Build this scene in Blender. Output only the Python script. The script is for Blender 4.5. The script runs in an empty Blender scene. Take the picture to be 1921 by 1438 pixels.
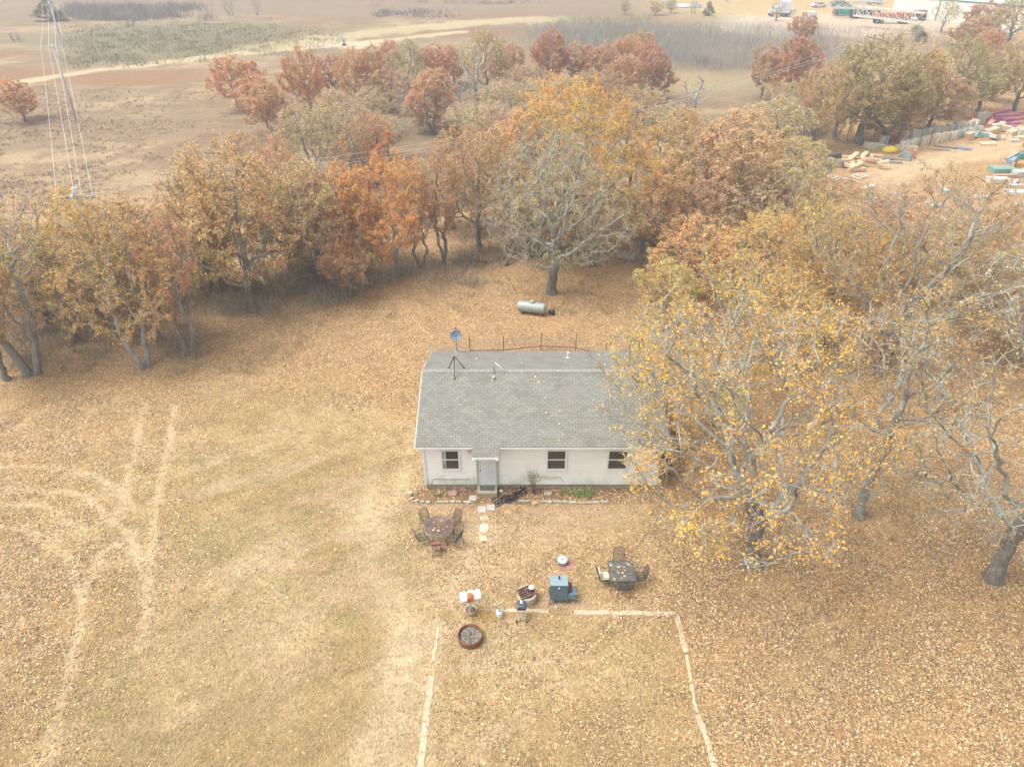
import bpy, math, random
import numpy as np
from mathutils import Vector, Matrix

# ------------------------------------------------------------------ camera, world, sun, exposure
S = bpy.context.scene
TILT, CAMH, FPX = math.radians(34.0), 25.0, 1320.0
cam_d = bpy.data.cameras.new('camera')
cam_d.sensor_width = 36.0
cam_d.lens = FPX / 1921.0 * 36.0
cam_d.clip_start = 0.5
cam_d.clip_end = 3000.0
cam = bpy.data.objects.new('camera', cam_d)
S.collection.objects.link(cam)
cam.location = (0, 0, CAMH)
cam.rotation_euler = (math.pi / 2 - TILT, 0, 0)
S.camera = cam

SUN_EL, SUN_AZ = math.radians(62), math.radians(262)
W = bpy.data.worlds.new('World')
S.world = W
W.use_nodes = True
wn = W.node_tree
wn.nodes.clear()
w_out = wn.nodes.new('ShaderNodeOutputWorld')
w_bg = wn.nodes.new('ShaderNodeBackground')
w_sky = wn.nodes.new('ShaderNodeTexSky')
w_sky.sky_type = 'NISHITA'
w_sky.sun_disc = False
w_sky.sun_elevation = SUN_EL
w_sky.sun_rotation = SUN_AZ
w_sky.air_density = 1.0
w_sky.dust_density = 4.0
w_sky.ozone_density = 0.6
w_hsv = wn.nodes.new('ShaderNodeHueSaturation')
w_hsv.inputs['Saturation'].default_value = 0.26
w_bg.inputs['Strength'].default_value = 0.15
wn.links.new(w_sky.outputs[0], w_hsv.inputs['Color'])
wn.links.new(w_hsv.outputs[0], w_bg.inputs['Color'])
wn.links.new(w_bg.outputs[0], w_out.inputs['Surface'])

sun_d = bpy.data.lights.new('sun', 'SUN')
sun_d.energy = 1.25
sun_d.angle = math.radians(30)
sun_d.color = (1.0, 0.97, 0.91)
sun = bpy.data.objects.new('sun', sun_d)
S.collection.objects.link(sun)
sdir = Vector((math.sin(SUN_AZ) * math.cos(SUN_EL), math.cos(SUN_AZ) * math.cos(SUN_EL), math.sin(SUN_EL)))
sun.rotation_euler = (-sdir).to_track_quat('-Z', 'Y').to_euler()
sun.location = (0, 0, 60)

S.view_settings.view_transform = 'Standard'
S.view_settings.look = 'None'
S.view_settings.exposure = 1.06
S.view_settings.gamma = 1.0
S.cycles.max_bounces = 5
S.cycles.diffuse_bounces = 2
S.cycles.glossy_bounces = 2
S.cycles.transmission_bounces = 2
S.cycles.transparent_max_bounces = 4
S.cycles.volume_bounces = 0
S.cycles.use_denoising = True
S.cycles.use_adaptive_sampling = True
S.cycles.adaptive_threshold = 0.02

# ------------------------------------------------------------------ helpers
RS = np.random.RandomState(11)
rnd = random.Random(5)
cT, sT = math.cos(TILT), math.sin(TILT)


def at(px, py, z=0.0):
    """ground (or height z) point seen at a photograph pixel"""
    x = (px - 960.5) / FPX
    y = (py - 719.0) / FPX
    k = (CAMH - z) / (sT + y * cT)
    return Vector((x * k, (cT - y * sT) * k, z))


def on_y(px, py, Y):
    x = (px - 960.5) / FPX
    y = (py - 719.0) / FPX
    k = Y / (cT - y * sT)
    return Vector((x * k, Y, CAMH - (sT + y * cT) * k))


def pr(X, Y, Z):
    zc = Y * cT - (Z - CAMH) * sT
    yc = -Y * sT - (Z - CAMH) * cT
    return 960.5 + FPX * X / zc, 719 + FPX * yc / zc, zc


def tag(o, label=None, cat=None, group=None, kind=None):
    if label: o['label'] = label
    if cat: o['category'] = cat
    if group: o['group'] = group
    if kind: o['kind'] = kind
    elif cat: o['kind'] = 'thing'
    return o


def empty(name, loc, rz=0.0, label=None, cat=None, group=None):
    o = bpy.data.objects.new(name, None)
    o.empty_display_size = 0.2
    o.location = loc
    o.rotation_euler = (0, 0, rz)
    S.collection.objects.link(o)
    return tag(o, label, cat, group)


def np_mesh(name, V, F, mat=None, attrs=None, smooth=False):
    """V (n,3), F (m,k) one polygon size"""
    V = np.asarray(V, np.float32)
    F = np.asarray(F, np.int32)
    me = bpy.data.meshes.new(name)
    n, (m, k) = len(V), F.shape
    me.vertices.add(n)
    me.vertices.foreach_set('co', V.ravel())
    me.loops.add(m * k)
    me.loops.foreach_set('vertex_index', F.ravel())
    me.polygons.add(m)
    me.polygons.foreach_set('loop_start', np.arange(0, m * k, k, dtype=np.int32))
    if smooth:
        me.polygons.foreach_set('use_smooth', np.ones(m, bool))
    for an, (dom, typ, data) in (attrs or {}).items():
        a = me.attributes.new(an, typ, dom)
        a.data.foreach_set('value' if typ == 'FLOAT' else 'color', np.asarray(data, np.float32).ravel())
    me.update(calc_edges=True)
    if mat: me.materials.append(mat)
    return me


def link(name, me, parent=None, loc=None, color=None):
    o = bpy.data.objects.new(name, me)
    S.collection.objects.link(o)
    if parent: o.parent = parent
    if loc is not None: o.location = loc
    if color: o.color = (*color, 1)
    return o


def copy_tree(o, parent=None):
    c = o.copy()
    S.collection.objects.link(c)
    c.parent = parent
    for ch in list(o.children):
        copy_tree(ch, c)
    return c


def frame(d):
    d = Vector(d).normalized()
    a = Vector((0, 0, 1)) if abs(d.z) < 0.95 else Vector((1, 0, 0))
    u = d.cross(a).normalized()
    return u, d.cross(u).normalized(), d


class MB:
    """collects plain shapes into one mesh"""
    def __init__(s):
        s.v, s.f, s.sm = [], [], []

    def add(s, V, F, smooth=False, M=None):
        b = len(s.v)
        s.v += [tuple(M @ Vector(v)) if M else tuple(v) for v in V]
        s.f += [tuple(i + b for i in f) for f in F]
        s.sm += [smooth] * len(F)
        return s

    def box(s, c, d, M=None, bev=0.0):
        x, y, z = d[0] / 2, d[1] / 2, d[2] / 2
        T = Matrix.Translation(Vector(c)) @ (M or Matrix())
        if bev <= 0:
            V = [(i * x, j * y, k * z) for k in (-1, 1) for j in (-1, 1) for i in (-1, 1)]
            F = [(0, 2, 3, 1), (4, 5, 7, 6), (0, 1, 5, 4), (2, 6, 7, 3), (0, 4, 6, 2), (1, 3, 7, 5)]
            return s.add(V, F, False, T)
        b = min(bev, x * .9, y * .9, z * .9)
        ring = []
        for (zz, in_) in ((-z, b), (-z + b, 0), (z - b, 0), (z, b)):
            X, Y = x - in_, y - in_
            ring.append([(-X + b, -Y, zz), (X - b, -Y, zz), (X, -Y + b, zz), (X, Y - b, zz), (X - b, Y, zz), (-X + b, Y, zz), (-X, Y - b, zz), (-X, -Y + b, zz)])
        V = [p for r in ring for p in r]
        F = [tuple(reversed(range(8)))] + [tuple(range(24, 32))]
        for r in range(3):
            for i in range(8):
                j = (i + 1) % 8
                F.append((r * 8 + i, r * 8 + j, r * 8 + 8 + j, r * 8 + 8 + i))
        return s.add(V, F, False, T)

    def bar(s, p0, p1, w, h):
        """square bar from p0 to p1"""
        p0, p1 = Vector(p0), Vector(p1)
        u, v, d = frame(p1 - p0)
        V = []
        for p in (p0, p1):
            for a, b in ((-1, -1), (1, -1), (1, 1), (-1, 1)):
                V.append(p + u * (a * w / 2) + v * (b * h / 2))
        return s.add(V, [(3, 2, 1, 0), (4, 5, 6, 7), (0, 1, 5, 4), (1, 2, 6, 5), (2, 3, 7, 6), (3, 0, 4, 7)])

    def tube(s, p0, p1, r0, r1=None, n=10, cap=True):
        r1 = r0 if r1 is None else r1
        p0, p1 = Vector(p0), Vector(p1)
        u, v, d = frame(p1 - p0)
        V = []
        for p, r in ((p0, r0), (p1, r1)):
            for i in range(n):
                a = 2 * math.pi * i / n
                V.append(p + (u * math.cos(a) + v * math.sin(a)) * r)
        F = [(i, (i + 1) % n, n + (i + 1) % n, n + i) for i in range(n)]
        s.add(V, F, True)
        if cap:
            b = len(s.v) - 2 * n
            s.f += [tuple(b + i for i in reversed(range(n))), tuple(b + n + i for i in range(n))]
            s.sm += [False, False]
        return s

    def path(s, pts, r, n=6, closed=False):
        pts = [Vector(p) for p in pts]
        m = len(pts)
        V = []
        for i, p in enumerate(pts):
            a = pts[(i - 1) % m] if (i or closed) else p
            b = pts[(i + 1) % m] if (i < m - 1 or closed) else p
            u, v, d = frame(b - a)
            for k in range(n):
                t = 2 * math.pi * k / n
                V.append(p + (u * math.cos(t) + v * math.sin(t)) * r)
        F = []
        for i in range(m if closed else m - 1):
            j = (i + 1) % m
            for k in range(n):
                l = (k + 1) % n
                F.append((i * n + k, i * n + l, j * n + l, j * n + k))
        if not closed:
            F += [tuple(reversed(range(n))), tuple((m - 1) * n + k for k in range(n))]
        return s.add(V, F, True)

    def lathe(s, prof, c=(0, 0, 0), n=24, M=None, smooth=True):
        V, F = [], []
        T = Matrix.Translation(Vector(c)) @ (M or Matrix())
        m = len(prof)
        for r, z in prof:
            for i in range(n):
                a = 2 * math.pi * i / n
                V.append((r * math.cos(a), r * math.sin(a), z))
        for j in range(m - 1):
            for i in range(n):
                k = (i + 1) % n
                F.append((j * n + i, j * n + k, (j + 1) * n + k, (j + 1) * n + i))
        s.add(V, F, smooth, T)
        b = len(s.v) - len(V)
        if prof[0][0] > 1e-4:
            s.f.append(tuple(b + i for i in reversed(range(n)))); s.sm.append(False)
        if prof[-1][0] > 1e-4:
            s.f.append(tuple(b + (m - 1) * n + i for i in range(n))); s.sm.append(False)
        return s

    def prism(s, poly, z0, z1, M=None):
        n = len(poly)
        V = [(x, y, z0) for x, y in poly] + [(x, y, z1) for x, y in poly]
        F = [tuple(reversed(range(n))), tuple(range(n, 2 * n))] + [(i, (i + 1) % n, n + (i + 1) % n, n + i) for i in range(n)]
        return s.add(V, F, False, M)

    def build(s, name, mat, parent=None, loc=None, color=None):
        me = bpy.data.meshes.new(name)
        me.from_pydata(s.v, [], s.f)
        me.polygons.foreach_set('use_smooth', s.sm)
        me.materials.append(mat)
        me.update()
        return link(name, me, parent, loc, color)


def rotm(ax, deg):
    return Matrix.Rotation(math.radians(deg), 4, ax)


# value noise in numpy (world space)
_LAT = np.random.RandomState(3).rand(256, 256).astype(np.float32)


def vnoise(X, Y, sc, off=0.0):
    x = X / sc + off * 17.3
    y = Y / sc + off * 9.1
    xi, yi = np.floor(x).astype(int), np.floor(y).astype(int)
    fx, fy = x - xi, y - yi
    fx, fy = fx * fx * (3 - 2 * fx), fy * fy * (3 - 2 * fy)
    a, b = _LAT[xi % 256, yi % 256], _LAT[(xi + 1) % 256, yi % 256]
    c, d = _LAT[xi % 256, (yi + 1) % 256], _LAT[(xi + 1) % 256, (yi + 1) % 256]
    return (a * (1 - fx) + b * fx) * (1 - fy) + (c * (1 - fx) + d * fx) * fy


def fbm(X, Y, sc, off=0.0, o=4):
    t, w, tot = 0, 1, 0
    for i in range(o):
        t = t + w * vnoise(X, Y, sc / 2 ** i, off + i * 1.7)
        tot += w
        w *= .55
    return t / tot


def sstep(a, b, x):
    t = np.clip((x - a) / (b - a), 0, 1)
    return t * t * (3 - 2 * t)


# ------------------------------------------------------------------ materials
MATS = {}


def nodes(name):
    m = bpy.data.materials.new(name)
    m.use_nodes = True
    nt = m.node_tree
    b = nt.nodes['Principled BSDF']
    return m, nt, b


def N(nt, t, **kw):
    n = nt.nodes.new(t)
    for k, v in kw.items():
        if k in n.inputs.keys():
            n.inputs[k].default_value = v
        else:
            setattr(n, k, v)
    return n


def ramp(nt, fac, stops):
    r = nt.nodes.new('ShaderNodeValToRGB')
    e = r.color_ramp.elements
    while len(e) < len(stops): e.new(0.5)
    for i, (p, c) in enumerate(stops):
        e[i].position = p
        e[i].color = (*c, 1) if len(c) == 3 else c
    nt.links.new(fac, r.inputs['Fac'])
    return r.outputs['Color']


def mix(nt, a, b, fac, mode='MIX'):
    m = nt.nodes.new('ShaderNodeMix')
    m.data_type = 'RGBA'
    m.blend_type = mode
    for s, v in ((m.inputs[0], fac), (m.inputs[6], a), (m.inputs[7], b)):
        if isinstance(v, bpy.types.NodeSocket): nt.links.new(v, s)
        elif isinstance(v, (int, float)): s.default_value = v
        else: s.default_value = (*v[:3], 1)
    return m.outputs[2]


def mat(name, col, col2=None, sc=6.0, rough=.7, metal=0.0, spot=None, spot_t=(.55, .65), spot_sc=3.0, bump=0.0, bsc=30.0, stretch=None):
    """procedural: two tones mixed by noise, optional stains, optional bump"""
    if name in MATS: return MATS[name]
    m, nt, b = nodes(name)
    L = nt.links.new
    tc = N(nt, 'ShaderNodeTexCoord')
    src = tc.outputs['Object']
    if stretch:
        mp = N(nt, 'ShaderNodeMapping')
        mp.inputs['Scale'].default_value = stretch
        L(src, mp.inputs[0])
        src = mp.outputs[0]
    n1 = N(nt, 'ShaderNodeTexNoise', Scale=sc, Detail=5.0, Roughness=.6)
    L(src, n1.inputs['Vector'])
    col2 = col2 or tuple(c * .72 for c in col)
    c = ramp(nt, n1.outputs['Fac'], [(.3, col2), (.7, col)])
    if spot:
        n2 = N(nt, 'ShaderNodeTexNoise', Scale=spot_sc, Detail=6.0, Roughness=.65)
        L(src, n2.inputs['Vector'])
        f = ramp(nt, n2.outputs['Fac'], [(spot_t[0], (0, 0, 0)), (spot_t[1], (1, 1, 1))])
        c = mix(nt, c, spot, f)
    L(c, b.inputs['Base Color'])
    b.inputs['Roughness'].default_value = rough
    b.inputs['Metallic'].default_value = metal
    if bump:
        n3 = N(nt, 'ShaderNodeTexNoise', Scale=bsc, Detail=4.0)
        L(src, n3.inputs['Vector'])
        bp = N(nt, 'ShaderNodeBump', Strength=bump, Distance=.02)
        L(n3.outputs['Fac'], bp.inputs['Height'])
        L(bp.outputs[0], b.inputs['Normal'])
    MATS[name] = m
    return m


def leaf_material():
    m, nt, b = nodes('leaf')
    L = nt.links.new
    oi = N(nt, 'ShaderNodeObjectInfo')
    at1 = N(nt, 'ShaderNodeAttribute', attribute_name='v')
    at2 = N(nt, 'ShaderNodeAttribute', attribute_name='h')
    br = ramp(nt, at1.outputs['Fac'], [(0, (.58, .58, .60)), (.6, (1, 1, 1)), (1, (1.42, 1.42, 1.42))])
    c = mix(nt, oi.outputs['Color'], br, 1.0, 'MULTIPLY')
    # a share of the leaves are greener or redder, as attribute h says
    g = ramp(nt, at2.outputs['Fac'], [(0, (1.12, .82, .74)), (.22, (1.04, .95, .93)), (.5, (1, 1, 1)), (.82, (1.0, 1.12, .9)), (1, (.72, 1.22, .75))])
    c = mix(nt, c, g, 1.0, 'MULTIPLY')
    L(c, b.inputs['Base Color'])
    b.inputs['Roughness'].default_value = .6
    b.inputs['Specular IOR Level'].default_value = .3
    tr = N(nt, 'ShaderNodeBsdfTranslucent')
    L(c, tr.inputs['Color'])
    ms = N(nt, 'ShaderNodeMixShader')
    ms.inputs[0].default_value = .45
    L(b.outputs[0], ms.inputs[1]); L(tr.outputs[0], ms.inputs[2])
    L(ms.outputs[0], nt.nodes['Material Output'].inputs['Surface'])
    return m


def bark_material():
    m, nt, b = nodes('bark')
    L = nt.links.new
    tc = N(nt, 'ShaderNodeTexCoord')
    at1 = N(nt, 'ShaderNodeAttribute', attribute_name='rad')
    oi = N(nt, 'ShaderNodeObjectInfo')
    mp = N(nt, 'ShaderNodeMapping')
    mp.inputs['Scale'].default_value = (9, 9, 2.2)
    L(tc.outputs['Object'], mp.inputs[0])
    n1 = N(nt, 'ShaderNodeTexNoise', Scale=1.6, Detail=6.0, Roughness=.7)
    L(mp.outputs[0], n1.inputs['Vector'])
    n2 = N(nt, 'ShaderNodeTexNoise', Scale=.9, Detail=5.0, Roughness=.7)
    L(tc.outputs['Object'], n2.inputs['Vector'])
    dark = ramp(nt, n1.outputs['Fac'], [(.32, (.065, .056, .045)), (.5, (.15, .13, .105)), (.72, (.29, .26, .215))])
    f = ramp(nt, at1.outputs['Fac'], [(0, (1, 1, 1)), (.12, (.88, .88, .88)), (.24, (.4, .4, .4)), (.36, (.08, .08, .08))])
    # lichen patches on the limbs
    lf = ramp(nt, n2.outputs['Fac'], [(.42, (.35, .35, .35)), (.62, (1, 1, 1))])
    ff = mix(nt, f, lf, 1.0, 'MULTIPLY')
    c = mix(nt, dark, oi.outputs['Color'], ff)
    L(c, b.inputs['Base Color'])
    b.inputs['Roughness'].default_value = .9
    bp = N(nt, 'ShaderNodeBump', Strength=.6, Distance=.05)
    L(n1.outputs['Fac'], bp.inputs['Height'])
    L(bp.outputs[0], b.inputs['Normal'])
    return m


M_LEAF = leaf_material()
M_BARK = bark_material()
# ------------------------------------------------------------------ ground
def world_line(pts):
    return np.array([[*at(x, y)[:2]] for x, y in pts], np.float32)


def dline(X, Y, pts):
    P = world_line(pts)
    d = np.full(X.shape, 1e9, np.float32)
    for (ax, ay), (bx, by) in zip(P[:-1], P[1:]):
        dx, dy = bx - ax, by - ay
        t = np.clip(((X - ax) * dx + (Y - ay) * dy) / (dx * dx + dy * dy + 1e-9), 0, 1)
        d = np.minimum(d, np.hypot(X - ax - t * dx, Y - ay - t * dy))
    return d


def blob(X, Y, px, py, rx, ry, soft=.5):
    c = at(px, py)
    d = np.hypot((X - c.x) / rx, (Y - c.y) / ry)
    return 1 - sstep(1 - soft, 1 + soft, d + (fbm(X, Y, max(rx, ry) * .6, px * .01) - .5) * .9)


def lp(a, b, w):
    return a + (np.asarray(b, np.float32) - a) * w[..., None]


TRACKS = [
    [(272, 756), (262, 810), (246, 869), (236, 915), (226, 957)],
    [(328, 759), (322, 800), (313, 854), (302, 905), (292, 946), (287, 1008), (277, 1110), (267, 1213)],
    [(0, 874), (103, 877), (169, 890), (226, 921), (250, 950)],
    [(0, 918), (77, 921), (154, 926), (190, 957), (236, 998), (267, 1059), (280, 1110)],
    [(0, 946), (77, 946), (118, 967), (149, 992), (180, 1020)],
    [(0, 987), (51, 990), (103, 1018), (139, 1064), (154, 1126), (149, 1187), (123, 1290), (103, 1367), (80, 1437)],
    [(250, 1000), (195, 1033), (165, 1090), (150, 1150)],
]
WORN = [[(760, 880), (730, 940), (690, 990), (700, 1060), (740, 1120), (770, 1180)],
        [(770, 1180), (760, 1250), (740, 1330), (715, 1438)],
        [(700, 900), (690, 960), (720, 1010)], [(905, 1000), (890, 1050), (860, 1090)]]
FIELD_ROAD = [(-300, 185), (0, 158), (110, 143), (200, 130), (330, 115), (440, 101), (560, 92), (660, 82), (760, 72), (860, 60)]
FIELD_ROAD2 = [(480, 92), (620, 72), (760, 55), (900, 42), (1050, 36)]
YARD_ROAD = [(1650, 336), (1700, 314), (1800, 290), (1921, 268), (2100, 230)]


def ground_fields(X, Y):
    n_big = fbm(X, Y, 14, 1)
    n_mid = fbm(X, Y, 3.5, 2)
    n_sm = fbm(X, Y, .9, 3)
    n_rag = fbm(X, Y, .45, 8, 3)
    ones = np.ones(X.shape, np.float32)
    # straw coloured dormant lawn
    col = np.zeros(X.shape + (3,), np.float32) + np.array((.40, .285, .135), np.float32)
    col = lp(col, (.48, .36, .195), sstep(.42, .62, n_mid))
    col = lp(col, (.31, .225, .105), sstep(.5, .68, n_sm) * .7)
    col = lp(col, (.30, .24, .11), sstep(.52, .7, fbm(X, Y, 5, 5)) * .4)
    # leaf litter amount
    leaf = np.clip(.26 + .35 * (n_big - .4), .05, 1)
    dw = at(1135, 900)
    right = sstep(-1.0, 9.0, X - (dw.x - 3.5) + (fbm(X, Y, 6, 7) - .5) * 7)
    leaf = np.maximum(leaf, .95 * right * (1 - .25 * sstep(.5, .75, n_mid)))
    back = sstep(31, 40, Y + (fbm(X, Y, 5, 9) - .5) * 8) * (Y < 85)
    leaf = np.maximum(leaf, .9 * back)
    left = sstep(-13, -19, X + (fbm(X, Y, 5, 10) - .5) * 8)
    leaf = np.maximum(leaf, .62 * left)
    leaf *= 1 - .62 * blob(X, Y, 520, 1150, 7.5, 9)
    leaf *= 1 - .55 * blob(X, Y, 560, 1380, 6, 4)
    leaf *= 1 - .5 * blob(X, Y, 430, 830, 8, 7)
    front = blob(X, Y, 960, 1010, 5.5, 3.2)
    leaf = np.maximum(leaf, .5 * front)
    inside = blob(X, Y, 1050, 1300, 4.4, 3.6)
    leaf = leaf * (1 - inside) + inside * .34
    leaf = leaf * (1 - .6 * blob(X, Y, 720, 1250, 1.6, 7))
    # litter tint of the sheet itself
    lit = np.array((.40, .245, .115), np.float32)
    col = lp(col, lit, np.clip(leaf, 0, 1) * .62)
    # dry greens
    for (px, py, rx, ry, a) in ((400, 1000, 2.4, 1.2, .5), (440, 1040, 1.2, .5, .7), (530, 1090, 1.1, .55, .7), (570, 1130, 1.2, .5, .5), (520, 948, .5, .3, .9), (575, 972, .4, .3, .9),
                                (650, 1163, 1.1, .4, .8), (670, 1160, .8, .4, .5), (905, 1120, .7, .5, .6), (780, 1000, .9, 1.2, .5), (900, 930, 5, .5, .1), (300, 1010, 4, 2.4, .35), (410, 880, 6, 2.5, .5), (560, 760, 4, 3, .25),
                                (960, 1210, 1.6, .8, .5), (940, 1260, 2, .6, .35), (50, 960, 2.5, 1.6, .5), (240, 990, 3, 1.5, .4), (1190, 1240, 1.8, 1.8, .28), (150, 1290, 2.4, 1.6, .4)):
        col = lp(col, (.29, .265, .095), blob(X, Y, px, py, rx, ry) * a * .42)
    # bare pinkish soil
    for (px, py, rx, ry, a) in ((590, 935, 1.2, .45, .8), (640, 905, .9, .4, .6), (660, 1000, 1.2, .5, .7), (545, 1060, 1.3, .35, .8), (650, 1115, 1.0, .35, .7), (690, 1085, 1.2, .35, .6), (700, 1140, .7, .4, .5), (820, 950, 3.4, .35, .55),
                                (1060, 968, 3.6, .8, .75), (880, 975, .8, .8, .6), (940, 1000, 1.4, .6, .55), (1040, 1000, 1.6, .5, .5), (840, 1115, 1.0, .6, .45), (970, 1080, 1.5, .3, .45), (1060, 1130, 1.4, .35, .7), (560, 1250, 1.6, .4, .35),
                                (860, 1040, .7, .6, .4), (1035, 1085, .5, .5, .5)):
        w = blob(X, Y, px, py, rx, ry) * a
        col = lp(col, (.47, .325, .215), w)
        leaf *= 1 - .75 * w
    # pale worn places and tyre tracks
    for t in WORN:
        w = (1 - sstep(.1, 1.5, dline(X, Y, t) + (n_mid - .5) * 2.4 + (n_rag - .5) * 1.2)) * .62
        col = lp(col, (.60, .47, .29), w)
        leaf *= 1 - .7 * w
    for t in TRACKS:
        w = (1 - sstep(.04, .36, dline(X, Y, t) + (n_rag - .5) * .55 + (n_sm - .5) * .25)) * (.55 + .45 * sstep(.3, .62, n_sm))
        col = lp(col, (.62, .48, .30), w * .9)
        leaf *= 1 - .55 * w
    for t, wd in (([(820, 1170), (812, 1260), (800, 1340), (787, 1450)], .5), ([(760, 1200), (735, 1300), (715, 1440)], 1.1), ([(870, 1255), (960, 1225), (1030, 1210)], .3), ([(890, 1262), (980, 1248), (1060, 1238)], .22)):
        w = (1 - sstep(wd * .3, wd, dline(X, Y, t) + (n_rag - .5) * .5)) * .5
        col = lp(col, (.58, .46, .30), w)
        leaf *= 1 - .5 * w
    # flower bed in front of the wall, and the soil under the steps
    bx0, bx1, by1 = at(772, 930).x, at(1235, 930).x, 27.4
    by0 = at(960, 944).y
    bed = sstep(bx0 - .2, bx0 + .3, X) * sstep(bx1 + .6, bx1, X) * sstep(by0 - .12, by0 + .05, Y) * sstep(by1 + .1, by1 - .05, Y)
    col = lp(col, (.25, .155, .095), bed * .85)
    leaf = np.where(bed > .5, np.maximum(leaf, .35 + .5 * sstep(-1, 2, X)), leaf)
    # woodland floor, behind the yard
    wood = sstep(0, 5, Y - (38 + 13 * sstep(-26, -4, X) - 12 * sstep(6, 14, X) + (n_big - .5) * 8)) * sstep(88, 70, Y + (n_big - .5) * 22)
    col = lp(col, (.33, .225, .14), wood * .35)
    # the red-brown pasture to the upper left, straw patches in it
    fieldw = sstep(66, 84, Y + (n_big - .5) * 16) * sstep(40, 20, X - (Y - 70) * .25)
    f = np.zeros_like(col) + np.array((.33, .235, .15), np.float32)
    f = lp(f, (.46, .335, .21), sstep(.42, .62, fbm(X, Y * 1.7, 16, 12)))
    f = lp(f, (.24, .15, .11), sstep(.48, .62, fbm(X, Y * 1.5, 2.4, 13)) * .6)
    f = lp(f, (.33, .185, .10), sstep(.45, .62, fbm(X * .5, Y, 14, 14)) * sstep(105, 130, Y))
    f = lp(f, (.24, .215, .13), blob(X, Y, 320, 70, 30, 24, .5) * .95)
    f = lp(f, (.24, .215, .13), blob(X, Y, 260, 100, 16, 10, .5) * .8)
    f = lp(f, (.25, .20, .12), sstep(.5, .7, fbm(X * .6, Y, 26, 15)) * sstep(140, 165, Y) * .6)
    col = lp(col, f, fieldw)
    leaf = np.where(fieldw > .5, leaf * .1, leaf)
    far = sstep(205, 235, Y)
    col = lp(col, (.29, .215, .16), far * sstep(70, 30, X) * .8)
    col = lp(col, (.52, .39, .19), sstep(178, 200, Y - X * .05) * sstep(30, 60, X))          # pale golden grass beyond the thicket
    brush = blob(X, Y, 1280, 85, 38, 46, .4)
    col = lp(col, (.23, .185, .14), brush * .85)
    col = lp(col, (.40, .31, .17), blob(X, Y, 1290, 150, 16, 10, .5) * .8)
    for t, wd, c in ((FIELD_ROAD, 2.0, (.66, .54, .34)), (FIELD_ROAD2, 5.5, (.56, .46, .28))):
        w = 1 - sstep(wd * .5, wd * 1.5, dline(X, Y, t) + (fbm(X, Y, 3, 21) - .5) * wd * 1.7)
        col = lp(col, c, w * .8)
    w = blob(X, Y, 650, 84, 9, 4.5, .5)
    col = lp(col, (.62, .52, .40), w)
    # sandy yard road on the right
    w = 1 - sstep(1.7, 3.4, dline(X, Y, YARD_ROAD) + (fbm(X, Y, 2.5, 22) - .5) * 3)
    col = lp(col, (.60, .44, .26), w)
    leaf *= 1 - .9 * w
    w2 = (1 - sstep(.1, .5, np.abs(dline(X, Y, YARD_ROAD) - 1.0) + (n_rag - .5) * .8)) * w * .4
    col = lp(col, (.42, .29, .17), w2)
    w = blob(X, Y, 1600, 46, 34, 24, .3)
    col = lp(col, (.60, .54, .45), w * .95)
    w = blob(X, Y, 1700, 420, 12, 13, .4) * .8
    col = lp(col, (.42, .30, .19), w)
    # red stained ground by the well cap
    col *= (.86 + .28 * n_rag)[..., None]
    col = col * np.array((1.03, .99, .955), np.float32)
    su = X * .82 + Y * .57
    sv = -X * .57 + Y * .82
    st_ = fbm(su * .16, sv, .8, 71, 3) - .5
    ta = sstep(6, -2, X) * sstep(34, 28, Y)
    col = col * (1 + (.42 * st_ * (.25 + .75 * ta)))[..., None]
    col = lp(col, (.47, .36, .235), np.clip(st_ - .06, 0, 1) * 2.2 * ta)
    col = col * (1 + fieldw[..., None] * np.array((.06, .07, -.04), np.float32))
    g_ = col.mean(-1, keepdims=True)
    k_ = (.10 + .08 * fieldw)[..., None]
    col = (col * (1 - k_) + g_ * np.array((1.05, 1.0, .85), np.float32) * k_) * (.88 - .12 * fieldw)[..., None]
    return col, np.clip(leaf, 0, 1)


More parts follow.
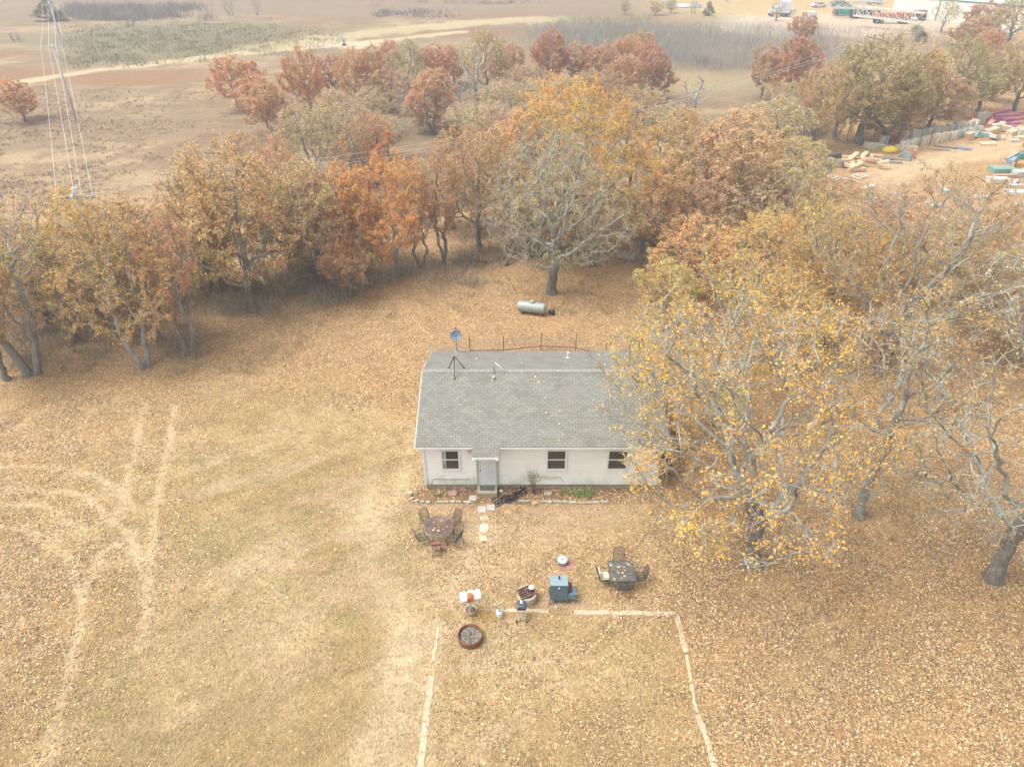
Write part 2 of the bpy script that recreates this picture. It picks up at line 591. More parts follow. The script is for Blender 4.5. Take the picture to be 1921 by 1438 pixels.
def ground_material():
    m, nt, b = nodes('ground')
    L = nt.links.new
    tc = N(nt, 'ShaderNodeTexCoord')
    P = tc.outputs['Object']
    ac = N(nt, 'ShaderNodeAttribute', attribute_name='gcol')
    al = N(nt, 'ShaderNodeAttribute', attribute_name='leafm')
    # grass streaks
    mp = N(nt, 'ShaderNodeMapping')
    mp.inputs['Scale'].default_value = (1.0, .45, 1)
    mp.inputs['Rotation'].default_value = (0, 0, .9)
    L(P, mp.inputs[0])
    n1 = N(nt, 'ShaderNodeTexNoise', Scale=16.0, Detail=6.0, Roughness=.75)
    L(mp.outputs[0], n1.inputs['Vector'])
    n2 = N(nt, 'ShaderNodeTexNoise', Scale=2.6, Detail=5.0, Roughness=.7)
    L(P, n2.inputs['Vector'])
    g = ramp(nt, n1.outputs['Fac'], [(.3, (.38, .36, .32)), (.5, (.92, .92, .92)), (.72, (1.62, 1.58, 1.5))])
    g2 = ramp(nt, n2.outputs['Fac'], [(.3, (.78, .78, .76)), (.7, (1.2, 1.2, 1.18))])
    c = mix(nt, ac.outputs['Color'], g, 1.0, 'MULTIPLY')
    c = mix(nt, c, g2, 1.0, 'MULTIPLY')
    # small leaf flecks trodden into the sheet
    for sc, off, dens in ((9.0, 0, .9), (14.0, 7, .7)):
        mv = N(nt, 'ShaderNodeMapping')
        mv.inputs['Location'].default_value = (off, off, 0)
        L(P, mv.inputs[0])
        v = N(nt, 'ShaderNodeTexVoronoi', Scale=sc)
        L(mv.outputs[0], v.inputs['Vector'])
        sp = N(nt, 'ShaderNodeSeparateColor')
        L(v.outputs['Color'], sp.inputs[0])
        a = N(nt, 'ShaderNodeMath', operation='MULTIPLY'); L(al.outputs['Fac'], a.inputs[0]); a.inputs[1].default_value = dens
        lt = N(nt, 'ShaderNodeMath', operation='LESS_THAN'); L(sp.outputs[0], lt.inputs[0]); L(a.outputs[0], lt.inputs[1])
        nr = N(nt, 'ShaderNodeMath', operation='LESS_THAN'); L(v.outputs['Distance'], nr.inputs[0]); nr.inputs[1].default_value = .42
        f = N(nt, 'ShaderNodeMath', operation='MULTIPLY'); L(lt.outputs[0], f.inputs[0]); L(nr.outputs[0], f.inputs[1])
        lc = ramp(nt, sp.outputs[1], [(0, (.16, .085, .045)), (.4, (.36, .20, .09)), (.75, (.52, .33, .16)), (1, (.72, .52, .32))])
        c = mix(nt, c, lc, f.outputs[0])
    L(c, b.inputs['Base Color'])
    b.inputs['Roughness'].default_value = .95
    b.inputs['Specular IOR Level'].default_value = .1
    bp = N(nt, 'ShaderNodeBump', Strength=.7, Distance=.06)
    L(n1.outputs['Fac'], bp.inputs['Height'])
    L(bp.outputs[0], b.inputs['Normal'])
    return m


def axis(points):
    out = []
    for a, b, d in points:
        out.append(np.arange(a, b, d))
    out.append([points[-1][1]])
    return np.unique(np.concatenate(out)).astype(np.float32)


def height(X, Y):
    h = (fbm(X, Y, 9, 30) - .5) * .22 * sstep(40, 55, Y) + (fbm(X, Y, 1.2, 31, 2) - .5) * .05 * sstep(12, 20, np.hypot(X - 1.5, Y - 30) - 4)
    return h * (np.hypot(X, Y - 40) < 500)


xs_ = [(0, 26, .16), (26, 60, .4), (60, 180, 1.3), (180, 700, 20)]
half = axis(xs_)
gx = np.concatenate([-half[::-1], half[1:]])
gy = axis([(-60, 8, 6), (8, 45, .16), (45, 80, .35), (80, 150, .8), (150, 290, 1.6), (290, 900, 25)])
GX, GY = np.meshgrid(gx, gy)
gcol, gleaf = ground_fields(GX, GY)
GZ = height(GX, GY)
nx, ny = len(gx), len(gy)
idx = np.arange(nx * ny).reshape(ny, nx)
F = np.stack([idx[:-1, :-1], idx[:-1, 1:], idx[1:, 1:], idx[1:, :-1]], -1).reshape(-1, 4)
V = np.stack([GX, GY, GZ], -1).reshape(-1, 3)
ca = np.concatenate([gcol.reshape(-1, 3), np.ones((nx * ny, 1), np.float32)], 1)
me = np_mesh('ground', V, F, ground_material(), {'gcol': ('POINT', 'FLOAT_COLOR', ca), 'leafm': ('POINT', 'FLOAT', gleaf.ravel())}, smooth=True)
tag(link('ground', me), kind='structure')


def leaf_quads(P, size, nup=.5, rs=RS, lobed=False):
    """leaf faces at points P: elongated quads, random orientation; nup pulls normals up"""
    n = len(P)
    nrm = rs.randn(n, 3)
    nrm[:, 2] = np.abs(nrm[:, 2]) + nup
    nrm /= np.linalg.norm(nrm, axis=1)[:, None]
    t = rs.randn(n, 3)
    t -= nrm * (t * nrm).sum(1)[:, None]
    t /= np.linalg.norm(t, axis=1)[:, None]
    b = np.cross(nrm, t)
    sz = (size * (.6 + .8 * rs.rand(n)))[:, None]
    w = (.28 + .22 * rs.rand(n))[:, None] * sz
    l = sz * .5
    off = (rs.rand(n)[:, None] - .5) * .5 * l
    V = np.stack([P - t * l, P + b * w * .9 + t * off, P + t * l, P - b * w + t * off * .5], 1).reshape(-1, 3)
    F = np.arange(4 * n).reshape(n, 4)
    return V, F


def scatter_fallen():
    out = []
    rs = np.random.RandomState(77)
    # candidates: uniform over the picture's ground area, thinned by litter amount
    for (x0, x1, y0, y1, dens) in ((-24, 26, 12, 24, 300), (-30, 34, 24, 36, 170), (-36, 40, 36, 50, 80), (-44, 48, 50, 68, 22)):
        n = int((x1 - x0) * (y1 - y0) * dens)
        X = rs.uniform(x0, x1, n).astype(np.float32)
        Y = rs.uniform(y0, y1, n).astype(np.float32)
        ok = np.abs(X) < .80 * (Y * cT + CAMH * sT) + 1
        X, Y = X[ok], Y[ok]
        _, lf = ground_fields(X, Y)
        p = lf ** 1.25 * (.12 + 1.75 * sstep(.3, .68, fbm(X, Y, 1.1, 40, 4)))
        inhouse = (X > -4.4) & (X < 7.4) & (Y > 27.3) & (Y < 35.9)
        ok = (rs.rand(len(X)) < p) & ~inhouse
        out.append(np.stack([X[ok], Y[ok], height(X[ok], Y[ok]) + .012 + .03 * rs.rand(ok.sum())], 1))
    P = np.concatenate(out)
    V, F = leaf_quads(P, .078, nup=2.0, rs=rs)
    V[:, 2] = np.maximum(V[:, 2], height(V[:, 0], V[:, 1]) + .004)
    v = np.repeat(np.clip(rs.rand(len(P)) ** 1.3, 0, 1), 1)
    me = np_mesh('fallen_leaves', V, F, None, {'v': ('FACE', 'FLOAT', v)})
    m, nt, b = nodes('fallen_leaf')
    a = N(nt, 'ShaderNodeAttribute', attribute_name='v')
    c = ramp(nt, a.outputs['Fac'], [(0, (.13, .08, .045)), (.28, (.28, .175, .095)), (.6, (.46, .31, .145)), (.87, (.58, .415, .22)), (1, (.78, .64, .44))])
    nt.links.new(c, b.inputs['Base Color'])
    b.inputs['Roughness'].default_value = .7
    me.materials.append(m)
    tag(link('fallen_leaves', me), 'tan fallen oak leaves lying scattered over the lawn and under the trees', 'leaf litter', kind='stuff')
    print('fallen leaves', len(P))


scatter_fallen()


def blades(P, hgt, wid, rs, lean=.5):
    n = len(P)
    a = rs.rand(n) * 2 * np.pi
    d = np.stack([np.cos(a), np.sin(a), np.zeros(n)], 1)
    h = (hgt * (.5 + rs.rand(n)))[:, None]
    tip = P + np.array((0, 0, 1)) * h + (rs.randn(n, 3) * (1, 1, 0)) * h * lean
    V = np.stack([P - d * wid, P + d * wid, tip + d * wid * .15, tip - d * wid * .15], 1).reshape(-1, 3)
    return V, np.arange(4 * n).reshape(n, 4)


def clump_stuff(name, pts, per, spread, hgt, wid, col, col2, label, cat, lean=.5, seed=1):
    rs = np.random.RandomState(seed)
    P = np.repeat(pts, per, 0) + rs.randn(len(pts) * per, 3) * (spread, spread, 0)
    P[:, 2] = height(P[:, 0], P[:, 1]) - .01
    V, F = blades(P, hgt, wid, rs, lean)
    v = rs.rand(len(F))
    me = np_mesh(name, V, F, None, {'v': ('FACE', 'FLOAT', v)})
    m, nt, b = nodes(name + '_blade')
    a = N(nt, 'ShaderNodeAttribute', attribute_name='v')
    nt.links.new(ramp(nt, a.outputs['Fac'], [(0, col), (1, col2)]), b.inputs['Base Color'])
    b.inputs['Roughness'].default_value = .85
    me.materials.append(m)
    return tag(link(name, me), label, cat, kind='stuff')


def field_stuff():
    rs = np.random.RandomState(5)

    def pix_pts(n, x0, x1, y0, y1, f=None):
        px, py = rs.uniform(x0, x1, n), rs.uniform(y0, y1, n)
        P = np.array([[*at(a, b)[:2], 0] for a, b in zip(px, py)])
        if f is not None:
            P = P[f(P[:, 0], P[:, 1], rs.rand(len(P)))]
        return P
    # dark dead weed tufts in the pasture
    P = pix_pts(7500, -40, 720, 95, 400, lambda X, Y, r: (r < sstep(.42, .6, fbm(X, Y, 6, 50)) * .9 + .04) & (Y > 66) & (Y < 128))
    clump_stuff('weed_tufts', P, 6, .15, .22, .03, (.15, .105, .075), (.30, .20, .135), 'small dark dead weed tufts dotted over the reddish pasture', 'weeds', .6, 3)
    # bare grey brush beyond the trees
    P = pix_pts(6500, 1000, 1560, 28, 130, lambda X, Y, r: (r < blob(X, Y, 1300, 75, 44, 42, .9) * (.1 + 1.3 * (fbm(X, Y, 9, 61) - .3))) & (Y < 200))
    clump_stuff('bare_thicket', P, 24, 1.7, 1.7, .016, (.20, .18, .16), (.42, .38, .33), 'grey leafless brush thicket beyond the oak grove', 'brush', .5, 4)
    P = pix_pts(600, 1490, 1780, 56, 110, lambda X, Y, r: r < .2 + 1.2 * (fbm(X, Y, 7, 62) - .3))
    clump_stuff('bare_thicket', P, 24, 1.3, 1.7, .016, (.20, .17, .15), (.42, .36, .32), 'leafless brush in front of the equipment yard', 'brush', .5, 14)
    P = pix_pts(1100, 1020, 1290, 30, 105, lambda X, Y, r: r < blob(X, Y, 1140, 62, 15, 24, .9) * (.1 + 1.3 * (fbm(X, Y, 6, 63) - .3)))
    clump_stuff('green_briars', P, 26, 1.1, 1.3, .035, (.17, .19, .10), (.34, .34, .17), 'dull green briars at the left end of the thicket', 'briars', .5, 6)
    P = pix_pts(900, 125, 400, 12, 40, lambda X, Y, r: r < sstep(.4, .6, fbm(X * .7, Y, 14, 51)))
    clump_stuff('grey_scrub', P, 10, .8, 1.5, .05, (.15, .13, .12), (.30, .26, .23), 'low grey scrub strip beside the evergreen', 'scrub', .35, 7)
    P = pix_pts(1200, 700, 1150, 5, 34, lambda X, Y, r: r < sstep(.48, .62, fbm(X * .4, Y, 20, 52)) * .9)
    clump_stuff('grey_scrub', P, 10, 1.0, 1.0, .06, (.16, .13, .12), (.29, .24, .21), 'low grey scrub on the far pasture', 'scrub', .4, 8)
    P = pix_pts(2200, 120, 640, 30, 130, lambda X, Y, r: (r < .8 * np.maximum(blob(X, Y, 320, 70, 34, 26, .5), blob(X, Y, 220, 112, 14, 7, .5))))
    clump_stuff('green_grass', P, 12, .7, .5, .05, (.15, .15, .075), (.31, .27, .15), 'olive green tall grass patch above the field road', 'grass', .5, 9)
    # brush and saplings below the oaks
    P = []
    for (x0, x1, y0, y1, n) in ((380, 640, 520, 590, 240), (560, 900, 480, 540, 330), (0, 380, 560, 700, 300), (200, 640, 440, 560, 260), (860, 1230, 420, 500, 280), (1450, 1900, 215, 300, 420), (1560, 1921, 180, 240, 260),
                                (600, 900, 350, 470, 160), (1150, 1500, 380, 500, 200), (700, 1000, 180, 250, 200), (1000, 1250, 140, 200, 160), (1500, 1900, 400, 560, 220)):
        P.append(pix_pts(n, x0, x1, y0, y1, lambda X, Y, r: (r < .1 + .6 * (fbm(X, Y, 3, 53) > .5)) & (Y > 37) & (dline(X, Y, [(1500, 322), (1600, 310), (1690, 275), (1840, 245), (1921, 225)]) > 4.5) & (dline(X, Y, YARD_ROAD) > 4)))
    P = np.concatenate(P)
    clump_stuff('undergrowth', P, 26, .42, 1.1, .012, (.22, .19, .15), (.50, .45, .36), 'thin grey brown brush stems growing under the oaks', 'brush', .38, 10)
    rs2 = np.random.RandomState(9)
    Q = np.repeat(P, 26, 0) + rs2.randn(len(P) * 26, 3) * (.55, .55, 0)
    Q[:, 2] = .1 + rs2.rand(len(Q)) ** 1.4 * 1.5
    V, F = leaf_quads(Q, .13, .4, rs2)
    v = rs2.rand(len(Q))
    hh = np.clip(.5 + .5 * (np.repeat(rs2.rand(len(P)), 26) - .5) * 2, 0, 1)
    me = np_mesh('undergrowth_leaves', V, F, M_LEAF, {'v': ('FACE', 'FLOAT', v), 'h': ('FACE', 'FLOAT', hh)})
    tag(link('undergrowth_leaves', me, color=(.36, .23, .11)), 'brown and dull green brush leaves along the edge of the woods', 'undergrowth', kind='stuff')
    # straw grass at the woods' edge
    P = pix_pts(2600, 0, 1200, 470, 700, lambda X, Y, r: (r < .9 * sstep(.45, .6, fbm(X, Y, 3, 54))) & (Y > 34 + 12 * sstep(-24, -6, X)) & (Y < 52))
    clump_stuff('tall_grass', P, 14, .16, .4, .012, (.27, .21, .11), (.47, .38, .21), 'tufts of dry tall grass at the woodland edge', 'grass', .45, 11)
    # fine straw over the lawn so that the sheet is not flat
    P = pix_pts(26000, -20, 1940, 830, 1460)
    _, lf = ground_fields(P[:, 0].astype(np.float32), P[:, 1].astype(np.float32))
    P = P[(rs.rand(len(P)) < 1.15 - lf) & ~((P[:, 0] > -4.6) & (P[:, 0] < 7.6) & (P[:, 1] > 26.2))]
    clump_stuff('lawn_grass', P, 7, .09, .07, .008, (.30, .22, .09), (.62, .48, .26), 'short dormant straw coloured lawn grass in the yard', 'grass', 1.2, 12)


field_stuff()
# ------------------------------------------------------------------ trees
def profile(kind, u):
    if kind == 'round':
        return np.where(u > .4, np.sqrt(np.clip(1 - ((u - .4) / .62) ** 2, 0, 1)), .62 + .38 * (u / .4))
    if kind == 'oval':
        return np.where(u > .42, np.sqrt(np.clip(1 - ((u - .42) / .6) ** 2, 0, 1)) ** 1.15, .45 + .55 * (u / .42))
    if kind == 'cone':
        return np.clip(1.02 - u, 0, 1) ** .75 * np.clip(.35 + u * 4, 0, 1)
    if kind == 'vase':
        return np.clip(.22 + 1.25 * u, 0, 1) * np.sqrt(np.clip(1.03 - u ** 5, 0, 1))
    return np.ones_like(u)


def grow(seed, H, R, zb, kind, na, step, trunks=1, off=(0, 0), lean=.5, kill=.55, zt=None):
    """space colonisation: limbs reach for points spread through an uneven crown volume"""
    rs = np.random.RandomState(seed)
    ph = rs.rand(4) * 6.28
    u = rs.rand(na * 3) ** .85
    th = rs.rand(na * 3) * 2 * np.pi
    lump = .80 + .16 * np.sin(2 * th + ph[0] + u * 3) + .13 * np.sin(3 * th + ph[1] - u * 5) + .09 * np.sin(5 * th + ph[2] + u * 7)
    r = R * profile(kind, u) * np.sqrt(rs.rand(na * 3)) ** .75 * lump
    A = np.stack([r * np.cos(th) + off[0], r * np.sin(th) + off[1], zb + (H - zb) * u * (.93 + .07 * np.sin(4 * th + ph[3]))], 1)
    # gaps: thin the points by a coarse noise
    g = vnoise(A[:, 0] + A[:, 2] * .7, A[:, 1] - A[:, 2] * .4, R * .42, seed * .37)
    A = A[g > .30][:na]
    pos, par = [], []
    for t in range(trunks):
        a = rs.rand() * 6.28
        p = np.array((math.cos(a), math.sin(a), 0)) * (.35 if trunks > 1 else 0)
        d = np.array((math.cos(a) * .3, math.sin(a) * .3, 0)) if trunks > 1 else np.array((off[0], off[1], 0)) / max(H, 1) * lean
        last = -1
        n = max(3, int((zt if zt else zb * .95) / step))
        for i in range(n):
            pos.append(p.copy()); par.append(last); last = len(pos) - 1
            p = p + (np.array((0, 0, 1.0)) + d + rs.randn(3) * (.16, .16, 0)) * step
    nd = np.full(len(A), 1e9)
    ni = np.zeros(len(A), int)
    alive = np.ones(len(A), bool)
    new = list(range(len(pos)))
    pa = np.array(pos)
    for it in range(140):
        for k in new:
            d = ((A - pos[k]) ** 2).sum(1)
            m = d < nd
            nd[m] = d[m]; ni[m] = k
        alive &= nd > kill ** 2
        ai = np.where(alive)[0]
        if len(ai) == 0 or len(pos) > 5200: break
        src = ni[ai]
        P = np.array(pos)
        dv = A[ai] - P[src]
        dv /= np.linalg.norm(dv, axis=1)[:, None] + 1e-9
        acc = np.zeros((len(pos), 3)); np.add.at(acc, src, dv)
        cnt = np.bincount(src, minlength=len(pos))
        new = []
        for k in np.where(cnt > 0)[0]:
            d = acc[k] / cnt[k]
            nrm = np.linalg.norm(d)
            if nrm < .12: d = dv[np.where(src == k)[0][0]]; nrm = 1
            d = d / nrm + rs.randn(3) * .31
            if par[k] >= 0:
                pd = P[k] - P[par[k]]
                d = d + .32 * pd / (np.linalg.norm(pd) + 1e-9)
            d /= np.linalg.norm(d)
            pos.append(P[k] + d * step); par.append(int(k)); new.append(len(pos) - 1)
        if not new: break
    return np.array(pos), np.array(par)


def pipe(par, r_tip, r_base):
    n = len(par)
    tips = np.ones(n)
    haschild = np.zeros(n, bool)
    haschild[par[par >= 0]] = True
    tips[haschild] = 0
    for i in range(n - 1, -1, -1):
        if par[i] >= 0: tips[par[i]] += tips[i]
    e = math.log(max(tips.max(), 2)) / math.log(r_base / r_tip)
    return r_tip * tips ** (1 / e), tips


def seg_tubes(P0, P1, r0, r1, k, D0=None, D1=None):
    n = len(P0)
    if n == 0: return np.zeros((0, 3)), np.zeros((0, 4), int), np.zeros(0)
    d = P1 - P0
    d = d / (np.linalg.norm(d, axis=1)[:, None] + 1e-9)
    rings = []
    for P, r, D in ((P0, r0, D0), (P1, r1, D1)):
        D = d if D is None else D
        u = np.cross(D, np.array([[.13, .99, .05]])); u /= np.linalg.norm(u, axis=1)[:, None] + 1e-9
        v = np.cross(D, u)
        for i in range(k):
            t = 2 * math.pi * i / k
            rings.append(P + (u * math.cos(t) + v * math.sin(t)) * r[:, None])
    V = np.stack(rings, 1).reshape(-1, 3)
    b = (np.arange(n) * 2 * k)[:, None]
    F = np.stack([np.concatenate([b + i, b + (i + 1) % k, b + k + (i + 1) % k, b + k + i], 1) for i in range(k)], 1).reshape(-1, 4)
    R = np.stack([r0] * k + [r1] * k, 1).reshape(-1)
    return V, F, R


def tree_meshes(seed, H=9, R=3.6, zb=2.2, kind='round', na=700, step=.42, r_base=.26, r_tip=.019, leaves=14000, lsize=0.109, trunks=1, off=(0, 0), twigs=3, kill=.55, bare=.12, lean=.5, zt=None, twl=.5, droop=0.0, inner=0.0):
    rs = np.random.RandomState(seed + 900)
    pos, par = grow(seed, H, R, zb, kind, na, step, trunks, off, lean, kill, zt)
    rad, tips = pipe(par, r_tip, r_base)
    i = np.where(par >= 0)[0]
    P0, P1 = pos[par[i]], pos[i]
    r1 = rad[i]
    r0 = np.minimum(rad[par[i]], r1 * 1.35)
    # keep the main stem continuous; flare at the root
    z0 = P0[:, 2]
    flare = 1 + .55 * np.exp(-np.maximum(z0, 0) / .35) * (r1 > r_base * .55)
    r0 = r0 * flare
    r1f = r1 * (1 + .5 * np.exp(-np.maximum(P1[:, 2], 0) / .35) * (r1 > r_base * .55))
    parts = []
    dn = (P1 - P0) / (np.linalg.norm(P1 - P0, axis=1)[:, None] + 1e-9)
    nd = np.tile(np.array((0, 0, 1.0)), (len(pos), 1))
    nd[i] = dn
    order = i[np.argsort(rad[i])]
    main = np.full(len(pos), -1); main[par[order]] = order       # thickest child continues the limb
    jd = nd.copy(); hm = main >= 0
    jd[hm] += nd[main[hm]]
    jd /= np.linalg.norm(jd, axis=1)[:, None] + 1e-9
    ismain = main[par[i]] == i
    D0 = np.where(ismain[:, None], jd[par[i]], dn)
    D1 = jd[i]
    r0 = np.where(ismain, rad[par[i]] * (1 + .5 * np.exp(-np.maximum(z0, 0) / .35) * (rad[par[i]] > r_base * .55)), r0)
    big = r1 > .07
    for m, k in ((big, 8), (~big, 3)):
        parts.append(seg_tubes(P0[m], P1[m], r0[m], r1f[m], k, D0[m], D1[m]))
    # fine twigs from the thin limbs
    thin = np.where((rad < .05) & (par >= 0))[0]
    base = np.repeat(thin, twigs)
    dirp = pos[base] - pos[par[base]]
    dirp /= np.linalg.norm(dirp, axis=1)[:, None] + 1e-9
    td = dirp * .7 + rs.randn(len(base), 3) * .62
    td[:, 2] += .1 - droop
    td /= np.linalg.norm(td, axis=1)[:, None]
    tl = twl * (.4 + rs.rand(len(base)))
    mid = pos[base] + td * tl[:, None] * .5
    td2 = td + rs.randn(len(base), 3) * .4
    tip = mid + td2 * tl[:, None] * .5
    rt = np.full(len(base), r_tip * .72)
    parts.append(seg_tubes(pos[base], mid, rt, rt * .8, 3))
    parts.append(seg_tubes(mid, tip, rt * .8, rt * .4, 3))
    V = np.concatenate([p[0] for p in parts])
    o = np.cumsum([0] + [len(p[0]) for p in parts])
    Fm = np.concatenate([p[1] + o[j] for j, p in enumerate(parts)])
    rr = np.concatenate([p[2] for p in parts])
    wood = np_mesh('trunk', V, Fm, M_BARK, {'rad': ('POINT', 'FLOAT', rr)}, smooth=True)
    crown = None
    if leaves:
        # leaves sit in clusters along the twigs; some limbs are already bare
        w = vnoise(tip[:, 0] * 1.1 + tip[:, 2], tip[:, 1] * 1.1 - tip[:, 2] * .8, 1.5, seed * .91)
        w = np.clip((w - bare) / .45, 0, 1) + .02 + inner
        w /= w.sum()
        ci = rs.choice(len(base), leaves, p=w)
        t = rs.rand(leaves)[:, None]
        P = np.where(t < .5, pos[base[ci]] * (1 - 2 * t) + mid[ci] * 2 * t, mid[ci] * (2 - 2 * t) + tip[ci] * (2 * t - 1))
        P = P + rs.randn(leaves, 3) * lsize * .75
        LV, LF = leaf_quads(P, lsize, .25, rs)
        v = np.clip(rs.rand(leaves) * .75 + .25 * rs.rand(len(base))[ci], 0, 1)
        h = np.clip(vnoise(P[:, 0] + P[:, 2] * .5, P[:, 1] + P[:, 2] * .5, 1.8, seed * .53) * .75 + .25 * rs.rand(leaves), 0, 1)
        crown = np_mesh('crown', LV, LF, M_LEAF, {'v': ('FACE', 'FLOAT', v), 'h': ('FACE', 'FLOAT', h)})
    return wood, crown


BK, LICH = (.30, .29, .25), (.43, .44, .38)


def soft(c, k=.48, g=1.66):
    return tuple(min(.9, (a * (1 - k) + b * k) * g) for a, b in zip((c[0] * .97, c[1] * 1.06, c[2]), (.42, .31, .18)))

LC = dict(orange=(.46, .185, .065), tan=(.44, .27, .135), pinktan=(.42, .245, .155), gold=(.55, .33, .075), yellow=(.62, .42, .09), olive=(.30, .245, .085), redbrown=(.30, .115, .065), brown=(.34, .20, .10),
          rust=(.40, .17, .085), greytan=(.36, .28, .17), evergreen=(.05, .115, .045), ochre=(.40, .25, .08), redorange=(.44, .13, .05), green=(.12, .16, .06))
ARCH = {}


def arch(name):
    if name in ARCH: return ARCH[name]
    spec = dict(
        dense_a=dict(seed=1, H=9, R=3.8, zb=1.9, kind='round', na=750, leaves=26000, lsize=0.126, r_base=.22, bare=.05),
        dense_b=dict(seed=2, H=9, R=3.6, zb=2.2, kind='oval', na=700, leaves=24000, lsize=0.126, r_base=.2, bare=.05),
        dense_c=dict(seed=3, H=9, R=3.8, zb=1.6, kind='round', na=750, leaves=25000, lsize=0.130, r_base=.22, bare=.05, trunks=2),
        tall_a=dict(seed=4, H=11, R=3.2, zb=3.4, kind='oval', na=750, leaves=19000, lsize=0.113, r_base=.2, bare=.12),
        tall_b=dict(seed=5, H=11, R=3.0, zb=3.0, kind='vase', na=700, leaves=10000, lsize=0.101, r_base=.17, bare=.2, trunks=2),
        mid_a=dict(seed=6, H=10, R=4.4, zb=2.4, kind='round', na=900, leaves=25000, lsize=0.113, r_base=.26, bare=.15),
        mid_b=dict(seed=7, H=10, R=4.6, zb=2.4, kind='round', na=900, leaves=23000, lsize=0.109, r_base=.27, bare=.2, trunks=1),
        sparse_a=dict(seed=8, H=10, R=4.0, zb=2.6, kind='vase', na=850, leaves=8000, lsize=0.109, r_base=.2, bare=.25, twigs=3),
        bare_a=dict(seed=9, H=10, R=3.8, zb=2.6, kind='round', na=650, leaves=500, lsize=0.101, r_base=.24, bare=.3, twigs=3, r_tip=.02),
        small=dict(seed=10, H=5, R=1.9, zb=.9, kind='oval', na=320, leaves=3600, lsize=0.124, r_base=.09, step=.3, kill=.4),
        small_bare=dict(seed=12, H=5, R=1.8, zb=.5, kind='vase', na=320, leaves=0, r_base=.09, step=.3, kill=.4, trunks=4, twigs=3, r_tip=.018),
        sapling=dict(seed=13, H=6, R=1.3, zb=1.2, kind='oval', na=240, leaves=1500, lsize=0.109, r_base=.075, step=.3, kill=.38),
        cedar=dict(seed=14, H=6, R=3.0, zb=.3, kind='cone', na=600, leaves=22000, lsize=0.124, r_base=.15, step=.35, kill=.45, bare=.0, inner=.4))[name]
    ARCH[name] = (tree_meshes(**spec), spec['H'], spec['R'])
    return ARCH[name]


def fit(bx, by, ty):
    g = at(bx, by)
    lo, hi = 0, 26
    for _ in range(40):
        m = (lo + hi) / 2
        if pr(g.x, g.y, m)[1] > ty: lo = m
        else: hi = m
    return g, m


CAT_TREE = 'tree'
N_TREE = [0]


def put_tree(a, bx, by, ty, w, col, label, name='oak_tree', group=None, bark=None, wide=1.0):
    (wood, crown), H0, R0 = arch(a)
    g, h = fit(bx, by, ty)
    R = w / 2 * pr(g.x, g.y, h * .6)[2] / FPX * wide * 1.2
    root = empty(name, (g.x, g.y, float(height(np.float32(g.x), np.float32(g.y)))), rnd.uniform(0, 6.28), label, CAT_TREE, group)
    root.scale = (R / R0, R / R0, h / H0)
    c = LC[col] if isinstance(col, str) else col
    j = lambda k: tuple(min(1, x * rnd.uniform(1 - k, 1 + k)) for x in c)
    link('trunk', wood, root, color=bark or BK)
    c = soft(c)
    if crown: link('crown', crown, root, color=j(.06))
    return root


def hero(name, seed, bx, by, ty, R, col, label, bark=LICH, cx=None, **kw):
    g, h = fit(bx, by, ty)
    off = kw.pop('off', (0, 0))
    wood, crown = tree_meshes(seed, H=h, R=R, off=off, **kw)
    root = empty(name, (g.x, g.y, float(height(np.float32(g.x), np.float32(g.y)))), 0, label, CAT_TREE)
    link('trunk', wood, root, color=bark)
    if crown: link('crown', crown, root, color=soft(LC[col] if isinstance(col, str) else col, .26, 1.45))
    return root


# the big individual oaks near the house
hero('oak_tree', 101, 1410, 1060, 590, 8.0, (.72, .385, .07), 'large golden leaved oak with pale lichened limbs reaching over the right end of the roof', off=(-1.9, .9), zb=4.0, kind="round", na=1350, step=.38, r_base=.36, r_tip=.019, leaves=21000, lsize=0.094, twigs=4, bare=.24, kill=.55, zt=3.6, twl=.6, droop=.15)
hero('oak_tree', 102, 1862, 1085, 500, 8.8, (.52, .35, .16), 'nearly bare grey oak leaning at the right edge beyond the gold oak', off=(-.6, 1.2), zb=3.4, kind='round', na=1400, step=.45, r_base=.32, r_tip=.021, leaves=10000, lsize=0.091, twigs=3, bare=.25, kill=.62, zt=4.2, lean=.5, twl=.65, droop=.15)
hero('oak_tree', 103, 1610, 970, 540, 4.4, (.50, .30, .12), 'slender dark trunked oak just behind the big golden oak', off=(.6, .8), zb=4.0, kind='oval', na=620, step=.45, r_base=.21, r_tip=.018, leaves=8000, lsize=0.091, twigs=2, bare=.2, zt=6.0)
hero('oak_tree', 104, 1650, 700, 335, 8.4, (.44, .26, .13), 'wide brown leaved oak with dark forked trunk before the junk yard', off=(1.5, 1.0), zb=3.2, kind='round', na=1150, step=.45, r_base=.38, r_tip=.018, leaves=30000, lsize=0.091, twigs=3, bare=.1, zt=3.6, twl=.6)
hero('oak_tree', 105, 1530, 650, 385, 6.6, (.56, .33, .095), 'orange gold oak standing behind the crown of the big golden oak', off=(-1.2, 0), zb=3.0, kind='round', na=950, step=.42, r_base=.32, r_tip=.018, leaves=24000, lsize=0.094, twigs=2, bare=.12, zt=3.4)
hero('oak_tree', 106, 1345, 795, 475, 5.8, (.52, .37, .105), 'green gold oak growing at the rear right corner of the house', off=(-.6, .2), zb=2.4, kind='round', na=850, step=.42, r_base=.26, r_tip=.018, leaves=21000, lsize=0.091, twigs=3, bare=.12, zt=2.8, trunks=1)
hero('oak_tree', 107, 1035, 550, 238, 6.3, (.42, .31, .15), 'lichen grey sparse oak standing directly behind the propane tank', off=(0, .4), zb=2.6, kind='round', na=1050, step=.44, r_base=.34, r_tip=.021, leaves=11000, lsize=0.101, twigs=3, bare=.25, zt=4.0, twl=.6, droop=.12)
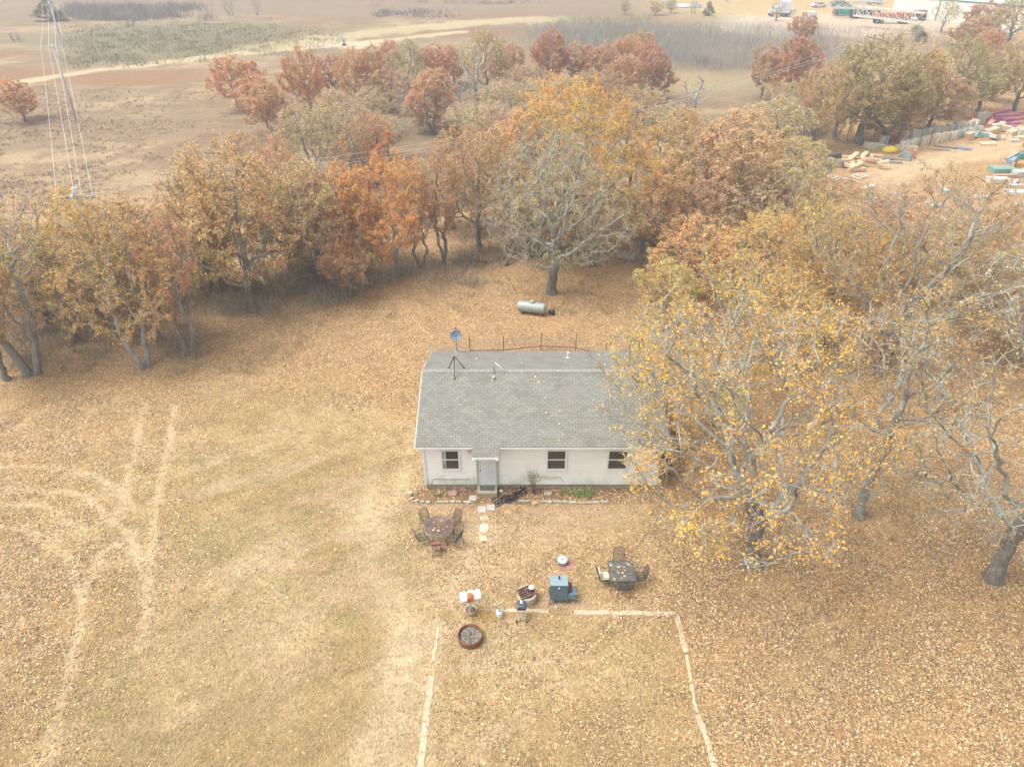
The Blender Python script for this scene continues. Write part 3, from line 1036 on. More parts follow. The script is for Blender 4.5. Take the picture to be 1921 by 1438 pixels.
hero('oak_tree', 108, 1064, 452, 135, 8.8, (.58, .33, .085), 'tallest broad orange gold oak rising behind the grey oak', off=(.2, 0), zb=3.4, kind='round', na=1150, step=.5, r_base=.44, r_tip=.02, leaves=44000, lsize=0.120, twigs=2, bare=.06, zt=4.2, kill=.65)
hero('oak_tree', 109, 60, 705, 325, 5.4, (.52, .32, .10), 'sparse oak with two grey forked trunks at the left edge', off=(-.4, 0), zb=3.0, kind='vase', na=900, step=.44, r_base=.24, r_tip=.02, leaves=7500, lsize=0.101, twigs=3, bare=.25, trunks=2, zt=2.6, twl=.6)
hero('oak_tree', 110, 278, 692, 372, 4.3, (.50, .29, .09), 'orange and green oak with leaning trunks left of the slim bare tree', off=(-.5, 0), zb=2.8, kind='round', na=700, step=.42, r_base=.17, r_tip=.018, leaves=13000, lsize=0.105, twigs=2, bare=.12, trunks=2, zt=3.0)
hero('oak_tree', 111, 745, 520, 276, 4.4, (.56, .25, .07), 'brightest orange oak at the middle of the wood edge', off=(0, 0), zb=2.2, kind='oval', na=800, step=.42, r_base=.2, r_tip=.017, leaves=24000, lsize=0.113, twigs=2, bare=.04, zt=3.0)

T = [  # arch, base x, base y, top y, width, colour, label
    ('tall_b', 360, 665, 385, 120, 'rust', 'slim almost bare tree standing in front of the left wood edge'),
    ('tall_a', 14, 712, 440, 150, 'ochre', 'trunk at the extreme left edge below the forked grey oak'),
    ('mid_a', 475, 582, 262, 235, 'tan', 'tall tan oak with dark trunk left of the orange pair'),
    ('mid_b', 600, 540, 300, 200, 'tan', 'tan oak filling the gap left of the brightest orange oak'),
    ('tall_a', 300, 640, 380, 170, 'ochre', 'ochre oak behind the leaning orange and green oak'),
    ('mid_a', 190, 600, 360, 180, 'gold', 'gold green oak below the near power pole'),
    ('mid_b', 95, 620, 420, 190, 'pinktan', 'pinkish low oak inside the wood below the near power pole'),
    ('tall_a', 300, 560, 372, 120, 'pinktan', 'small pinkish oak right of the near power pole'),
    ('dense_b', 660, 520, 300, 130, 'orange', 'orange oak touching the left side of the brightest orange oak'),
    ('mid_a', 655, 556, 430, 110, (.44, .22, .10), 'low russet oak below the brightest orange oak'),
    ('tall_b', 832, 497, 275, 110, 'rust', 'slender rusty oak right of the brightest orange oak'),
    ('tall_b', 790, 505, 330, 80, 'pinktan', 'slim pinkish sapling oak between the orange and rusty oaks'),
    ('mid_b', 900, 470, 250, 150, 'pinktan', 'pinkish oak left of the grey oak'),
    ('tall_a', 960, 420, 205, 150, 'pinktan', 'pink tan oak behind the left side of the grey oak'),
    ('dense_a', 872, 375, 232, 100, 'rust', 'small rusty round oak beyond the grassy gap'),
    ('mid_a', 545, 460, 250, 120, 'tan', 'tan oak behind the tall tan oak'),
    ('sparse_a', 592, 400, 180, 140, 'greytan', 'thin greenish bare stemmed tree left of the three wires'),
    ('sparse_a', 668, 385, 190, 140, 'greytan', 'thin grey bare stemmed tree under the three wires'),
    ('dense_c', 700, 345, 215, 110, (.46, .19, .08), 'deep red orange oak behind the orange pair'),
    ('mid_b', 460, 330, 245, 90, 'tan', 'short tan oak at the left corner of the grove'),
    # back rank along the pasture, left to right
    ('dense_b', 452, 207, 101, 92, (.43, .20, .07), 'orange brown oak at the left end of the back row'),
    ('dense_a', 508, 256, 132, 122, (.44, .21, .10), 'rosy orange oak with spreading crown second in the back row'),
    ('dense_b', 583, 245, 84, 76, (.40, .19, .09), 'tall narrow russet oak with a pale bare lower trunk'),
    ('dense_a', 627, 183, 98, 56, (.36, .15, .10), 'small reddish oak right of the tall narrow russet oak'),
    ('mid_a', 668, 205, 88, 80, (.44, .25, .08), 'yellow brown oak in the back row behind the wires'),
    ('dense_b', 705, 205, 82, 66, (.40, .19, .08), 'orange oak in the back row near the field road'),
    ('dense_a', 735, 168, 72, 60, (.36, .15, .085), 'dark red oak touching the field road in the back row'),
    ('mid_a', 735, 212, 128, 100, 'greytan', 'grey tan oak in front of the dark red oak'),
    ('mid_b', 770, 180, 74, 84, 'greytan', 'greenish tan oak next to the dark red oak'),
    ('dense_c', 815, 250, 128, 112, (.42, .23, .13), 'pinkish brown oak standing left of the white dead tree'),
    ('dense_b', 815, 170, 80, 66, (.40, .18, .10), 'russet oak behind the pinkish brown oak'),
    ('dense_a', 852, 160, 82, 58, (.38, .17, .11), 'rosy oak just left of the white dead tree top'),
    ('mid_b', 912, 185, 54, 96, (.36, .25, .14), 'tall grey topped oak behind the white dead tree'),
    ('dense_a', 950, 170, 78, 74, (.42, .20, .10), 'orange brown oak right of the white dead tree'),
    ('dense_b', 1030, 170, 52, 80, (.32, .115, .075), 'deep red oak at the top of the middle grove'),
    ('mid_a', 985, 215, 120, 110, (.38, .22, .14), 'dull rosy oak in front of the deep red oak'),
    ('dense_b', 1080, 165, 78, 78, (.37, .16, .10), 'russet oak right of the deep red oak'),
    ('dense_c', 1120, 170, 88, 80, (.36, .17, .11), 'dusty red oak in the middle of the right back row'),
    ('dense_a', 1155, 160, 66, 84, (.42, .18, .085), 'orange red oak on the shoulder of the dark maroon oak'),
    ('dense_b', 1196, 130, 55, 62, (.36, .20, .08), 'brown oak peeking over the dark maroon oak'),
    ('dense_a', 1222, 192, 76, 96, (.31, .12, .085), 'dark maroon oak at the right end of the middle grove'),
    ('dense_c', 1165, 205, 105, 96, (.38, .17, .10), 'rust oak in front of the dark maroon oak'),
    ('mid_b', 640, 300, 170, 130, (.40, .25, .15), 'pale rosy oak in the middle of the left grove'),
    ('bare_a', 860, 230, 150, 90, 'greytan', 'grey leafless tree in the hollow left of the white dead tree'),
    ('bare_a', 780, 230, 165, 90, 'greytan', 'grey leafless tree between the grey tan and pinkish oaks'),
    ('sparse_a', 945, 260, 150, 120, 'pinktan', 'thin pinkish grey tree right of the white dead tree'),
    # between the middle grove and the junk yard
    ('mid_a', 1350, 440, 212, 250, (.43, .26, .155), 'broad pinkish tan oak in the centre of the right grove'),
    ('mid_b', 1255, 400, 205, 170, (.46, .26, .12), 'tan oak between the tallest orange gold oak and the pinkish one'),
    ('mid_a', 1225, 480, 300, 150, (.46, .27, .10), 'orange tan oak behind the collapsed shed'),
    ('mid_b', 1430, 480, 300, 190, (.42, .27, .15), 'greyish tan oak right of the broad pinkish oak'),
    ('sparse_a', 1440, 330, 180, 170, (.42, .29, .15), 'tangled grey limbed tree below the three wires'),
    ('mid_a', 1545, 420, 330, 130, (.44, .28, .13), 'tan oak at the near end of the junk rows'),
    ('mid_b', 1170, 300, 190, 120, (.42, .27, .13), 'dull gold oak behind the right side of the tallest oak'),
    ('dense_b', 1428, 188, 82, 78, (.34, .16, .09), 'round red brown oak standing alone right of the dead stub'),
    ('dense_c', 1478, 200, 68, 92, (.32, .13, .08), 'dark red oak beside the round red brown oak'),
    ('dense_b', 1500, 90, 22, 52, (.42, .20, .085), 'small orange tree in front of the white trailer'),
    ('mid_a', 1520, 282, 118, 110, (.45, .25, .115), 'orange tan oak at the left of the olive oaks'),
    ('mid_a', 1610, 270, 60, 180, 'olive', 'large olive oak with dark forking trunk'),
    ('mid_b', 1565, 262, 86, 110, (.33, .245, .09), 'olive oak on the left shoulder of the large olive oak'),
    ('dense_a', 1690, 255, 84, 120, (.36, .235, .09), 'brownish olive oak right of the large olive oak'),
    ('dense_c', 1650, 262, 150, 120, (.36, .215, .10), 'low brown oak below the large olive oak'),
    ('mid_b', 1780, 225, 70, 130, 'olive', 'second olive oak in front of the metal building'),
    ('dense_a', 1740, 245, 130, 100, (.38, .21, .10), 'low russet oak above the stacked panels'),
    ('mid_a', 1832, 212, 84, 100, (.34, .235, .10), 'dull olive oak above the far end of the panel rows'),
    ('mid_b', 1900, 212, 72, 110, (.38, .22, .10), 'brown oak with a thick trunk at the upper right edge'),
    ('dense_b', 1860, 190, 110, 70, (.34, .16, .09), 'small maroon oak left of the thick trunked one'),
    ('dense_a', 1812, 90, 28, 96, (.35, .165, .10), 'red brown oak before the metal building wall'),
    ('dense_b', 1842, 72, 0, 84, (.34, .14, .085), 'red brown oak overlapping the roof edge of the metal building'),
    ('mid_b', 1885, 90, -8, 100, (.38, .25, .14), 'thin brown oak at the upper right corner'),
    ('dense_b', 1848, 112, 52, 60, (.44, .20, .08), 'small orange oak below the red brown pair'),
    ('sparse_a', 1766, 62, 2, 56, (.42, .31, .14), 'thin yellowish tree in front of the metal wall'),
    ('mid_b', 1465, 250, 155, 110, (.40, .27, .13), 'dull tan oak below the dark red oak'),
    ('mid_a', 1925, 330, 170, 60, (.40, .25, .12), 'brown oak cut by the right edge above the far pile'),
    ('mid_b', 1740, 560, 415, 190, (.44, .27, .14), 'brown oak within the crown of the wide brown oak'),
    ('mid_a', 1890, 560, 390, 200, (.42, .27, .14), 'tan brown oak at the right edge below the dirt road'),
    ('mid_a', 1300, 560, 415, 200, (.53, .32, .10), 'gold oak right of the collapsed shed'),
    ('mid_b', 1420, 560, 400, 180, (.54, .31, .09), 'orange oak between the fallen log and the orange gold oak'),
    # loose ones in the pasture
    ('dense_a', 48, 228, 146, 84, (.42, .20, .075), 'lone round orange oak in the pasture beside the power line'),
    ('cedar', 95, 39, -6, 62, 'evergreen', 'dark green cedar behind the far power pole'),
    ('small', 126, 40, 27, 12, 'green', 'small green bush at the foot of the cedar'),
    ('small_bare', 246, 50, 18, 34, 'greytan', 'small grey leafless tree right of the cedar'),
    ('small_bare', 292, 36, 14, 28, 'greytan', 'grey leafless shrub at the right end of the scrub strip'),
    ('small_bare', 484, 29, -2, 20, 'greytan', 'narrow dark leafless tree at the top of the pasture'),
    ('small_bare', 30, 76, 60, 30, 'greytan', 'dark leafless shrub left of the power line'),
    ('small_bare', 432, 30, -4, 30, 'greytan', 'faint leafless tree left of the narrow dark one'),
    ('mid_b', 40, 560, 400, 150, 'tan', 'tan oak behind the left edge oak with two grey trunks'),
    ('mid_a', 420, 545, 300, 150, 'ochre', 'ochre tan oak left behind the tall tan oak'),
    ('tall_a', 545, 520, 330, 150, 'brown', 'brown oak between the tall tan oak and the orange ones'),
    ('mid_b', 850, 430, 290, 130, 'tan', 'tan oak behind the slender rusty oak'),
    ('mid_a', 1010, 480, 300, 170, (.42, .30, .16), 'tan grey oak hugging the grey oak from behind'),
    ('mid_b', 1110, 500, 320, 170, (.42, .29, .13), 'olive tan oak right of the grey oak trunk'),
    ('mid_a', 1390, 350, 200, 160, (.42, .28, .16), 'pale tan oak above the broad pinkish oak'),
    ('mid_b', 1480, 380, 260, 150, (.43, .27, .15), 'tan oak between the tangled grey tree and the junk'),
    ('mid_a', 1650, 500, 365, 190, (.45, .28, .13), 'brown gold oak beneath the scrap frames'),
    ('mid_b', 1820, 640, 470, 190, (.45, .30, .15), 'pale brown oak at the right behind the nearly bare grey oak'),
    ('mid_a', 1930, 700, 500, 180, (.44, .30, .15), 'tan oak cut by the right edge below the brown ones'),
    ('mid_b', 1240, 620, 490, 130, (.50, .36, .11), 'small green gold oak right of the propane tank yard'),
    ('mid_a', 1450, 680, 500, 190, (.56, .38, .10), 'gold oak directly above the big golden oak'),
    ('mid_a', 690, 260, 165, 110, (.40, .27, .17), 'dusty pink oak below the grey tan oaks of the back row'),
    ('mid_b', 1010, 290, 180, 130, (.42, .29, .18), 'dusty tan oak left of the tallest orange gold oak top'),
    ('sparse_a', 1000, 240, 150, 120, 'greytan', 'grey twiggy tree in front of the dull rosy oak'),
    ('mid_a', 930, 330, 195, 130, (.42, .28, .17), 'soft pink tan oak in the centre of the middle grove'),
    ('sparse_a', 895, 290, 190, 110, 'greytan', 'grey twiggy tree at the foot of the white dead tree'),
    ('mid_b', 1110, 240, 130, 120, (.42, .25, .14), 'rusty tan oak above the tallest orange gold oak'),
    ('sparse_a', 1250, 300, 190, 120, 'greytan', 'grey twiggy tree left of the bleached dead stub'),
    ('mid_a', 1200, 250, 160, 110, (.42, .25, .14), 'brown tan oak below the dark maroon oak'),
    ('mid_b', 1380, 300, 215, 120, (.42, .29, .17), 'dusty oak right of the bleached dead stub'),
    ('sparse_a', 730, 300, 215, 110, 'greytan', 'grey twiggy tree in the hollow near the bleached branch'),
    ('mid_a', 1500, 240, 165, 90, (.41, .27, .15), 'small tan oak at the foot of the dark red oak'),
    ('tall_a', 245, 560, 380, 120, 'ochre', 'slim ochre oak behind the leaning orange and green oak'),
    ('mid_b', 145, 640, 440, 150, (.44, .29, .15), 'dusty oak between the forked grey oak and the leaning one'),
    ('tall_a', 400, 560, 370, 110, 'tan', 'slim tan oak left of the tall tan oak'),
    ('sparse_a', 640, 470, 300, 120, 'greytan', 'grey twiggy tree behind the orange pair'),
    ('mid_a', 1310, 480, 330, 150, (.46, .30, .15), 'dusty tan oak above the fallen log'),
    ('mid_b', 1560, 560, 380, 170, (.48, .32, .14), 'light brown oak behind the orange gold oak'),
    ('mid_a', 1600, 470, 350, 110, (.45, .30, .16), 'small dusty oak among the scrap frames'),
    ('small_bare', 141, 10, -3, 14, 'redbrown', 'tiny reddish shrub at the top edge beside the cedar'),
    ('small', 1172, 28, -4, 24, 'greytan', 'small grey brown tree left of the pink one at the top'),
    ('small', 1228, 29, -2, 34, (.42, .23, .16), 'small pinkish tree at the top of the picture'),
    ('small', 1259, 25, -4, 26, (.34, .28, .10), 'small olive tree beside the pile of pipes'),
    ('cedar', 1328, 30, 1, 26, (.07, .15, .075), 'small dark green cedar at the back of the thicket'),
    ('small_bare', 1300, 26, 0, 20, 'greytan', 'small bare tree between the olive tree and the small cedar'),
    ('bare_a', 1455, 40, 0, 40, 'greytan', 'leafless tree in front of the white truck'),
    ('bare_a', 1530, 105, 68, 50, 'greytan', 'leafless tree below the white trailer'),
    ('bare_a', 1320, 118, 92, 44, 'greytan', 'small leafless tree at the lower edge of the thicket'),
    ('small', 1718, 66, 45, 32, (.13, .17, .08), 'dark green bush in front of the derrick trucks'),
    ('cedar', 1725, 78, 56, 36, (.12, .14, .09), 'grey green bush below the green bush'),
    ('small', 1362, 5, -8, 10, 'greytan', 'tiny dark tree at the top edge above the thicket'),
]
for a, bx, by, ty, w, col, lab in T:
    nm = 'cedar_tree' if a == 'cedar' else ('bare_tree' if 'bare' in a else 'oak_tree')
    if 'shrub' in lab or 'bush' in lab: nm = 'shrub'
    put_tree(a, bx, by, ty, w, col, lab, nm, bark=(.34, .33, .30) if 'sparse' in a or 'bare' in a else None)

# white dead trees
hero('dead_tree', 120, 893, 232, 76, 3.2, 'tan', 'bleached white dead tree rising from the middle grove', bark=(.62, .62, .58), zb=4, kind='vase', na=110, step=.5, r_base=.3, r_tip=.05, leaves=0, twigs=0, zt=5.5, kill=.8)
hero('dead_tree', 121, 1300, 232, 138, 2.8, 'tan', 'bleached grey dead tree in the clearing left of the wires', bark=(.60, .62, .58), zb=2.2, kind='vase', na=90, step=.45, r_base=.32, r_tip=.04, leaves=0, twigs=1, zt=3.0, kill=.7)
hero('dead_tree', 122, 1640, 800, 610, 2.8, 'tan', 'broken pale dead limbs above the slender dark trunk', bark=(.62, .62, .57), off=(1.3, .6), zb=3.6, kind='vase', na=40, step=.42, r_base=.13, r_tip=.035, leaves=0, twigs=0, zt=4.2, kill=.7)

# saplings and small stems along the wood edge
SAP = [(390, 560, 470), (422, 548, 460), (500, 560, 470), (560, 552, 480), (575, 548, 450), (695, 515, 430), (712, 470, 400), (905, 465, 380), (985, 450, 370), (980, 470, 420), (650, 560, 500), (140, 660, 560), (88, 590, 480),
       (105, 580, 500), (235, 640, 560), (1505, 280, 215), (1530, 276, 235), (1570, 268, 190), (1590, 266, 180), (1676, 248, 200), (1700, 245, 205), (1790, 214, 150), (1803, 216, 160), (1822, 210, 150), (1832, 208, 150), (1640, 256, 205),
       (1620, 262, 215), (1720, 240, 200), (505, 228, 190), (640, 180, 140), (655, 178, 140), (790, 245, 205), (823, 236, 190), (1015, 190, 150), (330, 610, 520), (262, 600, 500), (30, 560, 470), (1240, 330, 270), (1265, 300, 240), (1110, 430, 350)]
for i, (bx, by, ty) in enumerate(SAP):
    near = min(((abs(px_ - bx) + abs(py_ - by) * .7, lab_, px_) for a_, px_, py_, t_, w_, c_, lab_ in T if len(lab_.split()) <= 12), key=lambda q: q[0])
    lb_ = 'thin young oak just %s the %s' % ('left of' if bx < near[2] else 'right of', near[1])
    lb_ = ' '.join(lb_.split()[:16])
    side = 'left wood edge' if bx < 600 else ('middle of the wood' if bx < 1300 else 'woods above the junk rows')
    put_tree('sapling', bx, by, ty, rnd.uniform(26, 44) * (1 if by > 300 else .6), rnd.choice(['brown', 'tan', 'rust', 'greytan', 'ochre']), lb_, 'young_oak', 'saplings in the ' + side)
# ------------------------------------------------------------------ house
WY = 27.30            # front wall plane
XL, XR = -4.45, 7.42
RX0, RX1 = -4.76, 7.76
YF, YR, YB, ZE, ZR = 26.95, 31.48, 36.01, 3.06, 4.62
SLOPE = (ZR - ZE) / (YR - YF)


def shingle_material():
    m, nt, b = nodes('shingle')
    L = nt.links.new
    tc = N(nt, 'ShaderNodeTexCoord')
    P = tc.outputs['Object']
    mp = N(nt, 'ShaderNodeMapping')
    L(P, mp.inputs[0])
    br = N(nt, 'ShaderNodeTexBrick', Scale=1.0)
    br.offset = .5
    br.inputs['Color1'].default_value = (.195, .193, .162, 1)
    br.inputs['Color2'].default_value = (.25, .247, .208, 1)
    br.inputs['Mortar'].default_value = (.12, .118, .10, 1)
    br.inputs['Mortar Size'].default_value = .013
    br.inputs['Mortar Smooth'].default_value = .3
    br.inputs['Brick Width'].default_value = .30
    br.inputs['Row Height'].default_value = .137
    L(mp.outputs[0], br.inputs['Vector'])
    n1 = N(nt, 'ShaderNodeTexNoise', Scale=.75, Detail=5.0, Roughness=.6)
    L(P, n1.inputs['Vector'])
    n2 = N(nt, 'ShaderNodeTexNoise', Scale=5.0, Detail=6.0, Roughness=.7)
    L(P, n2.inputs['Vector'])
    c = mix(nt, br.outputs['Color'], ramp(nt, n1.outputs['Fac'], [(.3, (.84, .82, .84)), (.55, (1, 1, 1)), (.75, (1.1, 1.1, 1.05))]), 1, 'MULTIPLY')
    c = mix(nt, c, ramp(nt, n2.outputs['Fac'], [(.3, (.86, .86, .88)), (.7, (1.12, 1.12, 1.1))]), 1, 'MULTIPLY')
    # weathered dark stain runs
    n3 = N(nt, 'ShaderNodeTexNoise', Scale=.45, Detail=3.0)
    m3 = N(nt, 'ShaderNodeMapping'); m3.inputs['Scale'].default_value = (2.2, .8, 1); m3.inputs['Location'].default_value = (3.3, 1, 0)
    L(P, m3.inputs[0]); L(m3.outputs[0], n3.inputs['Vector'])
    c = mix(nt, c, (.20, .195, .185), ramp(nt, n3.outputs['Fac'], [(.56, (0, 0, 0)), (.72, (.55, .55, .55))]))
    L(c, b.inputs['Base Color'])
    b.inputs['Roughness'].default_value = .9
    bp = N(nt, 'ShaderNodeBump', Strength=.5, Distance=.012)
    L(br.outputs['Fac'], bp.inputs['Height']); bp.invert = True
    L(bp.outputs[0], b.inputs['Normal'])
    return m


def vinyl_material():
    m, nt, b = nodes('vinyl_siding')
    L = nt.links.new
    tc = N(nt, 'ShaderNodeTexCoord')
    P = tc.outputs['Object']
    mp = N(nt, 'ShaderNodeMapping'); mp.inputs['Scale'].default_value = (.5, .5, 4)
    L(P, mp.inputs[0])
    n1 = N(nt, 'ShaderNodeTexNoise', Scale=2.0, Detail=5.0)
    L(mp.outputs[0], n1.inputs['Vector'])
    c = ramp(nt, n1.outputs['Fac'], [(.3, (.76, .765, .71)), (.6, (.82, .825, .775)), (.8, (.85, .85, .81))])
    # green algae low on the wall
    sx = N(nt, 'ShaderNodeSeparateXYZ'); L(P, sx.inputs[0])
    z = N(nt, 'ShaderNodeMapRange'); z.inputs['From Min'].default_value = .25; z.inputs['From Max'].default_value = 1.25; z.inputs['To Min'].default_value = .75; z.inputs['To Max'].default_value = 0.0
    L(sx.outputs[2], z.inputs[0])
    n2 = N(nt, 'ShaderNodeTexNoise', Scale=.9, Detail=5.0); L(P, n2.inputs['Vector'])
    r2 = ramp(nt, n2.outputs['Fac'], [(.46, (0, 0, 0)), (.66, (1, 1, 1))])
    f = N(nt, 'ShaderNodeMath', operation='MULTIPLY'); L(z.outputs[0], f.inputs[0]); L(r2, f.inputs[1])
    c = mix(nt, c, (.36, .42, .22), f.outputs[0])
    L(c, b.inputs['Base Color'])
    b.inputs['Roughness'].default_value = .55
    return m


MSH, MVI = shingle_material(), vinyl_material()
M_WHITE = mat('white_trim', (.78, .78, .77), (.68, .68, .66), 4, .5)
M_FOUND = mat('foundation_block', (.42, .36, .27), (.28, .23, .165), 5, .95, bump=.4)
M_GLASS, nt_, b_ = nodes('window_glass')
b_.inputs['Base Color'].default_value = (.035, .035, .03, 1)
b_.inputs['Roughness'].default_value = .06
b_.inputs['Specular IOR Level'].default_value = .8
M_GREYTRIM = mat('grey_trim', (.44, .45, .40), (.36, .37, .33), 5, .6)
M_CONC = mat('concrete', (.50, .46, .40), (.36, .32, .27), 6, .95, spot=(.26, .21, .15), bump=.5)
M_WOOD = mat('weathered_wood', (.42, .36, .26), (.29, .24, .17), 5, .9, stretch=(1, 8, 8), bump=.3)
M_RUST = mat('rusty_steel', (.22, .085, .045), (.12, .05, .03), 9, .85, spot=(.30, .13, .06), bump=.3)
M_BLACK = mat('black_metal', (.035, .036, .04), (.02, .02, .022), 10, .5)
M_STEEL = mat('dull_steel', (.36, .37, .38), (.24, .25, .26), 10, .45, metal=.4)

house = empty('white_house', (0, 0, 0), 0, 'small white vinyl sided house with a long grey shingle roof', 'house')
# walls: lapped courses
wall = MB()
prof = []
z = .30
CO = .13
while z < ZE - .04:
    prof += [(0.016, z), (0.0, min(z + CO, ZE - .02))]
    z += CO
n = len(prof)


def wall_strip(mb, a, b, out):
    a, b, out = Vector(a), Vector(b), Vector(out)
    V = [a + out * d + Vector((0, 0, zz)) for d, zz in prof] + [b + out * d + Vector((0, 0, zz)) for d, zz in prof]
    mb.add(V, [(i, n + i, n + i + 1, i + 1) for i in range(n - 1)])


WB = YB - (WY - YF)
wall_strip(wall, (XL, WY, 0), (XR, WY, 0), (0, -1, 0))
wall_strip(wall, (XR, WB, 0), (XL, WB, 0), (0, 1, 0))
wall_strip(wall, (XR, WY, 0), (XR, WB, 0), (1, 0, 0))
wall_strip(wall, (XL, WB, 0), (XL, WY, 0), (-1, 0, 0))
for x in (XL, XR):   # gables
    s = -1 if x < 0 else 1
    wall.prism([(WY, ZE - .05), (WB, ZE - .05), ((WY + WB) / 2, ZR - .17)], 0, .02, Matrix(((0, 0, 1, x - .01), (1, 0, 0, 0), (0, 1, 0, 0), (0, 0, 0, 1))))
wall.build('wall', MVI, house)
for x in (XL, XR):
    for y in (WY, WB):
        MB().box((x, y, (ZE + .3) / 2 - .01), (.12, .12, ZE - .32)).build('corner_trim', M_WHITE, house)
MB().box(((XL + XR) / 2, (WY + WB) / 2, .13), (XR - XL - .08, WB - WY - .08, .34)).build('foundation', M_FOUND, house)

# roof as two slabs, object space laid along the slope so that the courses follow it
def roof_slab(name, x0, x1, y0, z0, y1, z1, th, m, parent):
    L_ = math.hypot(y1 - y0, z1 - z0)
    mb = MB().box(((x1 - x0) / 2, L_ / 2, -th / 2), (x1 - x0, L_, th))
    o = mb.build(name, m, parent)
    o.location = (x0, y0, z0)
    o.rotation_euler = (math.atan2(z1 - z0, y1 - y0), 0, 0)
    return o


rf = roof_slab('roof', RX0, RX1, YF, ZE, YR, ZR, .09, MSH, house)
rb = roof_slab('roof', RX1, RX0, YB, ZE, YR, ZR, .09, MSH, house)
rb.location = (RX1, YB, ZE)
me = rb.data
for v in me.vertices: v.co.x = abs(v.co.x)
rb.rotation_euler = (math.atan2(ZR - ZE, YR - YB), 0, 0)
rb.rotation_euler = (math.atan2(ZR - ZE, YB - YR), 0, math.pi)
cap = MB()
x = RX0
while x < RX1 - .05:
    w = min(.3, RX1 - x)
    for s in (-1, 1):
        cap.box((x + w / 2, YR + s * .075, ZR + .018 - .026 + rnd.uniform(0, .004)), (w - .008, .155, .014), rotm('X', -s * 19))
    x += .3
cap.build('ridge_cap', mat('ridge_shingle', (.30, .295, .26), (.22, .215, .19), 6, .9), house)
fs = MB()
fs.box(((RX0 + RX1) / 2, YF - .012, ZE - .09), (RX1 - RX0, .02, .11))
fs.box(((RX0 + RX1) / 2, YB + .012, ZE - .09), (RX1 - RX0, .02, .15))
fs.build('fascia', M_WHITE, house)
for x in (RX0 - .012, RX1 + .012):
    for (y0, y1) in ((YF, YR), (YB, YR)):
        MB().bar((x, y0, ZE - .10), (x, y1, ZR - .10), .12, .02).build('rake_board', M_GREYTRIM, house)
MB().box(((RX0 + RX1) / 2, (YF + WY) / 2, ZE - .15), (RX1 - RX0 - .02, WY - YF, .015)).box(((RX0 + RX1) / 2, (YB + WB) / 2, ZE - .15), (RX1 - RX0 - .02, YB - WB, .015)).build('soffit', M_WHITE, house)

# stray leaves lying on the roof belong to the litter of the yard
def roof_leaves():
    rs = np.random.RandomState(21)
    n_ = 520
    X = RX0 + (RX1 - RX0) * rs.rand(n_) ** .5
    Y = rs.uniform(YF, YB, n_)
    keep = rs.rand(n_) < np.clip((X + 5) / 14, .02, 1) * .85 * np.where(Y > YR, .45, 1)
    X, Y = X[keep], Y[keep]
    Z = ZR - np.abs(Y - YR) * SLOPE + .03
    V, F = leaf_quads(np.stack([X, Y, Z], 1), .11, 3, rs)
    me = np_mesh('roof_leaves', V, F, bpy.data.materials['fallen_leaf'], {'v': ('FACE', 'FLOAT', rs.rand(len(X)) * .5 + .5)})
    tag(link('roof_leaves', me), 'scattered yellow fallen leaves lying on the grey shingle roof', 'leaf litter', kind='stuff')


roof_leaves()

M_CURT = mat('curtain', (.62, .66, .64), (.5, .54, .52), 8, .9)


def window(px0, px1, py0, py1, curtain=False):
    a, b = on_y(px0, py0, WY - .05), on_y(px1, py1, WY - .05)
    w, h = b.x - a.x, a.z - b.z
    cx, cz = (a.x + b.x) / 2, (a.z + b.z) / 2
    root = MB()
    t = .085
    for (dx, dz, sx, sz) in ((-w / 2 + t / 2, 0, t, h), (w / 2 - t / 2, 0, t, h), (0, h / 2 - t / 2, w - 2 * t, t), (0, -h / 2 + t / 2, w - 2 * t, t)):
        root.box((cx + dx, WY - .045, cz + dz), (sx, .07, sz))
    root.box((cx, WY - .04, cz + .01), (w - 2 * t, .05, .05))
    f = root.build('window', M_WHITE, house)
    s = MB()
    for k in (-1, 1):
        s.box((cx, WY - .022, cz + k * (h / 4 - .02)), (w - 2 * t, .012, h / 2 - t - .01))
    s.build('pane', M_GLASS, f)
    if curtain:
        c = MB()
        for i in range(3):
            c.tube((cx - w / 2 + t + .05 + i * .055, WY - .034, cz - h / 2 + t), (cx - w / 2 + t + .05 + i * .055, WY - .034, cz + h / 2 - t), .022, n=6)
        c.build('curtain', M_CURT, f)


window(825.3, 864, 843, 881.3, True)
window(1025.2, 1062.2, 843, 881.3)
window(1140.7, 1176.5, 843, 881.3)

# door, trim, awning
da, db = on_y(897.0, 850, WY - .03), on_y(931.5, 908.5, WY - .03)
dz0 = db.z
dz1 = dz0 + 2.03
dw, dcx = db.x - da.x, (da.x + db.x) / 2
dr = MB()
dr.box((dcx, WY - .035, (dz0 + dz1) / 2), (dw, .045, 2.03))
o = dr.build('door', mat('door_paint', (.66, .68, .70), (.58, .60, .63), 3, .4), house)
g = MB()
for i in range(6):
    xx = dcx - dw / 2 + dw * (i + .75) / 6.5
    g.box((xx, WY - .061, (dz0 + dz1) / 2 + .12), (.028, .008, 1.5), None, .003)
g.build('panel_moulding', mat('door_mould', (.52, .54, .57), (.46, .48, .52), 3, .4), o)
kb = MB()
kb.lathe([(0, 0), (.03, .005), (.033, .03), (.02, .05), (0, .055)], (dcx - dw / 2 + .08, WY - .06, dz0 + 1.0), 12, rotm('X', 90))
kb.lathe([(0, 0), (.028, .005), (.028, .02), (0, .022)], (dcx - dw / 2 + .08, WY - .06, dz0 + 1.18), 12, rotm('X', 90))
kb.build('door_knob', mat('brass_knob', (.20, .15, .08), (.12, .09, .05), 5, .4, metal=.6), o)
ft = MB()
ft.box((dcx - dw / 2 - .06, WY - .04, (dz0 + dz1) / 2 + .03), (.11, .09, 2.12))
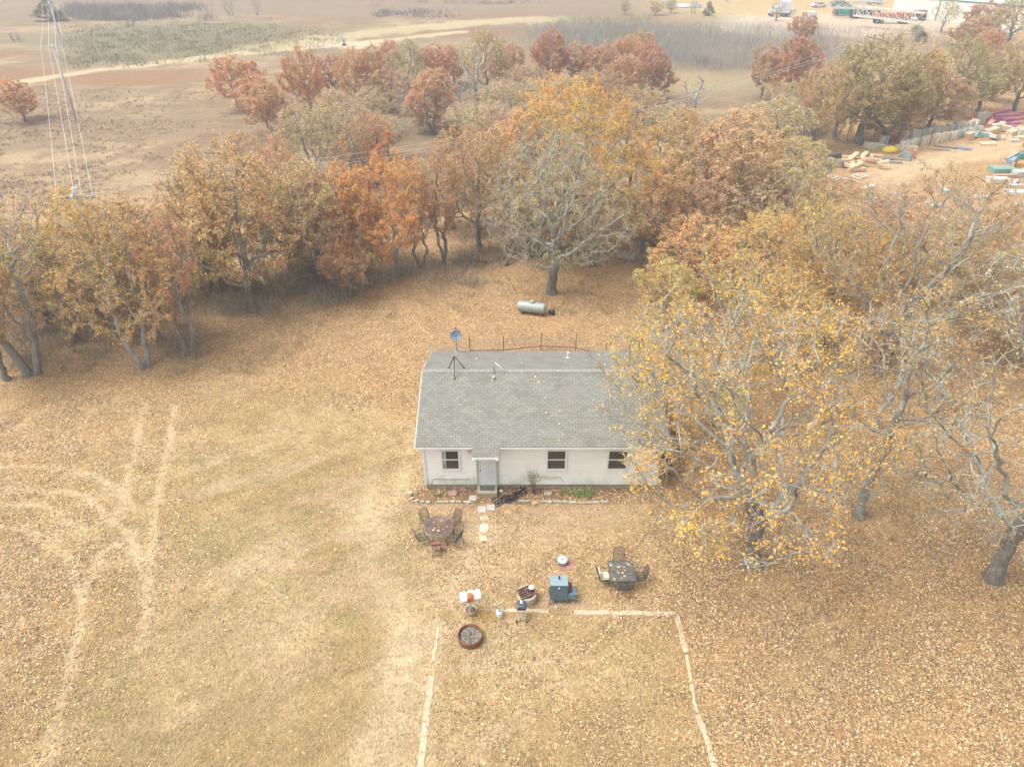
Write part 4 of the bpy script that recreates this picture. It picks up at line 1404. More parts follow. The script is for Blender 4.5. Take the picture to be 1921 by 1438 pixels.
ft.box((dcx + dw / 2 + .06, WY - .04, (dz0 + dz1) / 2 + .03), (.11, .09, 2.12))
ft.build('door_frame', M_GREYTRIM, house)
# awning continues the slope over the door
d_ = .2
while pr(0, YF - d_, ZE - SLOPE * d_ + .01)[1] < 858.5: d_ += .01
a0, a1 = (885.3 - 960.5) / FPX, (935.3 - 960.5) / FPX
zc_ = pr(0, YF - d_, ZE - SLOPE * d_)[2]
ax0, ax1 = a0 * zc_, a1 * zc_
aw = roof_slab('awning', ax0, ax1, YF - d_, ZE - SLOPE * d_ + .012, YF + .02, ZE + .02, .07, MSH, house)
ab = MB()
ab.box(((ax0 + ax1) / 2, YF - d_ - .012, ZE - SLOPE * d_ - .05), (ax1 - ax0, .02, .12))
for x in (ax0 + .06, ax1 - .06):
    ab.box((x, YF - .03 - (d_ - .1) / 2, ZE - SLOPE * d_ - .07), (.07, d_ - .05 + .3, .09))
    ab.bar((x, WY - .05, ZE - .85), (x, YF - d_ + .12, ZE - SLOPE * d_ - .1), .06, .06)
ab.build('awning_bracket', M_WHITE, house)

# flood light, meter box, wall wires
fl = on_y(882, 846, WY - .1)
f_ = MB().lathe([(0, 0), (.06, 0), (.06, .03), (0, .03)], (fl.x, WY - .01, fl.z), 14, rotm('X', 90))
f_ = f_.build('floodlight', M_WHITE, house)
for s in (-1, 1):
    MB().lathe([(0, 0), (.03, .01), (.045, .09), (.075, .15), (.07, .155), (0, .14)], (fl.x + s * .03, WY - .06, fl.z), 14, rotm('Z', s * 38) @ rotm('X', 112)).build('lamp_head', M_WHITE, f_)
w_ = MB()
q = lambda x, y: on_y(x, y, WY - .03)
w_.path([q(809, 908), q(811, 902), q(812.5, 898), q(820, 898.5), q(845, 899.2), q(870, 899), q(886, 898.3)], .012, 5)
w_.path([q(1002, 893), q(1022, 894), q(1033, 899), q(1040, 896), q(1050, 895), q(1057, 903)], .009, 5)
w_.build('wall_cable', mat('grey_cable', (.20, .21, .17), None, 5, .7), house)
mb_ = MB()
p = q(885.5, 897); mb_.box((p.x, WY - .05, p.z), (.10, .06, .13), None, .01)
p = q(956, 894); mb_.box((p.x, WY - .04, p.z), (.07, .05, .07), None, .01)
mb_.build('outlet_box', M_WHITE, house)

# things on the roof
def roofz(y): return ZR - abs(y - YR) * SLOPE


ds = empty('satellite_dish', (0, 0, 0), 0, 'grey blue oval satellite dish on a mast at the rear roof edge', 'satellite dish')
bx = at(857, 659.5, 3.12); by_ = min(bx.y, YB - .1)
bz = roofz(by_) + .02
MDB = mat('dish_blue_grey', (.16, .22, .27), (.11, .155, .20), 6, .5)
MB().tube((bx.x, by_, bz), (bx.x, by_, bz + .95), .028).lathe([(.13, 0), (.13, .02), (.05, .05), (0, .05)], (bx.x, by_, bz - .01), 12).build('mast', mat('mast_blue_grey', (.30, .38, .41), None, 6, .5), ds)
R_ = rotm('X', 58)
cc = Vector((bx.x, by_ - .04, bz + 1.12))
dish = MB().lathe([(0, 0), (.15, .012), (.27, .045), (.345, .085), (.352, .10), (.34, .098), (.26, .062), (.15, .028), (0, .016)], (0, 0, 0), 32, Matrix.Translation(cc) @ R_ @ Matrix.Diagonal((1.0, .86, 1, 1)))
dish.build('reflector', MDB, ds)
MB().lathe([(.02, .101), (.06, .102), (0, .103)], (0, 0, 0), 12, Matrix.Translation(cc) @ R_ @ Matrix.Diagonal((.8, 1.0, .55, 1))).build('emblem_mark', mat('faded_orange', (.36, .13, .07), None, 8, .6), ds)
arm = MB()
e = cc + Vector((0, .12, .40))
MB().bar(cc + Vector((0, -.28, -.05)), cc + Vector((0, .02, -.18)), .05, .05).build('mount_bracket', M_STEEL, ds)
arm.path([cc + R_ @ Vector((0, .30, .06)), cc + R_ @ Vector((0, .46, .18)), cc + R_ @ Vector((0, .40, .42))], .016, 6)
arm.box(cc + R_ @ Vector((0, .40, .42)), (.16, .08, .09), R_, .015)
arm.build('feed_arm', mat('dark_blue_grey', (.08, .12, .15), None, 6, .5), ds)
br_ = MB()
for s in (-1, 1):
    br_.tube((bx.x, by_, bz + .55), (bx.x + s * .5, by_ + .02 - .25, roofz(by_ - .25) + .01), .012, n=6)
br_.build('brace', M_STEEL, ds)

tp = empty('tripod_mount', (0, 0, 0), 0, 'empty black three legged antenna mount straddling the roof ridge', 'antenna mount')
ap = Vector((at(851.5, 670, 5.5).x, YR + .02, 5.42))
MB().tube(ap - Vector((0, 0, .22)), ap + Vector((0, 0, .05)), .035, n=8).build('collar', M_BLACK, tp)
for fx, fy in ((-.36, .42), (.47, .42), (.02, -.55)):
    ft_ = Vector((ap.x + fx, YR + fy, roofz(YR + fy) + .02))
    lg = MB().bar(ap + Vector((fx * .08, fy * .08, 0)), ft_, .035, .035).box(ft_, (.12, .08, .015)).build('leg', M_BLACK, tp)
r_ = MB()
mid = [ap + (Vector((fx, fy, 0)) * .5) - Vector((0, 0, .48)) for fx, fy in ((-.36, .42), (.47, .42), (.02, -.55))]
ctr = Vector((ap.x, YR, mid[0].z - .02))
for m_ in mid: r_.tube(ctr, m_, .009, n=5)
r_.build('brace', M_STEEL, tp)

an = empty('roof_antenna', (0, 0, 0), 0, 'white stick antenna bent over beside the ridge right of the tripod mount', 'antenna')
ab_ = Vector((at(927, 700, 4.6).x, YR - .12, roofz(YR - .12)))
MB().tube(ab_, ab_ + Vector((.03, .02, .62)), .022, n=8).box(ab_ + Vector((0, 0, .02)), (.2, .16, .03)).tube(ab_ + Vector((-.12, -.02, .02)), ab_ + Vector((.02, 0, .4)), .013, n=6).build('mast', M_STEEL, an)
top = ab_ + Vector((.03, .02, .60))
endp = at(951, 706, 4.62); endp = Vector((endp.x, endp.y, 4.62))
MB().tube(top, Vector((endp.x, YR - .28, roofz(YR - .28) + .12)), .019, n=8).build('boom', M_WHITE, an)
pc = at(926.3, 709, 4.45)
MB().lathe([(0, -.14), (.045, -.13), (.055, -.08), (.055, .1), (.04, .14), (0, .15)], (pc.x, pc.y, roofz(pc.y) + .07), 12, rotm('X', 62)).build('radio_pod', M_WHITE, an)

vp = at(1065, 671, 3.65)
vy = min(vp.y, YB - .4)
ve = MB().tube((vp.x, vy, roofz(vy) - .02), (vp.x, vy, roofz(vy) + .42), .035, n=10)
vo = ve.build('vent_pipe', M_WHITE, house)
MB().lathe([(.12, 0), (.10, .012), (.045, .05), (.045, .07), (.036, .07), (.036, 0)], (vp.x, vy, roofz(vy)), 14, rotm('X', -19)).build('flashing', M_WHITE, vo)

# window air conditioner / blue shelf at the right end
bp_ = at(1247, 845, 2.0)
rk = empty('storage_rack', (7.95, 28.3, 0), 0, 'black rack with a blue shelf against the right end wall', 'rack')
k_ = MB()
for x in (-.35, .35):
    for y in (-.22, .22): k_.bar((x, y, 0), (x, y, 1.75), .04, .04)
for z_ in (.5, 1.1): k_.box((0, 0, z_), (.74, .48, .03))
k_.build('frame', M_BLACK, rk)
MB().box((0, 0, 1.77), (.78, .52, .05), None, .01).build('shelf', mat('blue_board', (.16, .30, .42), None, 5, .5), rk)

# steps
st = empty('wooden_steps', (0, 0, 0), 0, 'weathered wooden box step below the white front door', 'steps')
s0, s1 = on_y(895, 926, WY - .62), on_y(932.5, 926, WY - .62)
scx, sw = (s0.x + s1.x) / 2, s1.x - s0.x
tz = dz0 - .03
sb = MB()
for i in range(5):
    sb.box((scx, WY - .09 - .125 * i, tz - .02), (sw, .118, .035), None, .004)
sb.build('tread', M_WOOD, st)
sb = MB()
for i in range(2):
    sb.box((scx, WY - .635, tz - .105 - i * .125), (sw - .02, .03, .118))
for s in (-1, 1): sb.box((scx + s * (sw / 2 - .03), WY - .34, tz / 2 - .02), (.04, .56, tz - .045))
sb.build('riser', M_WOOD, st)
tag(MB().box((scx, WY - .27, tz + .009), (.76, .36, .012), None, .004).build('door_mat', mat('dark_rubber', (.09, .095, .09), (.055, .06, .055), 14, .9, spot=(.2, .2, .17), spot_sc=12)), 'dark grey door mat on the wooden step', 'door mat')

# well of stones edging the bed
stones = []
M_STONE = [mat('sandstone_pale', (.52, .45, .33), (.38, .32, .22), 5, .95, bump=.5), mat('sandstone_grey', (.42, .38, .30), (.30, .27, .21), 5, .95, bump=.5), mat('sandstone_gold', (.46, .35, .18), (.33, .25, .13), 5, .95, bump=.5)]


def stone_mesh(w, d, h, m, seed):
    rs = np.random.RandomState(seed)
    poly = []
    for i in range(9):
        a = 2 * math.pi * i / 9
        sx = math.copysign(abs(math.cos(a)) ** .45, math.cos(a)); sy = math.copysign(abs(math.sin(a)) ** .45, math.sin(a))
        poly.append((sx * w / 2 * rs.uniform(.86, 1.05), sy * d / 2 * rs.uniform(.82, 1.05)))
    mb = MB()
    nn = len(poly)
    V = [(x * 1.0, y * 1.0, -.03) for x, y in poly] + [(x, y, h * .75 * rs.uniform(.9, 1.1)) for x, y in poly] + [(x * .86, y * .82, h * rs.uniform(.95, 1.05)) for x, y in poly]
    Fs = [tuple(range(2 * nn, 3 * nn))]
    for r in (0, nn):
        Fs += [(r + i, r + (i + 1) % nn, r + nn + (i + 1) % nn, r + nn + i) for i in range(nn)]
    mb.add(V, Fs)
    return mb


SN = [(769, 928, .20, .30, 0, 60, 'upright pale stone at the left tip of the bed edging'), (773, 936, .22, .14, 0, 40, 'pale stone next to the left tip of the bed edging'),
      (781, 940.5, .26, .14, 0, 20, 'angled stone at the left bend of the bed edging'), (792, 942.5, .24, .14, 1, 5, 'flat stone just right of the left bend of the edging'), (803, 943, .26, .14, 0, 4, 'flat stone above the round table, left of a gap'),
      (826, 942.5, .42, .15, 1, 0, 'long grey stone right of the gap above the round table'), (836.5, 942.5, .34, .15, 2, 0, 'golden stone above the right of the round table'), (849, 942, .28, .17, 0, 0, 'blocky stone right of the golden one'),
      (860.5, 942.5, .34, .14, 1, 0, 'grey flat stone two places left of the steps'), (876, 943, .42, .14, 0, 0, 'pale flat stone left of the wooden steps'),
      (978, 941, .42, .15, 1, 0, 'grey stone at the right of the hose coil'), (990, 941, .30, .15, 1, 5, 'short grey stone after the hose coil'), (1003, 944.5, .34, .3, 2, 30, 'tilted tan stone standing out of the edging'), (1021, 941.5, .36, .15, 1, 0, 'flat stone right of the tilted tan one'),
      (1031, 942.5, .30, .14, 0, 0, 'pale flat stone below the middle window'), (1045, 942, .42, .14, 1, 0, 'flat grey stone right of the middle window'), (1059, 943, .44, .14, 1, 0, 'long grey stone left of the green clump'),
      (1074, 943.5, .42, .15, 0, 0, 'long pale stone below the green clump'), (1089, 944.5, .42, .14, 1, 0, 'dark flat stone right of the green clump'), (1104, 944, .42, .14, 1, 3, 'flat stone near the right end of the edging'), (1118, 943.5, .40, .14, 0, 0, 'pale stone under the gold oak branches'), (1134, 943, .40, .14, 1, 0, 'rightmost visible stone of the bed edging')]
for i, (px, py, w, d, mi, rz, lab) in enumerate(SN):
    g = at(px, py)
    o = stone_mesh(w, d, .11 if i else .2, None, i).build('edging_stone', M_STONE[mi], None, (g.x, g.y, 0))
    o.rotation_euler = (0, 0, math.radians(rz))
    tag(o, lab, 'stone', 'stones edging the flower bed')
for px, py, w, d, c, lab in ((849, 926, .5, .42, (.42, .25, .20), 'flat reddish rock lying in the bed left of the steps'), (869, 918, .4, .3, (.36, .20, .16), 'small reddish rock near the wall left of the steps'),
                             (1028, 926, .44, .36, (.42, .36, .24), 'rounded tan rock in the bed below the middle window')):
    g = at(px, py)
    tag(stone_mesh(w, d, .1, None, int(px)).build('rock', mat('rock_%d' % px, c, None, 5, .95, bump=.5), None, (g.x, g.y, 0)), lab, 'rock')
M_PAV = mat('paver_grey', (.43, .42, .37), (.34, .33, .29), 5, .95, bump=.3)
for px, py, w, rz, lab in ((904, 956, .42, 2, 'square grey paver lying at the left before the steps'), (921, 952.5, .41, -4, 'square grey paver lying at the right before the steps'), (887, 934.5, .38, 0, 'grey paver in the bed at the left side of the steps')):
    g = at(px, py)
    o = MB().box((0, 0, .02), (w, w, .06), None, .008).build('paver', M_PAV, None, (g.x, g.y, 0)); o.rotation_euler = (0, 0, math.radians(rz))
    tag(o, lab, 'paver', 'concrete pavers by the steps')
for px, py, w, d, c, sd, lab in ((908, 972, .46, .36, (.50, .44, .30), 3, 'yellowish flat stepping stone nearest the pavers'), (908, 990, .46, .62, (.56, .52, .42), 4, 'whitish jagged stepping stone in the middle of the path'), (906, 1010, .4, .4, (.60, .52, .36), 5, 'cream stepping stone farthest from the steps')):
    g = at(px, py)
    tag(stone_mesh(w, d, .03, None, sd).build('stepping_stone', mat('step_%d' % sd, c, None, 6, .95, spot=(.42, .32, .2), bump=.4), None, (g.x, g.y, 0)), lab, 'stepping stone')

# concrete strips of an old slab edge
def strip(pts, w, label, seed):
    rs = np.random.RandomState(seed)
    P = [at(*p) for p in pts]
    Q = []
    for a, b in zip(P[:-1], P[1:]):
        k = max(2, int((b - a).length / .25))
        for i in range(k): Q.append(a.lerp(b, i / k))
    Q.append(P[-1])
    V, Fs = [], []
    for i, p in enumerate(Q):
        d = (Q[min(i + 1, len(Q) - 1)] - Q[max(i - 1, 0)]).normalized()
        nrm = Vector((-d.y, d.x, 0))
        a, b = w / 2 * rs.uniform(.75, 1.1), w / 2 * rs.uniform(.75, 1.1)
        V += [p + nrm * a + Vector((0, 0, -.05)), p + nrm * a * .94 + Vector((0, 0, .02)), p - nrm * b * .94 + Vector((0, 0, .02)), p - nrm * b + Vector((0, 0, -.05))]
    for i in range(len(Q) - 1):
        for k in range(3): Fs.append((4 * i + k, 4 * i + k + 1, 4 * i + 5 + k, 4 * i + 4 + k))
    o = MB().add(V, Fs).build('concrete_strip', mat('old_concrete', (.56, .47, .34), (.43, .35, .24), 4, .95, spot=(.40, .30, .18), spot_t=(.48, .62), spot_sc=2.2, bump=.4))
    return tag(o, label, 'concrete footing')


strip([(903, 1144), (960, 1144), (1030, 1146)], .2, 'faint concrete strip between the gas bottle and the blue smoker', 1)
strip([(1077, 1148), (1170, 1149), (1268, 1151)], .27, 'long pale concrete strip right of the blue smoker', 2)
strip([(1269, 1153), (1277, 1185), (1287, 1222)], .25, 'concrete strip running down from the right corner', 3)
strip([(1288, 1228), (1298, 1290), (1307, 1336)], .13, 'thin leaf covered concrete strip down the right side', 7)
strip([(1308, 1340), (1325, 1385), (1344, 1450)], .22, 'concrete strip entering the bottom edge at the right', 4)
strip([(809, 1268), (801, 1330), (788, 1450)], .27, 'concrete strip entering the bottom edge at the left', 5)
strip([(822, 1175), (817, 1215), (812, 1240)], .12, 'narrow broken concrete strip left of the fire ring', 6)

# hose
hb = MB()
rs_ = np.random.RandomState(8)
pts = []
t = 0
H0 = at(928, 946); H1 = at(982, 921)
for k in range(13):
    c = H0.lerp(H1, k / 12) + Vector((rs_.uniform(-.15, .15), rs_.uniform(-.3, .3), 0))
    r = rs_.uniform(.12, .3)
    if k > 8: r *= .7
    for i in range(12):
        a = 2 * math.pi * i / 12 + k
        pts.append(c + Vector((r * math.cos(a), r * .75 * math.sin(a), .03 + .012 * k * (i % 3) * .4)))
hb.path(pts, .024, 6)
c = at(975, 941)
hb.path([c + Vector((.17 * math.cos(a), .16 * math.sin(a), .025)) for a in np.linspace(0, 6.28, 16, False)], .014, 6, True)
tag(hb.build('garden_hose', mat('black_rubber', (.03, .032, .035), (.015, .016, .018), 8, .55)), 'tangled black hose heaped right of the front steps', 'hose')
g = at(940, 921)
po = empty('reel_lid', (g.x, g.y, 0), 0, 'small white round cap with dark holes beside the steps', 'cap')
MB().lathe([(.09, 0), (.10, .05), (.085, .065), (0, .065)], n=18).build('cap_body', M_WHITE, po)
MB().lathe([(.022, .066), (.02, .07), (0, .07)], (0, .035, 0), 8).lathe([(.022, .066), (.02, .07), (0, .07)], (0, -.035, 0), 8).build('hole', M_BLACK, po)

# plants at the wall
def plant(px, py, nb, h, w, col, col2, label, cat, name, stem=False, seed=2):
    g = at(px, py)
    rs = np.random.RandomState(seed)
    root = empty(name, (g.x, g.y, 0), 0, label, cat)
    P = rs.randn(nb, 3) * ((w, w * .4, 0) if not stem else (.05, .04, 0))
    V, F = blades(P, h, .02 if not stem else .006, rs, .55 if not stem else .13)
    m, nt, b = nodes(name + '_leaf')
    a = N(nt, 'ShaderNodeAttribute', attribute_name='v')
    nt.links.new(ramp(nt, a.outputs['Fac'], [(0, col), (1, col2)]), b.inputs['Base Color'])
    link('leaves' if not stem else 'stem', np_mesh('blade', V, F, m, {'v': ('FACE', 'FLOAT', rs.rand(nb))}), root)
    if stem:
        Q = rs.randn(90, 3) * (.16, .1, .22) + (0, 0, h * .8)
        V, F = leaf_quads(Q, .07, .3, rs)
        link('leaves', np_mesh('leaves', V, F, M_LEAF, {'v': ('FACE', 'FLOAT', rs.rand(90)), 'h': ('FACE', 'FLOAT', rs.rand(90))}), root, color=(.16, .22, .07))
    return root


plant(1095, 928, 260, .3, .26, (.20, .27, .08), (.38, .42, .17), 'bright green strappy clump in the bed below the right window', 'plant', 'strap_leaf_plant', seed=3)
plant(1063, 925, 70, .25, .16, (.22, .26, .10), (.38, .38, .17), 'smaller green clump left of the bright strappy one', 'plant', 'strap_leaf_plant', seed=4)
plant(948, 913, 70, .22, .2, (.16, .27, .08), (.30, .40, .14), 'green weeds against the wall right of the steps', 'plant', 'weed', seed=5)
plant(1000, 925, 70, 1.35, .10, (.16, .10, .08), (.28, .20, .15), 'thin brown stemmed shrub before the white wall', 'shrub', 'wall_shrub', True, 6)
plant(822, 929, 60, .18, .2, (.25, .24, .09), (.42, .38, .17), 'yellowish weeds in the left part of the bed', 'plant', 'weed', seed=7)

# chicken-wire yard behind the house
MTP = mat('red_post', (.28, .09, .05), (.20, .07, .045), 8, .7)
fe = empty('wire_fence', (0, 0, 0), 0, 'wire fence on rusty red posts curving behind the house', 'fence')
FP = []
for px, py in ((806, 643), (880.5, 632), (944.5, 631.5), (1015.5, 624), (1081.5, 626.5), (1138, 644)):
    lo = at(px, py, 1.45)
    FP.append(Vector((lo.x, lo.y, 0)))
for p in FP[1:]:
    MB().bar(p, p + Vector((0, 0, 1.5)), .06, .05).build('post', MTP, fe)
rl = MB()
for a, b in zip(FP[1:-1], FP[2:]): rl.bar(a + Vector((0, 0, .42)), b + Vector((0, 0, .42)), .045, .045)
rl.build('rail', MTP, fe)
wm = MB()
for a, b in zip(FP[:-1], FP[1:]):
    L_ = (b - a).length
    for i in range(int(L_ / .12)):
        p = a.lerp(b, i * .12 / L_)
        wm.bar(p, p + Vector((rnd.uniform(-.02, .02), 0, 1.28)), .009, .009)
    for z_ in np.arange(.05, 1.3, .12):
        m_ = a.lerp(b, .5) + Vector((0, 0, z_ - .03))
        wm.bar(a + Vector((0, 0, z_)), m_, .009, .009); wm.bar(m_, b + Vector((0, 0, z_)), .009, .009)
wm.build('wire_mesh', mat('galvanised_wire', (.34, .34, .33), (.24, .24, .23), 8, .5), fe)
ga = empty('chain_link_gate', (0, 0, 0), 0, 'blue grey chain link panel seen edge on at the rear left corner', 'gate')
a, b = FP[0].copy(), Vector((-4.72, 35.5, 0))
fr = MB()
for p in (a, b): fr.tube(p, p + Vector((0, 0, 1.6)), .028, n=8)
for z_ in (.08, 1.55): fr.tube(a + Vector((0, 0, z_)), b + Vector((0, 0, z_)), .022, n=8)
fr.build('frame', mat('blue_grey_pipe', (.25, .33, .36), None, 8, .45), ga)
cl = MB()
L_ = (b - a).length
k = int(L_ / .07)
for i in range(-int(1.45 / .07), k):
    for s in (0, 1):
        t0, t1 = i * .07 / L_, (i * .07 + 1.45) / L_
        z0_, z1_ = (.08, 1.53)
        u0, u1 = max(t0, 0), min(t1, 1)
        if u1 <= u0: continue
        f0, f1 = (u0 - t0) / (t1 - t0), (u1 - t0) / (t1 - t0)
        za, zb_ = z0_ + (z1_ - z0_) * f0, z0_ + (z1_ - z0_) * f1
        if s: za, zb_ = z0_ + z1_ - za, z0_ + z1_ - zb_
        cl.bar(a.lerp(b, u0) + Vector((0, 0, za)), a.lerp(b, u1) + Vector((0, 0, zb_)), .007, .007)
cl.build('wire_mesh', mat('blue_grey_wire', (.30, .38, .41), None, 8, .45), ga)
# ------------------------------------------------------------------ things in the yard
M_TANK = mat('tank_silver', (.38, .41, .385), (.28, .31, .29), 4, .5, spot=(.28, .30, .27), spot_sc=5, metal=.15, bump=.1)
tk = empty('propane_tank', (0, 0, 0), 0, 'silver grey propane tank lying on the leaves behind the house', 'gas tank')
pa, pb = at(972, 573, .55), at(1023, 579, .55)
ctr_, ax_ = (pa + pb) / 2, (pb - pa)
Ln = 2.25
ax_.z = 0
ang = math.atan2(ax_.y, ax_.x)
tk.location = (ctr_.x, ctr_.y, 0)
tk.rotation_euler = (0, 0, ang)
prf = [(0, -Ln / 2)]
for i in range(1, 7):
    t = i / 6 * math.pi / 2
    prf.append((.40 * math.sin(t), -Ln / 2 + .24 * (1 - math.cos(t))))
prf += [(.40, -.3), (.402, 0), (.40, .3)]
prf += [(r, -z) for r, z in reversed(prf[:7])]
MB().lathe(prf, (0, 0, .56), 28, rotm('Y', 90)).build('shell', M_TANK, tk)
bn = MB()
for x in (-.45, .10, .62): bn.lathe([(.404, -.018), (.409, 0), (.404, .018)], (x, 0, .56), 28, rotm('Y', 90))
bn.build('band', mat('tank_band', (.30, .33, .25), None, 6, .6), tk)
dm = MB().lathe([(.19, 0), (.19, .10), (.16, .15), (.08, .18), (0, .185)], (.02, .02, .93), 20).build('valve_hood', M_TANK, tk)
MB().path([(.14, -.16, .95), (.14, -.2, 1.0), (.26, -.05, 1.0)], .014).build('regulator', M_STEEL, dm)
lg = MB()
for x in (-.72, .72):
    for y in (-.2, .2): lg.box((x, y, .1), (.09, .09, .26))
for x in (-.72, .72): lg.box((x, 0, .19), (.1, .5, .05))
lg.build('foot', M_STEEL, tk)
g = at(1031, 588)
bk = empty('black_bucket', (g.x, g.y, .16), .5, 'black plastic bucket tipped over at the end of the propane tank', 'bucket')
MB().lathe([(.15, 0), (.19, .38), (.175, .38), (.14, .02), (0, .02)], (0, 0, 0), 20, rotm('Z', 20) @ rotm('X', 78)).build('shell', M_BLACK, bk)
MB().path([rotm('Z', 20) @ rotm('X', 78) @ Vector((.19 * math.cos(t), .19 * math.sin(t), .36 + .1 * math.sin(t))) for t in np.linspace(0, math.pi, 9)], .006).build('handle', M_STEEL, bk)

# fire ring
g = at(882.5, 1198)
fp = empty('fire_ring', (g.x, g.y, 0), 0, 'round rusty steel fire ring full of grey ashes and sticks', 'fire pit')
MB().lathe([(.50, 0), (.505, .06), (.495, .18), (.505, .33), (.49, .335), (.475, .32), (.47, .05), (.47, .0)], n=40).build('ring', M_RUST, fp)
leg_ = MB()
for t in (.6, 2.6, 4.0, 5.4): leg_.bar((.46 * math.cos(t), .46 * math.sin(t), .02), (.6 * math.cos(t), .6 * math.sin(t), -.01), .03, .02)
leg_.build('foot', M_RUST, fp)
aV, aF = [], []
rs_ = np.random.RandomState(4)
kk = 24
rings = [0, .12, .24, .36, .468]
for r in rings[1:]:
    for i in range(kk):
        a = 2 * math.pi * i / kk
        aV.append((r * math.cos(a), r * math.sin(a), .13 + .07 * rs_.rand() + .04 * math.cos(3 * a)))
aV.append((0, 0, .2))
for i in range(kk): aF.append((len(aV) - 1, i, (i + 1) % kk))
for j in range(3):
    for i in range(kk): aF.append((j * kk + i, (j + 1) * kk + i, (j + 1) * kk + (i + 1) % kk, j * kk + (i + 1) % kk))
MB().add(aV, aF).build('ash_bed', mat('ash', (.30, .26, .22), (.07, .06, .05), 16, .95, spot=(.5, .45, .38), spot_sc=14, bump=.8), fp)
sk = MB()
for i in range(46):
    a, r = rs_.rand() * 6.28, rs_.rand() ** .5 * .38
    c = Vector((r * math.cos(a), r * math.sin(a), .2 + rs_.rand() * .05)); t = rs_.rand() * 6.28; l = rs_.uniform(.05, .19)
    d = Vector((math.cos(t), math.sin(t), rs_.uniform(-.2, .2))) * l / 2
    sk.bar(c - d, c + d, .014, .012)
sk.build('burnt_stick', mat('charred_wood', (.40, .34, .27), (.06, .05, .045), 6, .9), fp)

# barrel smoker-grill standing on a post in a pot
g = at(883.5, 1150)
bg = empty('barrel_grill', (g.x, g.y, 0), 0, 'white barrel grill with a large rust patch on a single post', 'grill')
MB().lathe([(.19, 0), (.235, .26), (.25, .30), (.235, .30), (.20, .24), (.18, .05), (0, .05)], n=26).build('pot', mat('cream_pot', (.58, .54, .44), (.44, .40, .31), 6, .8, spot=(.35, .2, .12), spot_sc=5), bg)
MB().lathe([(.20, .22), (.1, .245), (0, .25)], n=18).build('fill', mat('rusty_fill', (.38, .20, .13), (.2, .11, .08), 10, .9, spot=(.55, .5, .42), spot_sc=9), bg)
MB().tube((0, .02, .1), (0, .02, .92), .048, n=12).box((-.03, .06, .45), (.07, .03, .5)).build('post', mat('post_white', (.58, .58, .55), (.42, .42, .40), 5, .7), bg)
m, nt, b = nodes('white_enamel_rusted')
tcx = N(nt, 'ShaderNodeTexCoord')
sx = N(nt, 'ShaderNodeSeparateXYZ'); nt.links.new(tcx.outputs['Object'], sx.inputs[0])
nn1 = N(nt, 'ShaderNodeTexNoise', Scale=7.0, Detail=6.0, Roughness=.7); nt.links.new(tcx.outputs['Object'], nn1.inputs['Vector'])
vl = N(nt, 'ShaderNodeVectorMath', operation='LENGTH')
mp_ = N(nt, 'ShaderNodeMapping'); mp_.inputs['Scale'].default_value = (4.2, 3.6, 0); mp_.inputs['Location'].default_value = (-.12, .55, 0)
nt.links.new(tcx.outputs['Object'], mp_.inputs[0]); nt.links.new(mp_.outputs[0], vl.inputs[0])
ad = N(nt, 'ShaderNodeMath', operation='ADD'); nt.links.new(vl.outputs['Value'], ad.inputs[0]); nt.links.new(nn1.outputs['Fac'], ad.inputs[1])
f_ = ramp(nt, ad.outputs[0], [(.0, (1, 1, 1)), (1.0, (0, 0, 0))])
mr = N(nt, 'ShaderNodeMapRange'); mr.inputs['From Min'].default_value = 1.02; mr.inputs['From Max'].default_value = 1.38; mr.inputs['To Min'].default_value = 1; mr.inputs['To Max'].default_value = 0
nt.links.new(ad.outputs[0], mr.inputs[0])
rc = ramp(nt, nn1.outputs['Fac'], [(.3, (.14, .055, .035)), (.5, (.36, .12, .045)), (.7, (.58, .26, .10))])
nt.links.new(mix(nt, (.76, .75, .72), rc, mr.outputs[0]), b.inputs['Base Color'])
b.inputs['Roughness'].default_value = .5
Rz = rotm('Z', 14)
TB = Matrix.Translation((0, .0, 1.1)) @ Rz
bb = MB()
segs = 20
for (s0_, s1_) in ((0, segs),):
    V, Fs = [], []
    for x in (-.42, .42):
        for i in range(segs):
            a = 2 * math.pi * i / segs
            V.append((x, .235 * math.cos(a), .235 * math.sin(a)))
    Fs = [(i, (i + 1) % segs, segs + (i + 1) % segs, segs + i) for i in range(segs)]
    bb.add(V, Fs, True, TB)
    bb.add(V, [tuple(reversed(range(segs))), tuple(range(segs, 2 * segs))], False, TB)
bo = bb.build('barrel', m, bg)
hd = MB()
for x in (-.12, .2):
    hd.path([TB @ Vector((x, .06, .225)), TB @ Vector((x, .08, .30)), TB @ Vector((x, .14, .30)), TB @ Vector((x, .16, .18))], .012)
hd.build('handle', M_BLACK, bo)
MB().bar(TB @ Vector((-.43, -.238, .0)), TB @ Vector((.43, -.238, .0)), .02, .02).build('lid_rim', mat('rust_rim', (.32, .14, .07), None, 8, .8), bo)

# gas bottle
g = at(937, 1155)
gb = empty('gas_bottle', (g.x, g.y, 0), 0, 'white gas bottle standing on straw left of the charcoal grill', 'gas bottle')
MB().lathe([(.11, 0), (.12, .03), (.15, .06), (.156, .12), (.156, .27), (.14, .34), (.09, .38), (.03, .39), (0, .39)], n=26).build('shell', mat('gas_white', (.66, .69, .66), (.55, .58, .55), 4, .45), gb)
cl_ = MB()
for s in (-1, 1):
    pts_ = [(.085 * math.cos(t), .085 * math.sin(t)) for t in np.linspace(.3 + (0 if s > 0 else math.pi), 2.7 + (0 if s > 0 else math.pi), 8)]
    for p0_, p1_ in zip(pts_[:-1], pts_[1:]):
        cl_.bar((*p0_, .42), (*p1_, .42), .012, .12)
cl_.build('collar', mat('gas_collar', (.50, .53, .50), None, 4, .5), gb)
MB().tube((0, 0, .38), (0, 0, .46), .025).box((0, 0, .47), (.07, .03, .03)).build('valve', M_STEEL, gb)

